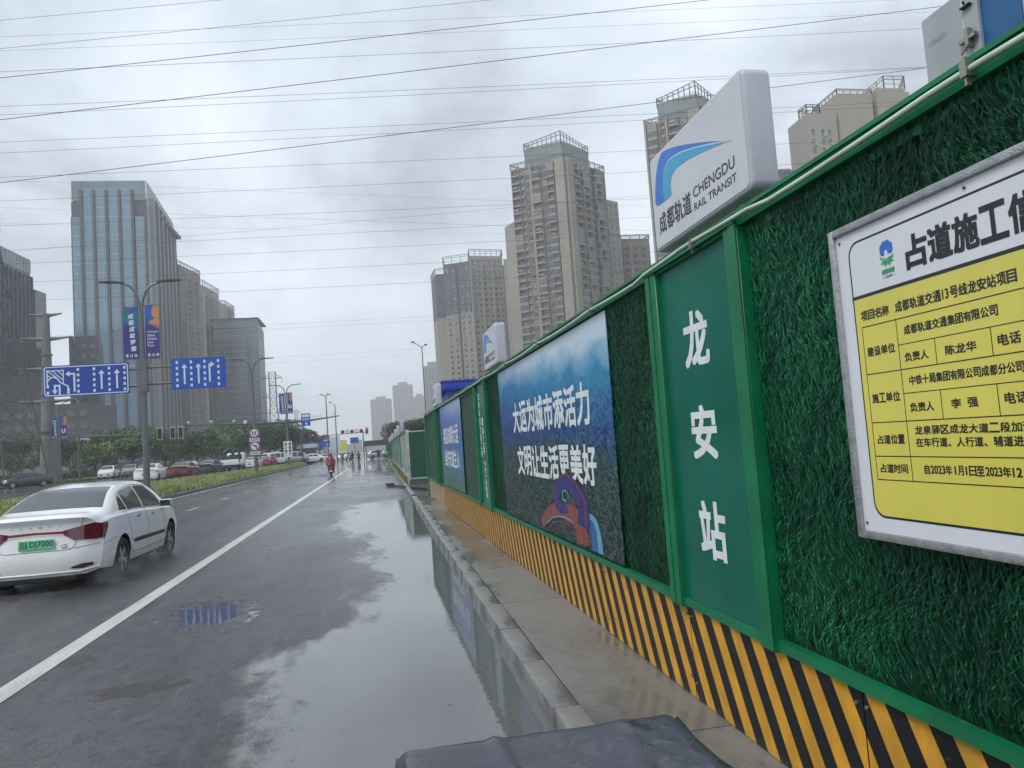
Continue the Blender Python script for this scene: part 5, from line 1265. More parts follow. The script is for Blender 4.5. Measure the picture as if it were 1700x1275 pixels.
# lattice tower: legs, horizontals and diagonals as real members
LAT = mat('lattice_steel', (0.10, 0.105, 0.11), .5, metal=.4)
def lattice(name, label, loc, Ht, wb, wt, arms, rz=0, r=.08, levels=12, insul=True):
    t_ = thing(name, label, 'power tower', loc, rz, 'lattice power towers')
    def wd(z): 
        k = Ht*.62; return (wb+(wt-wb)*min(1, z/k))/2
    cr_ = [(-1, -1), (1, -1), (1, 1), (-1, 1)]; zs = [Ht*(i/levels)**.9 for i in range(levels+1)]
    for cx, cy in cr_: MB().tube([(cx*wd(z), cy*wd(z), z) for z in zs], r*1.3, 4, caps=False).build('leg', LAT, t_)
    mb = MB()
    for a, b_ in zip(zs, zs[1:]):
        for i in range(4):
            c, d_ = cr_[i], cr_[(i+1) % 4]
            mb.tube([(c[0]*wd(b_), c[1]*wd(b_), b_), (d_[0]*wd(b_), d_[1]*wd(b_), b_)], r*.7, 3, caps=False)
            mb.tube([(c[0]*wd(a), c[1]*wd(a), a), (d_[0]*wd(b_), d_[1]*wd(b_), b_)], r*.7, 3, caps=False); mb.tube([(d_[0]*wd(a), d_[1]*wd(a), a), (c[0]*wd(b_), c[1]*wd(b_), b_)], r*.7, 3, caps=False)
    mb.build('bracing', LAT, t_, kind='stuff')
    for z, l in arms:
        for s in (-1, 1):
            mb = MB(); w_ = wd(z)
            mb.tube([(s*w_, -w_, z), (s*l, 0, z+.4)], r, 4).tube([(s*w_, w_, z), (s*l, 0, z+.4)], r, 4).tube([(s*w_, 0, z+2), (s*l, 0, z+.4)], r, 4)
            for k in (.33, .66): mb.tube([(s*(w_+(l-w_)*k), 0, z+.2), (s*(w_+(l-w_)*k), 0, z+2-1.6*k)], r*.6, 3)
            a = mb.build('cross_arm', LAT, t_)
            if insul: MB().tube([(s*l, 0, z+.3), (s*l, 0, z-2.2)], .12, 5).build('insulator', LAT, a)
    return t_
lattice('power_tower', 'near lattice power tower cut by the left edge of the photo', (-43.2, 92, .1), 52, 11.0, 3, [(31, 3.0), (41, 3), (48, 3)], r=.075, levels=13)
lattice('power_tower', 'slim lattice power tower between the grey glass block and the banner lamp', (-52.4, 420, 0), 47, 8.5, 3.4, [(25, 7), (33.5, 6.5), (43.5, 5.0)], r=.11)
lattice('power_tower', 'faint far lattice power tower right of the banner lamp post', (-88, 900, 0), 54, 11, 3, [(34, 8), (42, 7), (50, 6)], r=.16, levels=9, insul=False)
# traffic signal heads on a mast arm over the far carriageway, seen past the nearest lamp post
SG = mat('signal_frame_white', (.6, .62, .62), .4)
ts = thing('traffic_signal', 'mast arm with three white edged black signal heads right of the nearest lamp post', 'traffic light', (-34, 96, .4))
MB().tube([(0, 0, 0), (0, 0, 5.6)], [.16, .12], 10).build('mast', POLEG, ts, smooth=True); MB().tube([(0, 0, 5.2), (5, 0, 5.05), (11.6, 0, 5.0)], [.12, .09, .05], 8).build('arm', POLEG, ts, smooth=True)
RL = bpy.data.materials.new('lit_red_lamp'); RL.use_nodes = True; b_ = RL.node_tree.nodes['Principled BSDF']; b_.inputs['Base Color'].default_value = (.8, .02, .02, 1); b_.inputs['Emission Color'].default_value = (1, .05, .05, 1); b_.inputs['Emission Strength'].default_value = 2.0
def signal_head(root, x, z, y=-.1, w_=.42, h=1.25, frame=True, lit=False):
    e_ = MB().box(x-w_/2, x+w_/2, y-.15, y, z, z+h).build('signal_head', BLK, root)
    if frame: MB().box(x-w_/2-.09, x+w_/2+.09, y, y+.02, z-.09, z+h+.09).build('back_board', SG, e_)
    for k in range(3):
        n = 12; M = frameM((x, y-.152, z+h*(.82-.32*k)), (1, 0, 0), (0, 0, 1)); mb = MB(); mb.flat([(.14*math.cos(2*math.pi*i/n), .14*math.sin(2*math.pi*i/n)) for i in range(n)], M)
        mb.build('lens', RL if (lit and k == 0) else PLS, e_)
for x in (8.9, 10.35, 11.25): signal_head(ts, x, 4.35)
MB().box(8.6, 11.6, -.03, .03, 4.95, 5.03).build('cross_bar', POLEG, ts)
# sign gantry over the left carriageway (arm entering from the left edge)
ga = thing('camera_gantry', 'long horizontal camera gantry arm entering at the left edge of the photo', 'gantry', (-40.6, 84, .4))
MB().tube([(2.6, 0, 0), (2.6, 0, 6.6)], [.16, .13], 10).build('mast', POLE, ga, smooth=True); MB().tube([(2.6, 0, 6.2), (-3, 0, 6.0), (-14, 0, 5.6)], [.12, .1, .08], 8).build('arm', POLE, ga, smooth=True)
for x in (-3.6, -2.9, -1.6): ob('camera_box', ca, ga, loc=(x, 0, 6.1))
# ---- junction furniture
def simple_pole(name, label, loc, h, heads, r=.09, cat='street lamp', grp=None):
    t_ = thing(name, label, cat, loc, 0, grp); MB().tube([(0, 0, 0), (0, 0, h)], [r*1.4, r*.8], 8).build('pole', POLE, t_, smooth=True)
    for dx, dz in heads:
        a = MB().tube([(0, 0, h-.1), (dx, 0, h+dz)], .05, 6).build('arm', POLE, t_); MB().box(dx-.25 if dx < 0 else dx-.1, dx+.1 if dx < 0 else dx+.25, -.15, .15, h+dz-.08, h+dz+.08).build('lamp_head', LAMPG, a)
    return t_
simple_pole('flood_light_mast', 'tall mast with four floodlights above the junction', (-8.95, 150, 0), 12.8, [(-.9, .25), (-.5, .15), (.3, .3), (.65, .15)], .11)
simple_pole('street_lamp', 'single headed lamp post right of the floodlight mast', (-6.7, 137, 0), 10.1, [(-.75, .45)], .09)
simple_pole('utility_pole', 'dark pole with two small lamp brackets rising behind the blue cabin', (6.2, 92, 0), 13.8, [(-1.0, .6), (.4, .2)], .07)
# red and white regulatory boards on a far gantry
GN = thing('sign_gantry', 'far overhead gantry with a row of round red and white signs above the junction', 'gantry', (-9, 196, 0))
MB().tube([(6.0, 0, 0), (6.0, 0, 6.6)], .14, 8).build('mast', POLE, GN); MB().tube([(-8, 0, 6.0), (7, 0, 6.3)], .10, 6).build('arm', RDS, GN)
for i in range(5):
    x = 1.0+i*1.15; n = 14; pr = MB().prism([(.48*math.cos(2*math.pi*k/n), .48*math.sin(2*math.pi*k/n)) for k in range(n)], -.03, .03, frameM((x, -.2, 6.7), (1, 0, 0), (0, 0, 1))).build('round_sign', RDS if i % 2 else POLEG, GN)
    MB().flat([(.34*math.cos(2*math.pi*k/n), .34*math.sin(2*math.pi*k/n)) for k in range(n)], frameM((x, -.2, 6.7), (1, 0, 0), (0, 0, 1)), .036).build('sign_face', WHITE if i % 2 else LBT, pr)
signal_head(GN, 7.0, 5.9, -.1, .6, 1.5, True, True)
signal_head(GN, -6.4, 5.2, -.1, .5, 1.5, False, True); signal_head(GN, -7.4, 5.2, -.1, .5, 1.5, False)
pn = MB().box(-4.9, -2.3, -.3, -.24, 3.2, 4.7).build('sign_panel', SBL, GN); mb = MB(); arrow(mb, frameM((0, -.302, 0), (1, 0, 0), (0, 0, 1)), [(-3.2, 3.4), (-2.7, 4.3)], .15, .35); mb.build('lane_arrow', SWH, pn)
MB().tube([(-3.6, -.2, 0), (-3.6, -.2, 4.5)], .08, 6).build('sign_post', POLE, GN)
SB = thing('signal_mast', 'dark traffic signal mast beside the white sign at the junction corner', 'traffic light', (-10.8, 128, 0))
MB().tube([(-1, 0, 0), (-1, 0, 5.2)], .12, 8).build('mast', POLEG, SB)
for x in (-1.6, -.2): signal_head(SB, x, 3.8, -.1, .4, 1.2, False)
MB().tube([(-1.8, 0, 4.9), (.2, 0, 4.9)], .06, 6).build('arm', POLEG, SB)
for k, (x, y, z0, z1, w_, m_, lb) in enumerate([(-7.8, 192, 1.5, 4.6, 1.6, BYE, 'yellow upright panel beyond the junction'), (-12.8, 205, 1.0, 5.2, 1.5, SWH, 'pale green upright panel left of the floodlight mast'),
                                          (-10.2, 200, .6, 5.8, 2.6, SWH, 'wide pale panel directly behind the floodlight mast'), (-5.0, 188, 3.6, 5.0, 2.0, SBL, 'blue direction sign hanging right of the single lamp post')]):
    t_ = thing('road_sign', lb, 'sign', (x, y, 0)); MB().box(-w_/2, w_/2, -.04, .04, z0, z1).build('sign_panel', m_, t_); MB().tube([(0, .1, 0), (0, .1, z1-.1)], .08, 6).build('post', POLE, t_)
KI = thing('kiosk_building', 'low blue and white police style kiosk at the junction corner', 'kiosk', (-18.5, 188, 0))
KB = mat('kiosk_dark', (.08, .1, .14), .5); MB().box(-4, 4, 0, 6, 0, 3.2).build('wall', KB, KI); MB().box(-4.6, 4.6, -.6, 6.5, 3.2, 4.2).build('roof', mat('kiosk_pale', (.45, .55, .65), .5), KI)
for x in (-2.5, -.2, 2.1): MB().box(x-.7, x+.7, -.05, 0, 1.0, 2.4).build('window', GLS, KI)
# canopy / dark bus shelter at far right, blue cabin behind hoarding, beacon
CN = thing('site_canopy', 'long low dark canopy roof across the carriageway end beside the far hoarding', 'canopy', (-2.4, 158, 0))
DKR = mat('canopy_dark', (.03, .05, .05), .6); MB().box(0, 8.5, 0, 4, 2.5, 3.6).build('roof', DKR, CN)
for x in (.3, 8.2): MB().box(x, x+.2, 0, .2, 0, 2.5).build('post', POLE, CN)
BC = thing('blue_cabin', 'bright blue flat roofed site cabin rising behind the hoarding', 'cabin', (3.3, 35.0, 0))
BLU = mat('cabin_blue', (.012, .045, .42), .35, var=.12, vscale=1, streak=.15)
MB().box(.15, 3.2, .2, 5, 0, 4.2).build('wall', BLU, BC); me = MB().box(-.1, 3.4, -.1, 5.2, 4.2, 4.58).mesh('roof', BLU); bevel(me, .03, 2); ob('roof', me, BC)
MB().box(-.16, 3.46, -.16, 5.26, 4.58, 4.66).build('roof_edge', BLU, BC); MB().tube([(1.7, .1, 4.5), (1.7, .1, 1.5)], .02, 5).build('downpipe', SWH, BC)
WB = thing('warning_beacon', 'small red and white beacon just showing above the hoarding near the large poster', 'beacon', (1.98, 7.6, 2.71))
MB().tube([(0, 0, 0), (0, 0, .05)], .04, 10).build('base', WHITE, WB, smooth=True); MB().tube([(0, 0, .05), (0, 0, .11), (0, 0, .13)], [.075, .07, .03], 12).build('lens', RDS, WB, smooth=True)
# ================================================================== FAR HOARDING with return gate
FH = thing('far_hoarding', 'second weathered pale green hoarding running away along the kerb beyond the site entrance', 'fence', (1.42, 35, 0), -.0070)
PT2 = mat('weathered_turf_sheet', (.10, .24, .22), .4, var=.5, vscale=.9, col2=(.26, .38, .42), streak=.4); PSTW = mat('weathered_post', (.42, .46, .42), .6, var=.4, vscale=2, streak=.6)
PT3 = mat('weathered_poster', (.10, .22, .40), .4, var=.5, vscale=1.2, col2=(.22, .40, .46), streak=.2)
for i in range(26):
    y = i*6.2
    me = MB().box(-.06, .10, y, y+.2, 0.02, 2.5).mesh('post', PSTW if i < 2 else GRN); ob('post', me, FH)
    MB().box(0, .04, y+.2, y+6.2, .42, 2.42).build('panel', PT2 if i % 2 else PT3, FH)
    if i < 8:
        for k in range(5): MB().box(-.03, .0, y+.2+k*1.2, y+.26+k*1.2, .42, 2.42).build('rib', PSTW, FH)
MB().box(-.05, .06, .2, 161, 2.42, 2.50).build('top_rail', GRN, FH); MB().box(-.05, .06, .2, 161, .34, .42).build('bottom_rail', PSTW, FH)
MB().box(.0, .12, .2, 161, 0.0, .34).build('plinth', RUST, FH)
sb_ = MB(); 
for k, (y, lb) in enumerate(((44.5, 'nearest of the small white light boxes on the far hoarding'), (55, 'second small white light box on the far hoarding'), (66, 'third small white light box on the far hoarding'), (82, 'fourth small white light box on the far hoarding'), (98, 'fifth small white light box on the far hoarding'), (117, 'farthest small white light box on the far hoarding'))):
    t_ = thing('light_box_sign', lb, 'sign', (1.5+.0070*(y-35), y, 2.5), -.007, 'rail transit light boxes standing on the hoarding')
    me = MB().box(-.1, .1, -.65, .65, .08, .80).mesh('casing', LBE); bevel(me, .03, 2); ob('casing', me, t_); MB().box(-.03, .03, -.4, -.34, 0, .1).box(-.03, .03, .34, .4, 0, .1).build('bracket', ALU, t_)
GT = thing('gate_leaf', 'dark green turf covered gate leaf in a pale frame at the site entrance', 'gate', (1.46, 34.9, .0))
MB().box(.04, .86, 0, .04, .30, 2.38).build('panel', TB2 if False else mat('gate_turf', (.006, .065, .032), .6, var=.5, vscale=18, bump=.8, bscale=70), GT)
for a in ((.0, .04, .22, 2.44), (.86, .90, .22, 2.44)): MB().box(a[0], a[1], -.02, .05, a[2], a[3]).build('frame', PSTW, GT)
MB().box(.04, .86, -.02, .05, 2.38, 2.44).build('frame', PSTW, GT); MB().box(.04, .86, -.02, .05, .24, .30).build('frame', PSTW, GT)
MB().box(-.02, .92, -.01, .2, 0, .24).build('threshold', mat('wet_steel_plate', (.05, .07, .06), .2, var=.4, vscale=4), GT)
WEED = grass('weeds', 5000, lambda u, y: 1.25+.0070*(y-35)+.25*u, lambda x, y: .03, .08, .34, [G2, G1, mat('dead_stalk', (.16, .10, .05), .8)], 35.2, 75, 9, .006)
T(ob('kerb_weeds', WEED), 'ragged weeds growing along the foot of the far hoarding', 'weeds', kind='stuff')
PLK = thing('timber_plank', 'dark wet plank lying askew at the corner of the far hoarding', 'plank', (1.25, 31.5, .03), rad(14))
me = MB().box(-.05, .05, -3, 3, 0, .07).mesh('board', mat('wet_timber', (.04, .03, .022), .4, var=.4)); ob('board', me, PLK); me = MB().box(-.14, .14, 2.7, 3.2, .0, .14).mesh('block', MATS['wet_timber']); ob('block', me, PLK)

# ================================================================== PEOPLE
def body_mesh(name, joints, bones, m_, sub=1):
    """one continuous skinned surface; joints: (x, y, z, radius)"""
    me = bpy.data.meshes.new(name); me.from_pydata([j[:3] for j in joints], bones, []); o = bpy.data.objects.new(name, me); COL.objects.link(o)
    o.modifiers.new('s', 'SKIN')
    for i, sv in enumerate(me.skin_vertices[0].data): sv.radius = (joints[i][3], joints[i][3]*(joints[i][4] if len(joints[i]) > 4 else 1)); sv.use_root = i == 0
    sm_ = o.modifiers.new('u', 'SUBSURF'); sm_.levels = sub; sm_.render_levels = sub
    dg = bpy.context.evaluated_depsgraph_get(); r = bpy.data.meshes.new_from_object(o.evaluated_get(dg)); bpy.data.objects.remove(o)
    r.materials.clear(); r.materials.append(m_); r.polygons.foreach_set('use_smooth', [True]*len(r.polygons)); r.name = name; return r
SKIN = mat('skin', (.42, .26, .19), .5); DKC = mat('dark_cloth', (.025, .025, .03), .7); PON = mat('red_rain_poncho', (.17, .010, .022), .3, var=.25, vscale=5); PNB = mat('blue_cloth', (.05, .08, .16), .7); HEL = mat('helmet_red', (.28, .02, .03), .2, coat=.5)
def head_parts(root, x, y, z, helmet):
    me = bpy.data.meshes.new('helmet'); bm = bmesh.new(); bmesh.ops.create_uvsphere(bm, u_segments=14, v_segments=9, radius=.135)
    for v in bm.verts:
        if v.co.z < -.05: v.co.z = -.05-.4*(-v.co.z-.05)
        v.co.y *= 1.15
    for f in bm.faces: f.smooth = True
    bm.to_mesh(me); bm.free(); me.materials.append(helmet); ob('helmet', me, root, loc=(x, y, z+.03))
def scooter(label, slabel, loc, rz, coat, shell, helmet, group=None, poncho=False, name='rider'):
    pr = thing('person', label, 'person', loc, rz, group)
    J = [(0, 0, .80, .16), (0, .03, 1.02, .17), (0, .05, 1.26, .18, .7), (0, .08, 1.40, .07), (0, .10, 1.53, .095),
         (.19, .06, 1.30, .075), (.27, .25, 1.08, .06), (.27, .50, .98, .045), (.27, .58, .99, .045), (-.19, .06, 1.30, .075), (-.27, .25, 1.08, .06), (-.27, .50, .98, .045), (-.27, .58, .99, .045),
         (.12, .05, .76, .11), (.19, .42, .70, .085), (.17, .36, .30, .055), (.17, .48, .24, .05), (-.12, .05, .76, .11), (-.19, .42, .70, .085), (-.17, .36, .30, .055), (-.17, .48, .24, .05)]
    E_ = [(0, 1), (1, 2), (2, 3), (3, 4), (2, 5), (5, 6), (6, 7), (7, 8), (2, 9), (9, 10), (10, 11), (11, 12), (0, 13), (13, 14), (14, 15), (15, 16), (0, 17), (17, 18), (18, 19), (19, 20)]
    ob('body', body_mesh('body', J, E_, coat), pr); head_parts(pr, 0, .10, 1.56, helmet)
    if poncho:
        n = 20; mb = MB(); vs = []; rows = [(1.45, .09, .10, .08), (1.36, .20, .15, .06), (1.2, .27, .21, .05), (1.0, .31, .27, .05), (.86, .33, .36, .08), (.76, .34, .42, .1)]
        for z, rx, ry, yc in rows:
            for i in range(n):
                a = 2*math.pi*i/n; k = 1+.07*math.sin(5*a+z*6)*(1.5-z); vs.append((rx*k*math.cos(a), yc+ry*k*math.sin(a), z+.03*math.sin(3*a)))
        mb.add(vs, [(r*n+i, r*n+(i+1) % n, (r+1)*n+(i+1) % n, (r+1)*n+i) for r in range(len(rows)-1) for i in range(n)]); mb.build('poncho', coat, pr, smooth='all')
    sc_ = thing('scooter', slabel, 'scooter', loc, rz)
    wt = wheel_mesh(.235, .11, 5, 16)
    for y in (-.45, .80):
        e_ = ob('wheel', None, sc_, loc=(0, y, .235)); ob('tyre', wt[0], e_); ob('rim', wt[1], e_)
    me = MB().prism([(-.62, .40), (-.66, .62), (-.50, .74), (.10, .74), (.22, .60), (.26, .30), (.55, .26), (.62, .80), (.70, .98), (.78, .96), (.74, .50), (.70, .20), (.0, .17), (-.30, .26)], -.13, .13, frameM((0, 0, 0), (0, 1, 0), (0, 0, 1))).mesh('shell', shell)
    bevel(me, .03, 2); ob('shell', me, sc_)
    me = MB().box(-.13, .13, -.55, .16, .735, .80).mesh('seat', PLS); bevel(me, .03, 2); ob('seat', me, sc_)
    MB().tube([(-.32, .58, 1.0), (0, .66, 1.02), (.32, .58, 1.0)], .02, 6).build('handlebar', PLS, sc_)
    MB().box(-.10, .10, -.67, -.63, .50, .58).build('tail_light', TLB, sc_); MB().box(-.11, .11, -.71, -.69, .32, .45).build('number_plate', SWH, sc_)
    MB().tube([(0, .80, .235), (0, .68, .9)], .025, 6).build('fork', PLS, sc_); MB().box(-.07, .07, -.72, -.45, .44, .46).build('mudguard', PLS, sc_)
    return pr
random.seed(5)
scooter('person in a dark red rain poncho and helmet riding along the white line', 'dark red scooter under the rider in the red rain poncho', (-3.32, 57.5, 0), rad(2), PON, mat('scooter_dark_red', (.12, .01, .015), .3, coat=.5), HEL, poncho=True)
GRJ = mat('green_jacket', (.10, .22, .08), .6); BRC = mat('brown_coat', (.16, .08, .06), .7)
scooter('person in a pale green top riding a scooter beyond the red poncho rider', 'black scooter ridden by the person in the pale green top', (-5.35, 124, 0), 0, GRJ, PBK, WHITE)
scooter('person in dark clothes riding the middle scooter of the distant group', 'middle scooter of the distant group, ridden by someone in dark clothes', (-3.6, 119, 0), rad(4), DKC, PRD, BLK)
scooter('person in a brownish coat riding the rightmost scooter of the distant group', 'rightmost scooter of the distant group under a brownish coat', (-2.55, 113, 0), rad(-3), BRC, PRD, RDS)
def walker(label, loc, rz, top, leg):
    pr = thing('person', label, 'person', loc, rz)
    J = [(0, 0, .93, .15), (0, 0, 1.12, .14), (0, 0, 1.36, .17, .65), (0, 0, 1.50, .06), (0, .01, 1.63, .10),
         (.20, 0, 1.38, .06), (.25, .02, 1.12, .048), (.24, .12, .90, .036), (-.20, 0, 1.38, .06), (-.25, -.02, 1.12, .048), (-.24, .06, .90, .036)]
    E_ = [(0, 1), (1, 2), (2, 3), (3, 4), (2, 5), (5, 6), (6, 7), (2, 8), (8, 9), (9, 10)]
    J += [(.10, .0, .85, .09), (.11, .16, .48, .065), (.11, .12, .08, .045), (.11, .26, .04, .04), (-.10, 0, .85, .09), (-.11, -.10, .48, .065), (-.11, -.28, .10, .045), (-.11, -.16, .04, .04)]
    E_ += [(0, 11), (11, 12), (12, 13), (13, 14), (0, 15), (15, 16), (16, 17), (17, 18)]
    me = body_mesh('body', J, E_, top); me.materials.append(leg); me.materials.append(SKIN)
    for p in me.polygons:
        z = sum(me.vertices[v].co.z for v in p.vertices)/len(p.vertices); p.material_index = 1 if z < .92 else (2 if z > 1.5 else 0)
    ob('body', me, pr); head_parts(pr, 0, -.01, 1.66, BLK)
walker('person in dark clothes walking at the far end beside the hoarding', (.35, 117, 0), rad(10), DKC, DKC)
walker('person in a white top walking right of the dark clothed person', (1.15, 119, 0), rad(-10), WHITE, PNB)
# ================================================================== COVERED CART in the foreground
CV = thing('covered_cart', 'box shaped cart under a wet dark grey vinyl cover at the bottom of the view', 'cart', (0, 0, 0))
m, t, b = newmat('wet_vinyl'); P = nd(t, 'ShaderNodeTexCoord').outputs['Object']
n1_ = noise(t, P, 3.0, 6, .65); n2_ = noise(t, mapped(t, P, (1, 1, 1), (3, 1, 0)), 9.0, 7, .7, 1.2)
wet = sstep(t, n2_, .47, .53)
c = cmix(t, n1_, (.034, .036, .052), (.052, .055, .076)); c = cmix(t, mth(t, 'MULTIPLY', wet, .25), c, (.02, .021, .03))
t.links.new(c, b.inputs['Base Color']); t.links.new(fmix(t, wet, .36, .16), b.inputs['Roughness'])
fw = noise(t, P, 150, 2, .5); dd_ = mth(t, 'ADD', mth(t, 'MULTIPLY', n1_, 1.0), mth(t, 'MULTIPLY', wet, .05)); dd_ = mth(t, 'ADD', dd_, mth(t, 'MULTIPLY', sstep(t, fw, .6, .66), .05))
bp_ = nd(t, 'ShaderNodeBump', ins={'Strength': .16, 'Distance': .02, 'Height': dd_}); t.links.new(bp_.outputs[0], b.inputs['Normal']); VIN = m
nx, ny = 70, 90; cx0, cx1, cy0, cy1, zt = .0, .60, .35, 1.60, 1.10
rr = np.random.RandomState(2)
vs = []; 
def hgt(u, v):
    x, y = u, v; e = min(u, 1-u)*(cx1-cx0); f = min(v, 1-v)*(cy1-cy0)
    sag = -.020*math.sin(math.pi*min(1, max(0, u)))*math.sin(math.pi*min(1, max(0, v)))
    fold = .007*math.exp(-((u-.34-.30*(1-v)**1.5)/.022)**2)*(1 if v > .25 else v/.25)+.002*math.exp(-((u-.80+.3*(1-v))/.03)**2)
    wr = .0007*math.sin(23*u+7*math.sin(5*v))*math.sin(9*v+3*u)+.0004*math.sin(61*v+11*math.sin(7*u))
    return sag+fold+wr
def edge_round(d, r=.035): return 0 if d > r else -(r-math.sqrt(max(0, r*r-(r-d)**2)))
for j in range(ny):
    for i in range(nx):
        u = i/(nx-1); v = j/(ny-1); us = (u-.12)/.76; vs_ = (v-.10)/.8
        def fold1(s, a, b_):   # parameter -> position along the top, then down the side
            Ls = b_-a
            if s < 0: return a+.02*s*1.0-.012*math.sin(s*9), s*3.2
            if s > 1: return b_+.02*(s-1), -(s-1)*3.2
            return a+Ls*s, 0
        x, dz1 = fold1(us, cx0, cx1); y, dz2 = fold1(vs_, cy0, cy1)
        z = zt+max(-.9, dz1+dz2 if (dz1 and dz2) else dz1+dz2)
        ex = min(max(0, us), 1); ey = min(max(0, vs_), 1)
        if 0 <= us <= 1 and 0 <= vs_ <= 1: z += hgt(us, vs_)+edge_round(min(us, 1-us)*(cx1-cx0))+edge_round(min(vs_, 1-vs_)*(cy1-cy0))
        else: x += .006*math.sin(17*y+5*z)*(1 if us < 0 or us > 1 else .3); y += .004*math.sin(19*x+6*z)
        vs.append((x, y, z-.0))
mb = MB(); mb.add(vs, [(j*nx+i, j*nx+i+1, (j+1)*nx+i+1, (j+1)*nx+i) for j in range(ny-1) for i in range(nx-1)]); mb.build('cover', VIN, CV, smooth='all')
MB().box(.03, .57, .38, 1.57, .45, 1.04).build('box', PLS, CV)
wt = wheel_mesh(.21, .08, 5, 20)
for x in (.08, .52):
    for y in (.55, 1.4):
        e_ = ob('wheel', None, CV, loc=(x, y, .21)); ob('tyre', wt[0], e_); ob('rim', wt[1], e_)
MB().box(.08, .52, .5, 1.45, .2, .45).build('chassis', PLS, CV)
# ================================================================== BUILDINGS
def FM(P0, P1, z=0): return frameM((P0[0], P0[1], z), (P1[0]-P0[0], P1[1]-P0[1], 0), (0, 0, 1))
def flen(P0, P1): return math.hypot(P1[0]-P0[0], P1[1]-P0[1])
def MBox(mb, M, u0, u1, z0, z1, d0, d1, mi=0):   # box in facade coordinates (u, z, outwards)
    mb.box(u0, u1, z0, z1, d0, d1, mi, M)
def walls(name, poly, z0, z1, m_, root):
    n = len(poly); mb = MB(); vs = [(x, y, z) for z in (z0, z1) for x, y in poly]
    mb.add(vs, [tuple(range(n))[::-1], tuple(range(n, 2*n))]+[(i, (i+1) % n, n+(i+1) % n, n+i) for i in range(n)]); return mb.build(name, m_, root)
BGL = glossy_glass('window_glass_dark', (0.035, 0.042, 0.050), .08, .6, .25)
BGV = [BGL, BGL, glossy_glass('window_glass_mid', (.09, .10, .105), .15, .5, .4), mat('curtained_window', (.22, .20, .17), .5, var=.4, vscale=1.5), glossy_glass('window_glass_teal', (.05, .085, .09), .1, .5, .3), BGL]
BFR = mat('window_frame_pale', (.32, .32, .31), .5)
def unit_window(w_, h, m_frame=None):
    mb = MB(); t = .09
    mb.box(0, w_, 0, h, .01, .03, 0)
    for a in ((0, t, 0, h), (w_-t, w_, 0, h), (t, w_-t, 0, t), (t, w_-t, h-t, h), (w_/2-.03, w_/2+.03, t, h-t)): mb.box(a[0], a[1], a[2], a[3], .0, .10, 1)
    mb.box(-.08, w_+.08, -.12, 0, 0, .18, 2); return mb
def unit_balcony(w_, h):
    mb = MB()
    mb.box(.1, w_-.1, 0, h-.30, .01, .03, 0)                          # dark opening with sliding glass
    mb.box(w_/2-.04, w_/2+.04, 0, h-.3, .03, .07, 1)
    mb.box(0, w_, -.15, .0, 0, 1.25, 2)                                # slab
    mb.box(.0, w_, .0, .55, 1.17, 1.25, 2); mb.box(.02, w_-.02, .98, 1.06, 1.17, 1.23, 1)
    for k in range(3): mb.box(.05+k*(w_-.14)/2, .11+k*(w_-.14)/2, .55, .98, 1.18, 1.22, 1)
    mb.box(0, .10, 0, h-.15, .0, 1.17, 2); mb.box(w_-.10, w_, 0, h-.15, .0, 1.17, 2)
    return mb
def unit_enclosed(w_, h):    # glazed-in balcony
    mb = MB(); mb.box(0, w_, -.15, .75, 0, 1.15, 2); mb.box(.04, w_-.04, .75, h-.25, 0, 1.08, 0)
    for k in range(4): u = k*(w_-.08)/3; mb.box(u, u+.08, .75, h-.25, 1.08, 1.14, 1)
    mb.box(0, w_, h-.25, h-.15, 0, 1.15, 1); return mb
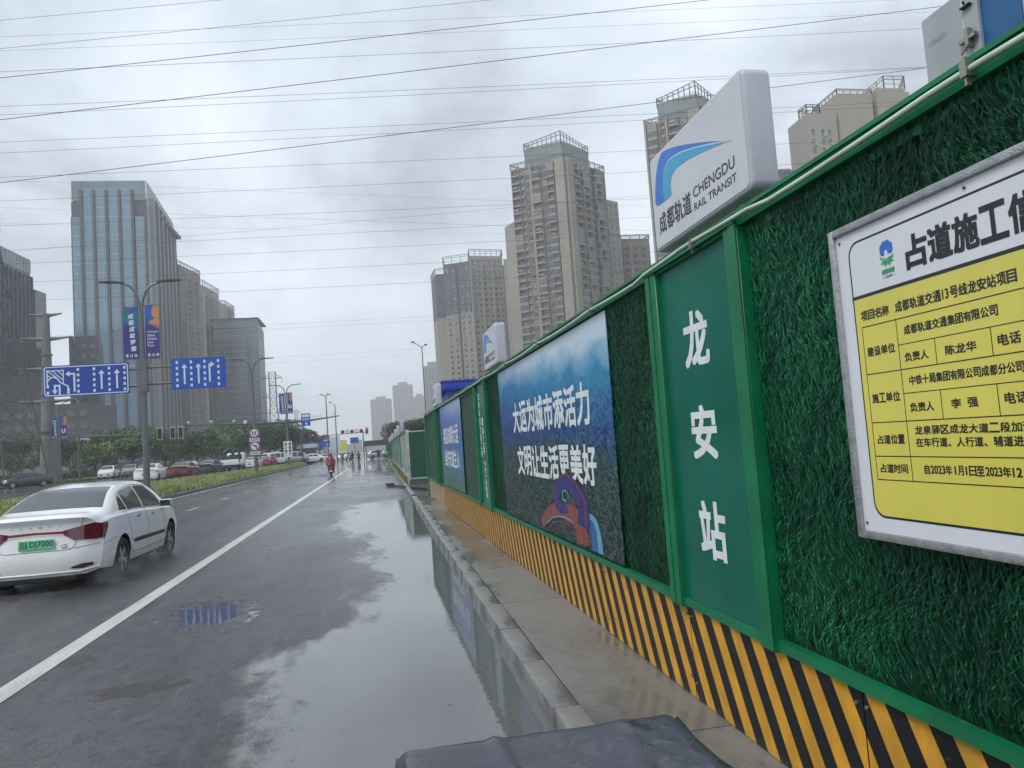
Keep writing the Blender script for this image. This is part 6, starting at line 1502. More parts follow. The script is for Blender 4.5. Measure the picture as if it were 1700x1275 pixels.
def facade(root, P0, P1, z0, fl, nf, cols, mats, individual=True, name='window', skip=.0, rs=None):
    """cols: list of (kind, u0, u1)  kinds: w window, b balcony, e enclosed balcony, p pier, a air conditioner, s flat strip coloured as shade"""
    rs = rs or random.Random(3); M = FM(P0, P1); cache = {}; joint = MB(); rot = M.to_3x3().to_4x4()
    for kind, u0, u1 in cols:
        w_ = u1-u0
        if kind == 'p':
            mb = MB(); MBox(mb, M, u0, u1, z0, z0+fl*nf+.6, 0, 1.0 if w_ < 2.5 else 1.5); mb.build('pier', mats[2], root); continue
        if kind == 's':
            mb = MB(); MBox(mb, M, u0, u1, z0, z0+fl*nf, .0, .06); mb.build('recess_shade', mats[3], root); continue  # flat dark strip on the wall, shade of a set-back bay painted in
        for k in range(nf):
            z = z0+k*fl; kk = kind
            if kind == 'b' and rs.random() < .38: kk = 'e'
            if kind == 'a' : 
                MBox(joint, M, u0+.1, u1-.1, z+.3, z+1.0, .05, .55, 1); MBox(joint, M, u0, u1, z+.1, z+.28, 0, .62, 2); continue
            vr = rs.choice((0, 0, 0, 1, 1, 2, 3, 4)); key = (kk, round(w_, 2), vr)
            has_ac = kk == 'w' and vr in (1, 3)
            if individual:
                if key not in cache:
                    ub = {'w': lambda: unit_window(w_, fl*.52), 'b': lambda: unit_balcony(w_, fl), 'e': lambda: unit_enclosed(w_, fl)}[kk]()
                    if has_ac: ub.box(w_*.55, w_*.55+.85, -.85, -.15, .02, .45, 1)
                    if kk == 'b' and vr in (2, 4): ub.box(.3, w_*.6, 1.4, 2.0, .7, .75, 1); ub.box(w_*.65, w_*.65+.8, .1, .8, .2, .6, 1)
                    cache[key] = ub.mesh('window' if kk == 'w' else 'balcony', [BGV[vr]]+list(mats[1:3]))
                o = ob('window' if kk == 'w' else 'balcony', cache[key], root)
                o.matrix_world = M @ Matrix.Translation((u0, z+(.85 if kk == 'w' else 0), 0))
            else:
                ub = {'w': lambda: unit_window(w_, fl*.52), 'b': lambda: unit_balcony(w_, fl), 'e': lambda: unit_enclosed(w_, fl)}[kk]()
                T_ = M @ Matrix.Translation((u0, z+(.85 if kk == 'w' else 0), 0)); b0 = len(joint.v)
                joint.v.extend([tuple(T_ @ Vector(v)) for v in ub.v]); joint.f.extend([tuple(b0+i for i in f) for f in ub.f]); joint.m.extend(ub.m)
    if joint.v: joint.build(name+'_units', mats[:3], root, kind='stuff')
def bands(root, P0, P1, z0, fl, nf, m_, d=.25, h=.35, name='floor_band', u0=0, u1=None):
    M = FM(P0, P1); mb = MB(); L_ = u1 or flen(P0, P1)
    for k in range(nf+1): MBox(mb, M, u0, L_, z0+k*fl-h/2, z0+k*fl+h/2, 0, d)
    mb.build(name, m_, root, kind='stuff')
def crown(root, poly, z0, h, m_, step=2.6, peak=None, net=None):
    mb = MB(); n = len(poly)
    for i in range(n):
        a, b_ = Vector(poly[i]), Vector(poly[(i+1) % n]); L_ = (b_-a).length; k = max(1, round(L_/step))
        hh = lambda p: h+(peak[1]*max(0, 1-(p-Vector(peak[0])).length/peak[2]) if peak else 0)
        pts = [a+(b_-a)*j/k for j in range(k+1)]
        for p in pts: mb.box(p.x-.14, p.x+.14, p.y-.14, p.y+.14, z0, z0+hh(p))
        for lv in (1.0, .72):
            mb.tube([(p.x, p.y, z0+hh(p)*lv) for p in pts], .15, 4)
        q = [(p.x, p.y, z0+hh(p)*.36) for p in pts]; mb.tube(q, .10, 4)
        for p, p2 in zip(pts, pts[1:]): mb.tube([(p.x, p.y, z0+hh(p)*.72), (p2.x, p2.y, z0+hh(p2))], .07, 3)
    mb.build('roof_frame', m_, root)
WB1 = mat('render_beige', (.32, .28, .23), .85, var=.18, vscale=.05, streak=.35); WB2 = mat('render_brown_grey', (.21, .165, .14), .85, var=.2, vscale=.08, streak=.3)
WB3 = mat('render_pale_tan', (.32, .295, .245), .85, var=.12, vscale=.05, streak=.25); WB4 = mat('tile_purple_grey', (.075, .075, .09), .7, var=.2, vscale=.1)
SHD = mat('recess_shade_dark', (.03, .028, .027), .9); RFR = mat('roof_steel', (.16, .18, .18), .6); NET = mat('roof_screen', (.16, .19, .185), .5, var=.2, vscale=.2)
def D4(A, B, C): return (A[0]+C[0]-B[0], A[1]+C[1]-B[1])
# --- main residential tower on the right
A, B, C = (59.6, 292.0), (78.6, 278.9), (99.7, 294.0); Dd = D4(A, B, C)
TH = thing('apartment_tower', 'tallest brown apartment tower with open roof frame left of the large light box', 'building', (0, 0, 0))
walls('wall', [A, B, C, Dd], 0, 110, WB2, TH)
mt = [BGL, BFR, WB1, SHD]
facade(TH, A, B, 18, 3.05, 30, [('b', .6, 4.1), ('a', 4.3, 5.5), ('w', 5.9, 7.9), ('p', 8.3, 9.1), ('b', 9.3, 12.7), ('w', 13.2, 15.2), ('b', 15.6, 18.6), ('p', 19.3, 23.1)], mt)
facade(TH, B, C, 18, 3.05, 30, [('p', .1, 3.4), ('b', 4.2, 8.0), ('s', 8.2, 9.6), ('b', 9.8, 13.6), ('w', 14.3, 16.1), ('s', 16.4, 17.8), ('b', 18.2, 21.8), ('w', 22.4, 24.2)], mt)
bands(TH, A, B, 18, 3.05, 30, WB1, .2, .3); bands(TH, B, C, 18, 3.05, 30, WB1, .2, .3)
inner = [(66.0, 293.0), (79.2, 283.8), (93.8, 295.4), (80.5, 304)]
walls('roof_block', inner, 110.0, 119.0, NET, TH); crown(TH, inner, 117.5, 3.8, RFR, 2.0, ((79.2, 283.8), 1.8, 14))
crown(TH, [A, B, C, Dd], 110.05, 2.2, RFR, 3.2)
walls('wing', [(99.9, 294.0), (105.5, 297), (99, 309), (93, 306)], 0, 98, WB3, TH)
facade(TH, (99.9, 294.0), (105.5, 297), 18, 3.05, 26, [('w', 1.0, 2.6), ('w', 4.0, 5.4)], mt, False)
walls('wing', [(57.2, 300.6), (59.9, 292.1), (66, 300), (63.0, 309)], 0, 89, WB3, TH)
# slab tower left of it (pale blind gable)
TS = thing('apartment_block', 'pale blank gable wall standing left of the tallest brown apartment tower', 'building', (0, 0, 0))
walls('wall', [(70.2, 379), (77.8, 376.5), (96, 384), (92, 400)], 0, 95, WB3, TS)
# --- grey brown pair further left
G1a, G1b, G1c = (37.9, 437.6), (40.8, 410.5), (52.0, 404.0)
TG = thing('apartment_tower', 'grey and tan twin block apartment tower right of the gap in the skyline', 'building', (0, 0, 0))
gA, gB, gC = (41.8, 408), (55.5, 401.0), (74.3, 404.2)
# rear left wing
walls('wall', [(37.2, 437), (37.9, 418), (44.8, 416), (45, 440)], 0, 72, WB3, TG); walls('upper_wall', [(37.2, 437), (37.9, 418), (44.8, 416), (45, 440)], 72, 97, WB4, TG)
walls('wall', [gA, gB, (60, 425), (45, 430)], 0, 72, WB3, TG); walls('upper_wall', [gA, gB, (60, 425), (45, 430)], 72, 100, WB4, TG)
walls('wall', [gB, gC, (76, 424), (58, 424)], 0, 103, WB1, TG)
facade(TG, gA, gB, 20, 3.0, 26, [('w', 1.0, 2.8), ('w', 4.6, 6.2), ('s', 7.2, 8.4), ('w', 9.2, 10.8), ('w', 12.6, 14.2)], mt)
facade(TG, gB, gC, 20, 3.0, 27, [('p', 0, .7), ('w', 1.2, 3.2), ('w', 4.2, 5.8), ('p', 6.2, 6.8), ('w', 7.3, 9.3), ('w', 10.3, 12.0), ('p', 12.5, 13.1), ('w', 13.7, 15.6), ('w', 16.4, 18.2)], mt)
bands(TG, gB, gC, 20, 3.0, 27, WB1, .2, .35)
crown(TG, [gB, gC, (76, 424), (58, 424)], 103, 3.6, RFR, 3.4); crown(TG, [gA, gB, (60, 425), (45, 430)], 100, 4.2, RFR, 5); crown(TG, [(37.2, 437), (37.9, 418), (44.8, 416), (45, 440)], 97, 3.2, RFR, 5)
walls('rear_wall', [(74.5, 404.5), (79, 406), (82, 422), (76, 424)], 0, 98, WB4, TG)
# --- block right of main tower
TI = thing('apartment_block', 'lower grey apartment slab filling the gap right of the tallest brown tower', 'building', (0, 0, 0))
iA, iB = (98.5, 300.5), (119.5, 300.9)
walls('wall', [iA, iB, (119, 318), (98, 318)], 0, 83, WB2, TI)
facade(TI, iA, iB, 20, 3.0, 20, [('w', .8, 2.8), ('p', 3.6, 4.2), ('w', 5.0, 7.0), ('s', 7.6, 8.8), ('w', 9.4, 11.4), ('p', 12, 12.6), ('w', 13.4, 15.4), ('w', 17, 19.2)], mt, False)
bands(TI, iA, iB, 20, 3.0, 21, WB1, .2, .35); crown(TI, [iA, iB, (119, 318), (98, 318)], 83, 1.8, RFR, 4)
# --- tower behind the large light box
jA, jB, jC = (99.8, 246.8), (115.5, 234.3), (134, 244); jD = D4(jA, jB, jC)
TJ = thing('apartment_tower', 'brown apartment tower with open roof frame rising behind the large light box', 'building', (0, 0, 0))
walls('wall', [jA, jB, jC, jD], 0, 109, WB2, TJ)
facade(TJ, jA, jB, 30, 3.05, 26, [('p', .1, .8), ('e', 1.2, 4.6), ('w', 5.4, 7.2), ('p', 7.8, 8.5), ('b', 8.9, 12.3), ('w', 13.2, 15), ('p', 16, 19.9)], mt)
facade(TJ, jB, jC, 30, 3.05, 26, [('p', .1, 2.6), ('b', 3.6, 7.0), ('w', 8, 9.8), ('b', 11, 14.6), ('w', 16, 18)], mt, False)
bands(TJ, jA, jB, 30, 3.05, 26, WB1, .2, .3)
jin = [(105.2, 246.5), (116, 237.8), (129, 246), (118, 257)]
walls('roof_block', jin, 109, 117, NET, TJ); crown(TJ, jin, 115.5, 3.6, RFR, 2.0, ((116, 237.8), 2.4, 12)); crown(TJ, [jA, jB, jC, jD], 109.05, 2.0, RFR, 3)
# --- pale tower on the right
kA, kB, kC = (142.5, 215.2), (147.6, 208.2), (158.6, 190.6)
TK2 = thing('apartment_tower', 'pale tan stepped apartment tower above the hoarding right of the large light box', 'building', (0, 0, 0))
KT = mat('render_sand', (.32, .285, .22), .85, var=.1, vscale=.05, streak=.2)
walls('wall', [(140.3, 212), (150.9, 212), (152, 224), (141, 224)], 0, 98.5, WB3, TK2)
walls('wall', [(151.5, 211.5), (163.9, 211.5), (165, 225), (152.2, 225)], 0, 105, KT, TK2)
walls('recess_wall', [(163.9, 214), (165.7, 214), (166, 225), (165, 225)], 0, 103, WB2, TK2)
walls('wall', [(165.7, 211.5), (176.4, 211.5), (181, 220), (167, 224)], 0, 107, KT, TK2)
facade(TK2, (140.3, 212), (150.9, 212), 40, 3.0, 18, [('w', 1.2, 2.4), ('w', 4.6, 5.8), ('w', 7.0, 8.2)], mt)
facade(TK2, (176.4, 211.5), (181, 220), 55, 3.0, 17, [('b', .4, 3.8), ('s', 4.2, 5.2), ('b', 5.6, 9.0)], mt)
facade(TK2, (163.9, 214), (165.7, 214), 50, 3.0, 17, [('w', .3, 1.5)], mt)
crown(TK2, [(151.5, 211.5), (163.9, 211.5), (165, 225), (152.2, 225)], 105, 1.5, BFR, 2.4); crown(TK2, [(141, 212.6), (145.6, 212.6), (146, 217), (141, 217)], 98.5, 3.2, RFR, 2.3)
crown(TK2, [(169, 211.7), (176.4, 211.5), (181, 220), (170, 223)], 107, 4.2, KT, 3.7)
TL = thing('apartment_block', 'small grey brown rooftop peeking over the hoarding right of the large light box', 'building', (0, 0, 0))
walls('wall', [(95.6, 159), (101.5, 158.2), (104, 166), (97, 168)], 0, 58.5, WB2, TL); walls('roof_block', [(95.6, 159), (99.5, 158.5), (101, 163), (97, 165)], 58.5, 60.6, WB2, TL)
facade(TL, (95.6, 159), (101.5, 158.2), 46, 3.0, 4, [('w', .6, 1.9), ('w', 2.6, 3.9), ('w', 4.4, 5.6)], mt); crown(TL, [(95.6, 159), (101.5, 158.2), (104, 166), (97, 168)], 58.6, 1.5, RFR, 2)
# --- hazy far towers on the right
HZW = mat('far_render', (.22, .22, .21), .9, var=.15, vscale=.03)
def far_tower(label, x0, x1, y, h, dep=22, n=6, name='apartment_tower'):
    t_ = thing(name, label, 'building', (x0, y, 0)); w_ = x1-x0
    MB().box(0, w_, 0, dep, 0, h).build('wall', HZW, t_); mb = MB()
    for i in range(n+1): u = w_*i/n; mb.box(u-.5, u+.5, -.9, 0, 0, h-2)
    for i in range(5): mb.box(-.9, 0, dep*i/4-.6, dep*i/4+.6, 0, h-2)
    mb.build('pier', WB1, t_, kind='stuff'); mb = MB(); fl = 3.2; k = int(h/fl)
    for j in range(4, k):
        for i in range(n): mb.box(w_*(i+.22)/n, w_*(i+.78)/n, -.25, 0, j*fl+.8, j*fl+2.3)
    mb.build('windows_far', BGL, t_, kind='stuff')
    MB().box(w_*.25, w_*.75, dep*.2, dep*.8, h, h+5).build('roof_block', HZW, t_); return t_
far_tower('leftmost faint tower of the hazy group beyond the street end', -4.5, 33, 1400, 93)
far_tower('tallest faint tower of the hazy group beyond the street end', 36, 70, 1350, 113)
far_tower('faint tower right of the tallest in the hazy group', 74, 98, 1420, 95)
far_tower('hazy tower standing nearest the grey and tan twin block tower', 86, 112, 1210, 108)
far_tower('stepped hazy tower directly left of the grey and tan twin block tower', 61, 80, 884, 95, 18, 5)
T(grid_sheet('far_low_buildings_base', [-400, 400], [2300, 2310], lambda x, y: 0.05, M_SOIL))
mb = MB(); r_ = random.Random(4)
for i in range(60):
    x = -230+i*6.2+r_.random()*4; y = 900+r_.random()*700; h = 6+r_.random()*13; mb.box(x, x+14, y, y+14, 0, h)
T(mb.build('distant_houses', HZW), 'grey mass of low distant buildings fading into the haze along the horizon', 'buildings', kind='stuff')
# --- glass office tower on the left
aA, aB, aC = (-117.4, 330.5), (-88.4, 330.4), (-92.8, 391.5); aD = (-121.5, 391.5)
TA = thing('office_tower', 'tallest blue glass office tower with dark vertical piers on the left', 'building', (0, 0, 0))
GLB = glossy_glass('curtain_glass_blue', (.12, .24, .33), .10, .35, .05); GLD = glossy_glass('curtain_glass_dark', (.05, .07, .085), .12, .4, .08); PIR = mat('stone_pier_dark', (.05, .052, .066), .6, var=.15, vscale=.05); FIN = mat('aluminium_fin', (.40, .41, .42), .4, metal=.4)
walls('wall', [aA, aB, aC, aD], 0, 112, PIR, TA)
MA = FM(aA, aB); LA = flen(aA, aB)
def glass_band(root, M, u0, u1, z0, z1, m_, mw=1.25, fh=3.9, d=.35, mm=None):
    mb = MB(); n = max(1, round((u1-u0)/mw)); k = max(1, round((z1-z0)/fh)); a, b_ = (u1-u0)/n, (z1-z0)/k
    for i in range(n):
        for j in range(k): MBox(mb, M, u0+i*a+.05, u0+(i+1)*a-.05, z0+j*b_+.06, z0+(j+1)*b_-.06, 0, d+random.choice((0, 0, 0, .02)))
    mb.build('glass_panes', m_, root, kind='stuff'); mb = MB()
    for i in range(n+1): MBox(mb, M, u0+i*a-.035, u0+i*a+.035, z0, z1, 0, d+.09)
    for j in range(k+1): MBox(mb, M, u0, u1, z0+j*b_-.09, z0+j*b_+.09, 0, d+.07)
    mb.build('mullions', mm or FIN, root, kind='stuff')
# front: bands (start, width)
us = [0.4, 4.7, 9.4, 14.4, 19.4, 24.6]; we = [2.9, 3.2, 3.4, 3.4, 3.4, 3.2]
for k, (u, w_) in enumerate(zip(us, we)):
    glass_band(TA, MA, u, u+w_, 4, 117 if 0 < k < 5 else 105, GLB)
for u in (3.4, 8.1, 13.0, 18.0, 23.0, 28.0): 
    mb = MB(); MBox(mb, MA, u, u+1.1 if u < 28 else LA, 0, 116.5 if u < 28 else 110, 0, 1.0); mb.build('pier', PIR, TA)
glass_band(TA, MA, 0.3, LA-.2, 112.5, 120.5, mat('crown_glass', (.16, .22, .235), .15, var=.3, vscale=.1), 1.45, 8, .1)
MS2 = FM(aB, aC); LS = flen(aB, aC)
glass_band(TA, MS2, 0.2, 12, 4, 112, GLD, 1.5, 3.9)
glass_band(TA, MS2, 12, LS-.2, 4, 112, GLD, 2.4, 3.9)
for i in range(17):
    u = 9+i*3.12; mb = MB(); MBox(mb, MS2, u, u+.7, 2, 116, 0, 1.5); mb.build('fin', FIN if i % 3 == 0 else PIR, TA)
glass_band(TA, MS2, 0.2, LS-.2, 112.5, 120.5, MATS['crown_glass'], 3.1, 8, .1)
MB().box(aA[0]+.5, aB[0]-.5, 331, 390, 112, 113.5).build('roof', PIR, TA)
walls('side_wing', [(-118.6, 333), (-117.2, 330.9), (-117.2, 380), (-118.6, 380)], 0, 106, PIR, TA)
walls('side_wing', [(-92.6, 392), (-91.0, 392.2), (-92, 410), (-96, 410)], 0, 100, PIR, TA)
mb = MB()
for z, u in ((42, 20), (42, 21.5), (50, 2), (58, 15)): MBox(mb, MA, u, u+1.2, z, z+.8, .45, .9)
mb.build('open_vent', FIN, TA)
# --- residential towers behind it
def slab(label, A, B, C, h, m_, cols0, cols1, z0=8, fl=3.0, cr=None, name='apartment_tower', indiv=False):
    t_ = thing(name, label, 'building', (0, 0, 0)); Dd = D4(A, B, C); walls('wall', [A, B, C, Dd], 0, h, m_, t_)
    nf = int((h-z0)/fl)-1; mm_ = [BGL, BFR, WB3, SHD]
    if cols0: facade(t_, A, B, z0, fl, nf, cols0, mm_, indiv)
    if cols1: facade(t_, B, C, z0, fl, nf, cols1, mm_, indiv)
    bands(t_, B, C, z0, fl, nf, WB1, .2, .4)
    if cr: crown(t_, [A, B, C, Dd], h, cr, RFR, 4)
    return t_
c1 = [('p', 0, .8), ('w', 1.4, 3), ('s', 3.6, 4.6), ('w', 5.2, 6.8), ('p', 7.4, 8.2), ('w', 9, 10.6), ('s', 11.2, 12.2), ('w', 13, 14.6), ('p', 15.4, 16.2), ('w', 17, 18.6), ('w', 20, 21.6), ('p', 22.4, 23.2)]
slab('brownish apartment slab directly right of the blue glass office tower', (-104, 400), (-94.0, 402), (-88.6, 428), 103, WB2, c1[:5], c1, cr=2)
slab('tan apartment tower behind the right hand blue lane sign', (-100, 436), (-90.0, 440), (-86.4, 466), 100, WB1, [('w', .8, 2.4), ('p', 3, 3.6), ('w', 4.4, 6), ('w', 7.6, 9.2)], c1, cr=3)
TP = slab('pale tan apartment pier tower squeezed between the tan tower and the grey glass block', (-88, 470), (-84, 470), (-82, 490), 95, WB3, None, c1[:8], cr=2)
# --- grey glass block
gcA, gcB, gcC = (-84.5, 437), (-61.0, 437), (-62.2, 466)
TC_ = thing('office_block', 'grey glass office block with a thin roof canopy right of the tan towers', 'building', (0, 0, 0)); walls('wall', [gcA, gcB, gcC, (-86, 466)], 0, 78, GLD, TC_)
MG = FM(gcA, gcB); GLG = glossy_glass('curtain_glass_grey', (.10, .125, .13), .16, .4, .06)
glass_band(TC_, MG, 0.1, 23.4, 3, 73.5, GLG, 1.5, 3.6, .3); glass_band(TC_, FM(gcB, gcC), .1, 28.8, 3, 76, GLD, 2.2, 3.6, .3)
glass_band(TC_, MG, .1, 23.4, 75, 79, MATS['crown_glass'], 1.5, 4, .1)
MB().box(-86.5, -60.4, 436.2, 467, 79.2, 79.9).build('roof', PIR, TC_)
MB().box(-83.5, -66.5, 430, 437, 0, 68).build('front_volume', GLG, TC_); glass_band(TC_, FM((-83.5, 430), (-66.5, 430)), .1, 16.9, 3, 67.5, GLD, 1.4, 3.6, .2)
# --- dark block cut by the left edge
TD = thing('office_tower', 'dark glass office tower cut by the left edge of the photo', 'building', (0, 0, 0))
DG = glossy_glass('dark_curtain_glass', (.035, .04, .05), .16, .5, .07)
walls('wall', [(-150, 225), (-110.5, 225), (-108.2, 268), (-148, 268)], 0, 70, DG, TD)
glass_band(TD, FM((-150, 225), (-110.5, 225)), 0, 39.4, 2, 70, DG, 2.6, 3.8, .3, PIR); glass_band(TD, FM((-110.5, 225), (-108.2, 268)), 0, 43, 2, 66, DG, 2.6, 3.8, .3, PIR)
glass_band(TD, FM((-110.5, 225), (-108.2, 268)), 0, 43, 67, 71.5, MATS['crown_glass'], 2.2, 4.5, .2)
for i in range(18): 
    mb = MB(); MBox(mb, FM((-110.5, 225), (-108.2, 268)), .6+i*2.5, .9+i*2.5, 2, 66, .3, .8); mb.build('fin', PIR, TD)
walls('side_wing', [(-112, 269), (-107.2, 269), (-106.6, 276), (-112, 276)], 0, 62, DG, TD)
# --- dark blocks in front of the glass tower
TE = thing('office_block', 'dark purple grey block in front of the foot of the blue glass tower', 'building', (0, 0, 0))
PGRM = mat('cladding_purple_grey', (.055, .055, .065), .6, var=.3, vscale=.1)
walls('wall', [(-95.6, 264), (-86.8, 263.7), (-92.5, 286), (-100, 288)], 0, 45, PGRM, TE)
facade(TE, (-95.6, 264), (-86.8, 263.7), 6, 3.4, 11, [('w', .8, 2.4), ('w', 3.6, 5.2), ('w', 6.4, 8)], [BGL, PIR, PGRM, SHD], False)
for z, u in ((28, 1.5), (28, 6.5), (22, 3), (34, 5)): 
    mb = MB(); MBox(mb, FM((-95.6, 264), (-86.8, 263.7)), u, u+1.5, z, z+.7, .2, .5); mb.build('open_vent', FIN, TE)
TE2 = thing('commercial_block', 'long low dark commercial block with a small white signboard behind the far verge', 'building', (0, 0, 0))
walls('wall', [(-125, 236), (-80, 236), (-80, 258), (-125, 258)], 0, 21, PGRM, TE2); walls('roof_block', [(-106, 240), (-96, 240), (-96, 252), (-106, 252)], 21, 30, PGRM, TE2)
facade(TE2, (-125, 236), (-80, 236), 2, 3.6, 5, [('w', 1+3.4*i, 3.2+3.4*i) for i in range(13)], [BGL, PIR, PGRM, SHD], False)
MB().box(-84.5, -80.5, 235.4, 235.7, 8.0, 11.0).build('signboard', FIN, TE2)
LW = thing('boundary_wall', 'low pale perimeter wall behind the far verge at the left', 'wall', (0, 0, 0)); MB().box(-120, -62, 170, 170.4, 0, 3.0).build('wall', KT, LW); 
for i in range(20): MB().box(-120+i*3, -119.6+i*3, 169.9, 170.0, 0, 3.2).build('pier', WB1, LW)
# ================================================================== TREES
LF = [mat('leaf_dark', (.035, .078, .028), .6, var=.4, vscale=.5), mat('leaf_mid', (.065, .125, .045), .6, var=.4, vscale=.5), mat('leaf_light', (.115, .18, .06), .6, var=.35, vscale=.5)]
LFY = [LF[1], mat('leaf_yellow_green', (.16, .21, .06), .6, var=.3, vscale=.5), LF[2]]; LFD = [mat('leaf_blackish', (.018, .032, .018), .7, var=.4, vscale=.5), mat('leaf_deep', (.03, .05, .025), .7, var=.3), mat('leaf_grey_green', (.045, .062, .036), .7, var=.3)]
BARK = mat('bark', (.06, .05, .04), .9, var=.3, bump=.5)
def tree_meshes(seed, Ht, R, n, mats_, leaf=.34):
    r = np.random.RandomState(seed); tb = MB(); z0 = Ht*.30
    tb.tube([(0, 0, 0), (.1, .05, z0), (.0, .1, Ht*.7)], [.20, .14, .05], 7); cl = []
    for i in range(9):
        a = i*2.4+r.rand(); l = R*(.45+.35*r.rand()); z = z0+(Ht-z0)*(.15+.65*i/9); e_ = (l*math.cos(a), l*math.sin(a), z+.8)
        tb.tube([(0.05, .05, z-.8), (e_[0]*.5, e_[1]*.5, z), e_], [.08, .05, .025], 5)
        cl.append((*e_, R*(.36+.22*r.rand())))
    for i in range(6): cl.append((r.randn()*R*.25, r.randn()*R*.25, Ht*(.62+.3*r.rand()), R*(.3+.2*r.rand())))
    C_ = np.array(cl); idx = r.randint(len(cl), size=n); d = r.randn(n, 3); d /= np.linalg.norm(d, axis=1)[:, None]; rad_ = C_[idx, 3]*(.55+.5*r.rand(n)**.6)
    P = C_[idx, :3]+d*rad_[:, None]*np.array([1, 1, .75]); s = leaf*(.5+r.rand(n))
    a = r.randn(n, 3); a /= np.linalg.norm(a, axis=1)[:, None]; b = np.cross(a, r.randn(n, 3)); b /= np.linalg.norm(b, axis=1)[:, None]
    V = np.stack([P-a*s[:, None]*.5, P+b*s[:, None]*.35, P+a*s[:, None]*.5, P-b*s[:, None]*.35], 1).reshape(-1, 3)
    me = bpy.data.meshes.new('crown'); me.from_pydata(V.tolist(), [], [(4*i, 4*i+1, 4*i+2, 4*i+3) for i in range(n)])
    for m_ in mats_: me.materials.append(m_)
    pr = (idx*7919 % 3); mi = np.where(r.rand(n) < .65, pr, r.randint(3, size=n)).astype(np.int32); me.polygons.foreach_set('material_index', mi); return tb.mesh('trunk', BARK, True), me
TM = {'a': tree_meshes(1, 7.5, 3.6, 5200, LF), 'b': tree_meshes(2, 9, 4.2, 6000, LF), 'y': tree_meshes(3, 6, 3.2, 4200, LFY), 'd': tree_meshes(4, 9.5, 4.4, 6500, LFD)}
def tree(k, x, y, s, rz, label, grp, z=0.0, name='tree'):
    t_ = thing(name, label, 'tree', (x, y, z), rz, grp); t_.scale = (s, s, s); ob('trunk', TM[k][0], t_); ob('crown', TM[k][1], t_); return t_
grp = 'trees lining the far side of the carriageway'
tl = [('y', -40.5, 120, .85, 'small yellow green tree left of the mid signal mast'), ('a', -37.0, 126, 1.0, 'dark green tree right of the yellow green sapling at the verge'), ('b', -34.5, 135, .85, 'broad green tree left of the nearest lamp post'),
      ('y', -35.0, 142, 1.0, 'yellow green tree showing behind the nearest lamp post'), ('a', -30.4, 138, .95, 'green tree directly above the white fastback sedan'), ('y', -29.0, 147, 1.0, 'lighter green tree beneath the signal heads'),
      ('b', -27.6, 154, .85, 'green tree above the dark red sedan'), ('b', -26.5, 158, 1.02, 'tall dense green tree above the dark grey sedan'), ('a', -23.5, 160, 1.15, 'dense green tree above the crane truck'),
      ('b', -22.0, 165, 1.0, 'green tree left of the no turn signpost'), ('d', -19.5, 168, .95, 'dark tree behind the no turn signpost'), ('d', -19.3, 190, .85, 'dark tree above the red car'), ('d', -16.8, 200, .85, 'dark tree above the silver white van'),
      ('a', -16, 226, .9, 'dark tree behind the low kiosk')]
for i, (k, x, y, s, lb) in enumerate(tl): tree(k, x, y, s, i*1.3, lb, grp, z=0.0)
for i in range(12):
    tree('bad'[i % 3], -46-3.6*i-random.random()*3, 145+6*random.random()+i*1.5, .7+.35*random.random(), i*2.1, 'dark green tree, %s from the right in the row before the long low commercial block' % 'first second third fourth fifth sixth seventh eighth ninth tenth eleventh twelfth'.split()[i], 'trees before the low dark blocks')
for i in range(6): tree('abd'[i % 3], -24-i*5.5, 185+random.random()*10, .9, i, 'rear row tree, %s from the right behind the carriageway trees' % 'first second third fourth fifth sixth'.split()[i], 'second row of trees behind the carriageway')
# hedge along the verge
r = np.random.RandomState(8); n = 16000
def hedge(name, x0, x1, y0, y1, z0, z1, n, mats_, seed):
    r = np.random.RandomState(seed); P = np.c_[x0+(x1-x0)*r.rand(n), y0+(y1-y0)*r.rand(n), z0+(z1-z0)*r.rand(n)**.7]; s = .10+.16*r.rand(n)
    a = r.randn(n, 3); b = r.randn(n, 3); a /= np.linalg.norm(a, axis=1)[:, None]; b /= np.linalg.norm(b, axis=1)[:, None]
    V = np.stack([P-a*s[:, None], P+b*s[:, None]*.6, P+a*s[:, None], P-b*s[:, None]*.6], 1).reshape(-1, 3); me = bpy.data.meshes.new(name); me.from_pydata(V.tolist(), [], [(4*i, 4*i+1, 4*i+2, 4*i+3) for i in range(n)])
    for m_ in mats_: me.materials.append(m_)
    me.polygons.foreach_set('material_index', r.randint(len(mats_), size=n).astype(np.int32)); return ob(name, me)
HD = [LF[0], LF[1], LF[1]]
T(hedge('verge_hedge', -46, -42.4, 60, 150, .1, 1.7, 26000, HD, 3), 'clipped dark green hedge along the far verge behind the parked dark sedan', 'hedge', kind='stuff')
T(hedge('shrub_belt', -40, -14, 150, 153, 0, 1.9, 14000, LF, 4), 'low green shrub belt under the trees behind the queueing cars', 'shrubs', kind='stuff')
grp = 'dark trees behind the far hoarding'
for i, (x, y, s, lb) in enumerate([(7.0, 90, .50, 'nearest dark tree behind the far hoarding below the utility pole'), (7.2, 103, .55, 'dark tree just behind the nearest one beyond the hoarding'), (7.4, 118, .60, 'dark tree midway along the far hoarding'), (7.0, 134, .66, 'dark tree beyond the midway tree behind the hoarding'),
                                (6.9, 155, .72, 'small dark tree over the far end of the hoarding'), (6.4, 180, .80, 'dark rounded tree near the end of the far hoarding'), (6.6, 212, .9, 'dark distant tree above the canopy end'), (6.6, 250, 1.0, 'faint distant tree right of the canopy')]):
    tree('d', x, y, s, i*1.7, lb, grp)
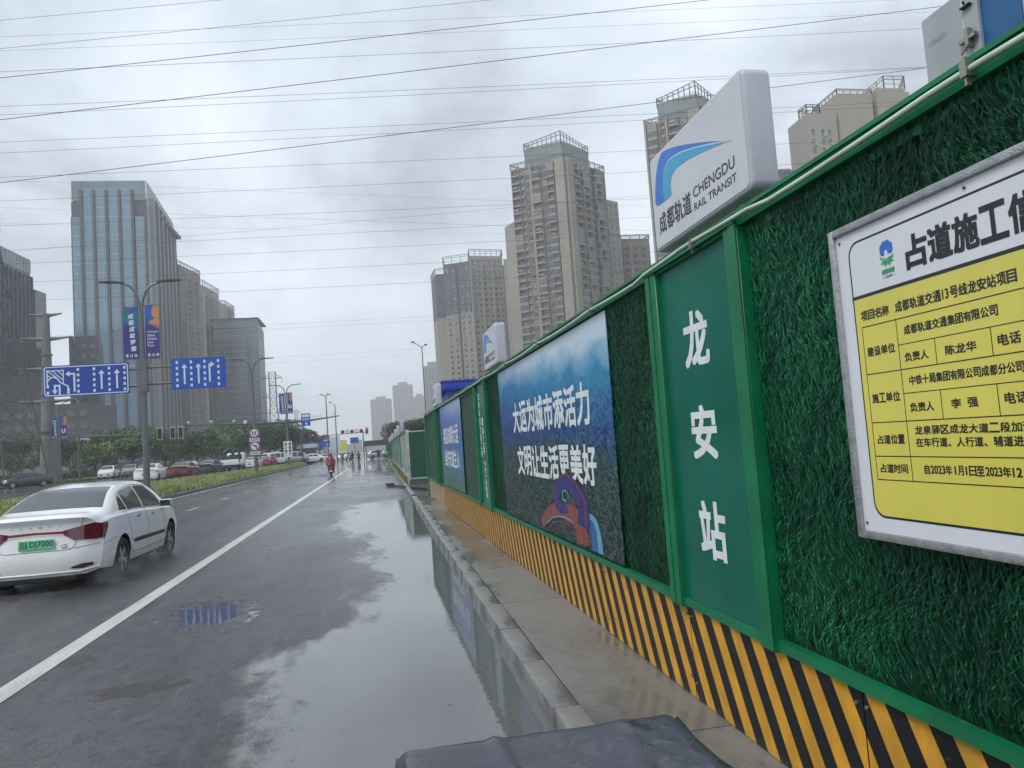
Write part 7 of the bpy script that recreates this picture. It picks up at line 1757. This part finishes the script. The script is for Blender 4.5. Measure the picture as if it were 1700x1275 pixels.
# ================================================================== POWER LINES
WIRE = mat('cable', (.035, .037, .042), .5, metal=.3)
wires = [  # distance along the road, x and height of both ends, thickness
(62, -97, 26.9, 98, 54.4, 0.7),
(64, -97, 25.7, 119, 56.4, 0.8),
(63, -97, 30.6, 162, 50.5, 0.45),
(65, -98, 30.7, 167, 50.3, 0.45),
(55, -94, 18.4, 138, 52.4, 1.2),
(68, -99, 30.3, 170, 50.6, 0.8),
(55, -94, 15.4, 160, 52.7, 1.3),
(75, -102, 31.4, 175, 48.5, 0.8),
(76, -103, 30.5, 176, 49.7, 0.8),
(63, -97, 14.8, 164, 49.9, 1.3),
(83, -106, 31.7, 180, 47.4, 0.8),
(85, -107, 30.9, 181, 48.5, 0.8),
(94, -111, 32.8, 172, 45.2, 0.8),
(101, -114, 32.4, 192, 45.4, 0.8),
(105, -116, 43.3, 131, 30.4, 0.4),
(117, -121, 43.7, 134, 30.0, 0.5),
(112, -119, 33.3, 201, 43.7, 0.8),
(111, -96, 27.9, 201, 50.9, 0.6),
(125, -124, 33.3, 174, 43.9, 0.8),
(124, -124, 42.4, 162, 31.4, 0.4),
(136, -130, 34.5, 167, 42.5, 0.9),
(151, -136, 35.1, 159, 42.0, 0.9),
(170, -144, 36.0, 150, 41.3, 1.0),
(204, -97, 34.8, 175, 39.6, 0.6),
(211, -98, 34.9, 178, 39.3, 0.6),
(269, -107, 34.5, 195, 39.0, 0.6),
(285, -109, 34.8, 200, 38.4, 0.6),
(420, -108, 33.7, 241, 27.4, 0.5),
]
for i, (Y, xa, za, xb, zb_, r_) in enumerate(wires):
    n = 40; sag = .9 if r_ > .7 else .5
    pts = [(xa+(xb-xa)*k/n, Y, za+(zb_-za)*k/n-sag*4*(k/n)*(1-k/n)+sag*.9) for k in range(n+1)]
    o = MB().tube(pts, .019*r_*(Y/60)**.35, 5).build('power_line', WIRE)
    dark = r_ > 1.15
    ORD = 'topmost,third,second,fourth,sixth,fifth,ninth,seventh,eighth,fourteenth,tenth,eleventh,twelfth,fifteenth,thirteenth,sixteenth,eighteenth,,nineteenth,seventeenth,twentieth,twenty first,lowest'.split(',')
    look = 'thick dark steep' if dark else ('faint' if r_ < .75 else 'thin dark')
    far = {17: 'faint wire climbing from the roof of the blue glass tower towards the large light box', 23: 'upper wire of the higher faint pair right of the grey glass block', 24: 'lower wire of the higher faint pair right of the grey glass block',
           25: 'upper wire of the lower faint pair above the distant junction', 26: 'lower wire of the lower faint pair above the distant junction', 27: 'faintest lowest wire just above the junction lamps'}
    T(o, far[i] if i in far else '%s overhead wire, %s from the top where wires meet the left photo edge' % (look, ORD[i]), 'power line', 'overhead power lines')
sp_ = MB().box(-.25, .25, -.05, .05, -.12, .12).mesh('spacer', PLS)
# ================================================================== AIR
hz = bpy.data.materials.new('haze_air'); hz.use_nodes = True; t = hz.node_tree; t.nodes.clear()
ov = t.nodes.new('ShaderNodeOutputMaterial'); pv_ = t.nodes.new('ShaderNodeVolumePrincipled'); pv_.inputs['Color'].default_value = (.95, .97, 1.0, 1); pv_.inputs['Density'].default_value = 0.0006; pv_.inputs['Anisotropy'].default_value = 0.0
t.links.new(pv_.outputs[0], ov.inputs['Volume'])
hb = MB().box(-2700, 2700, -100, 2700, -1.2, 140).build('haze', hz, kind='stuff')
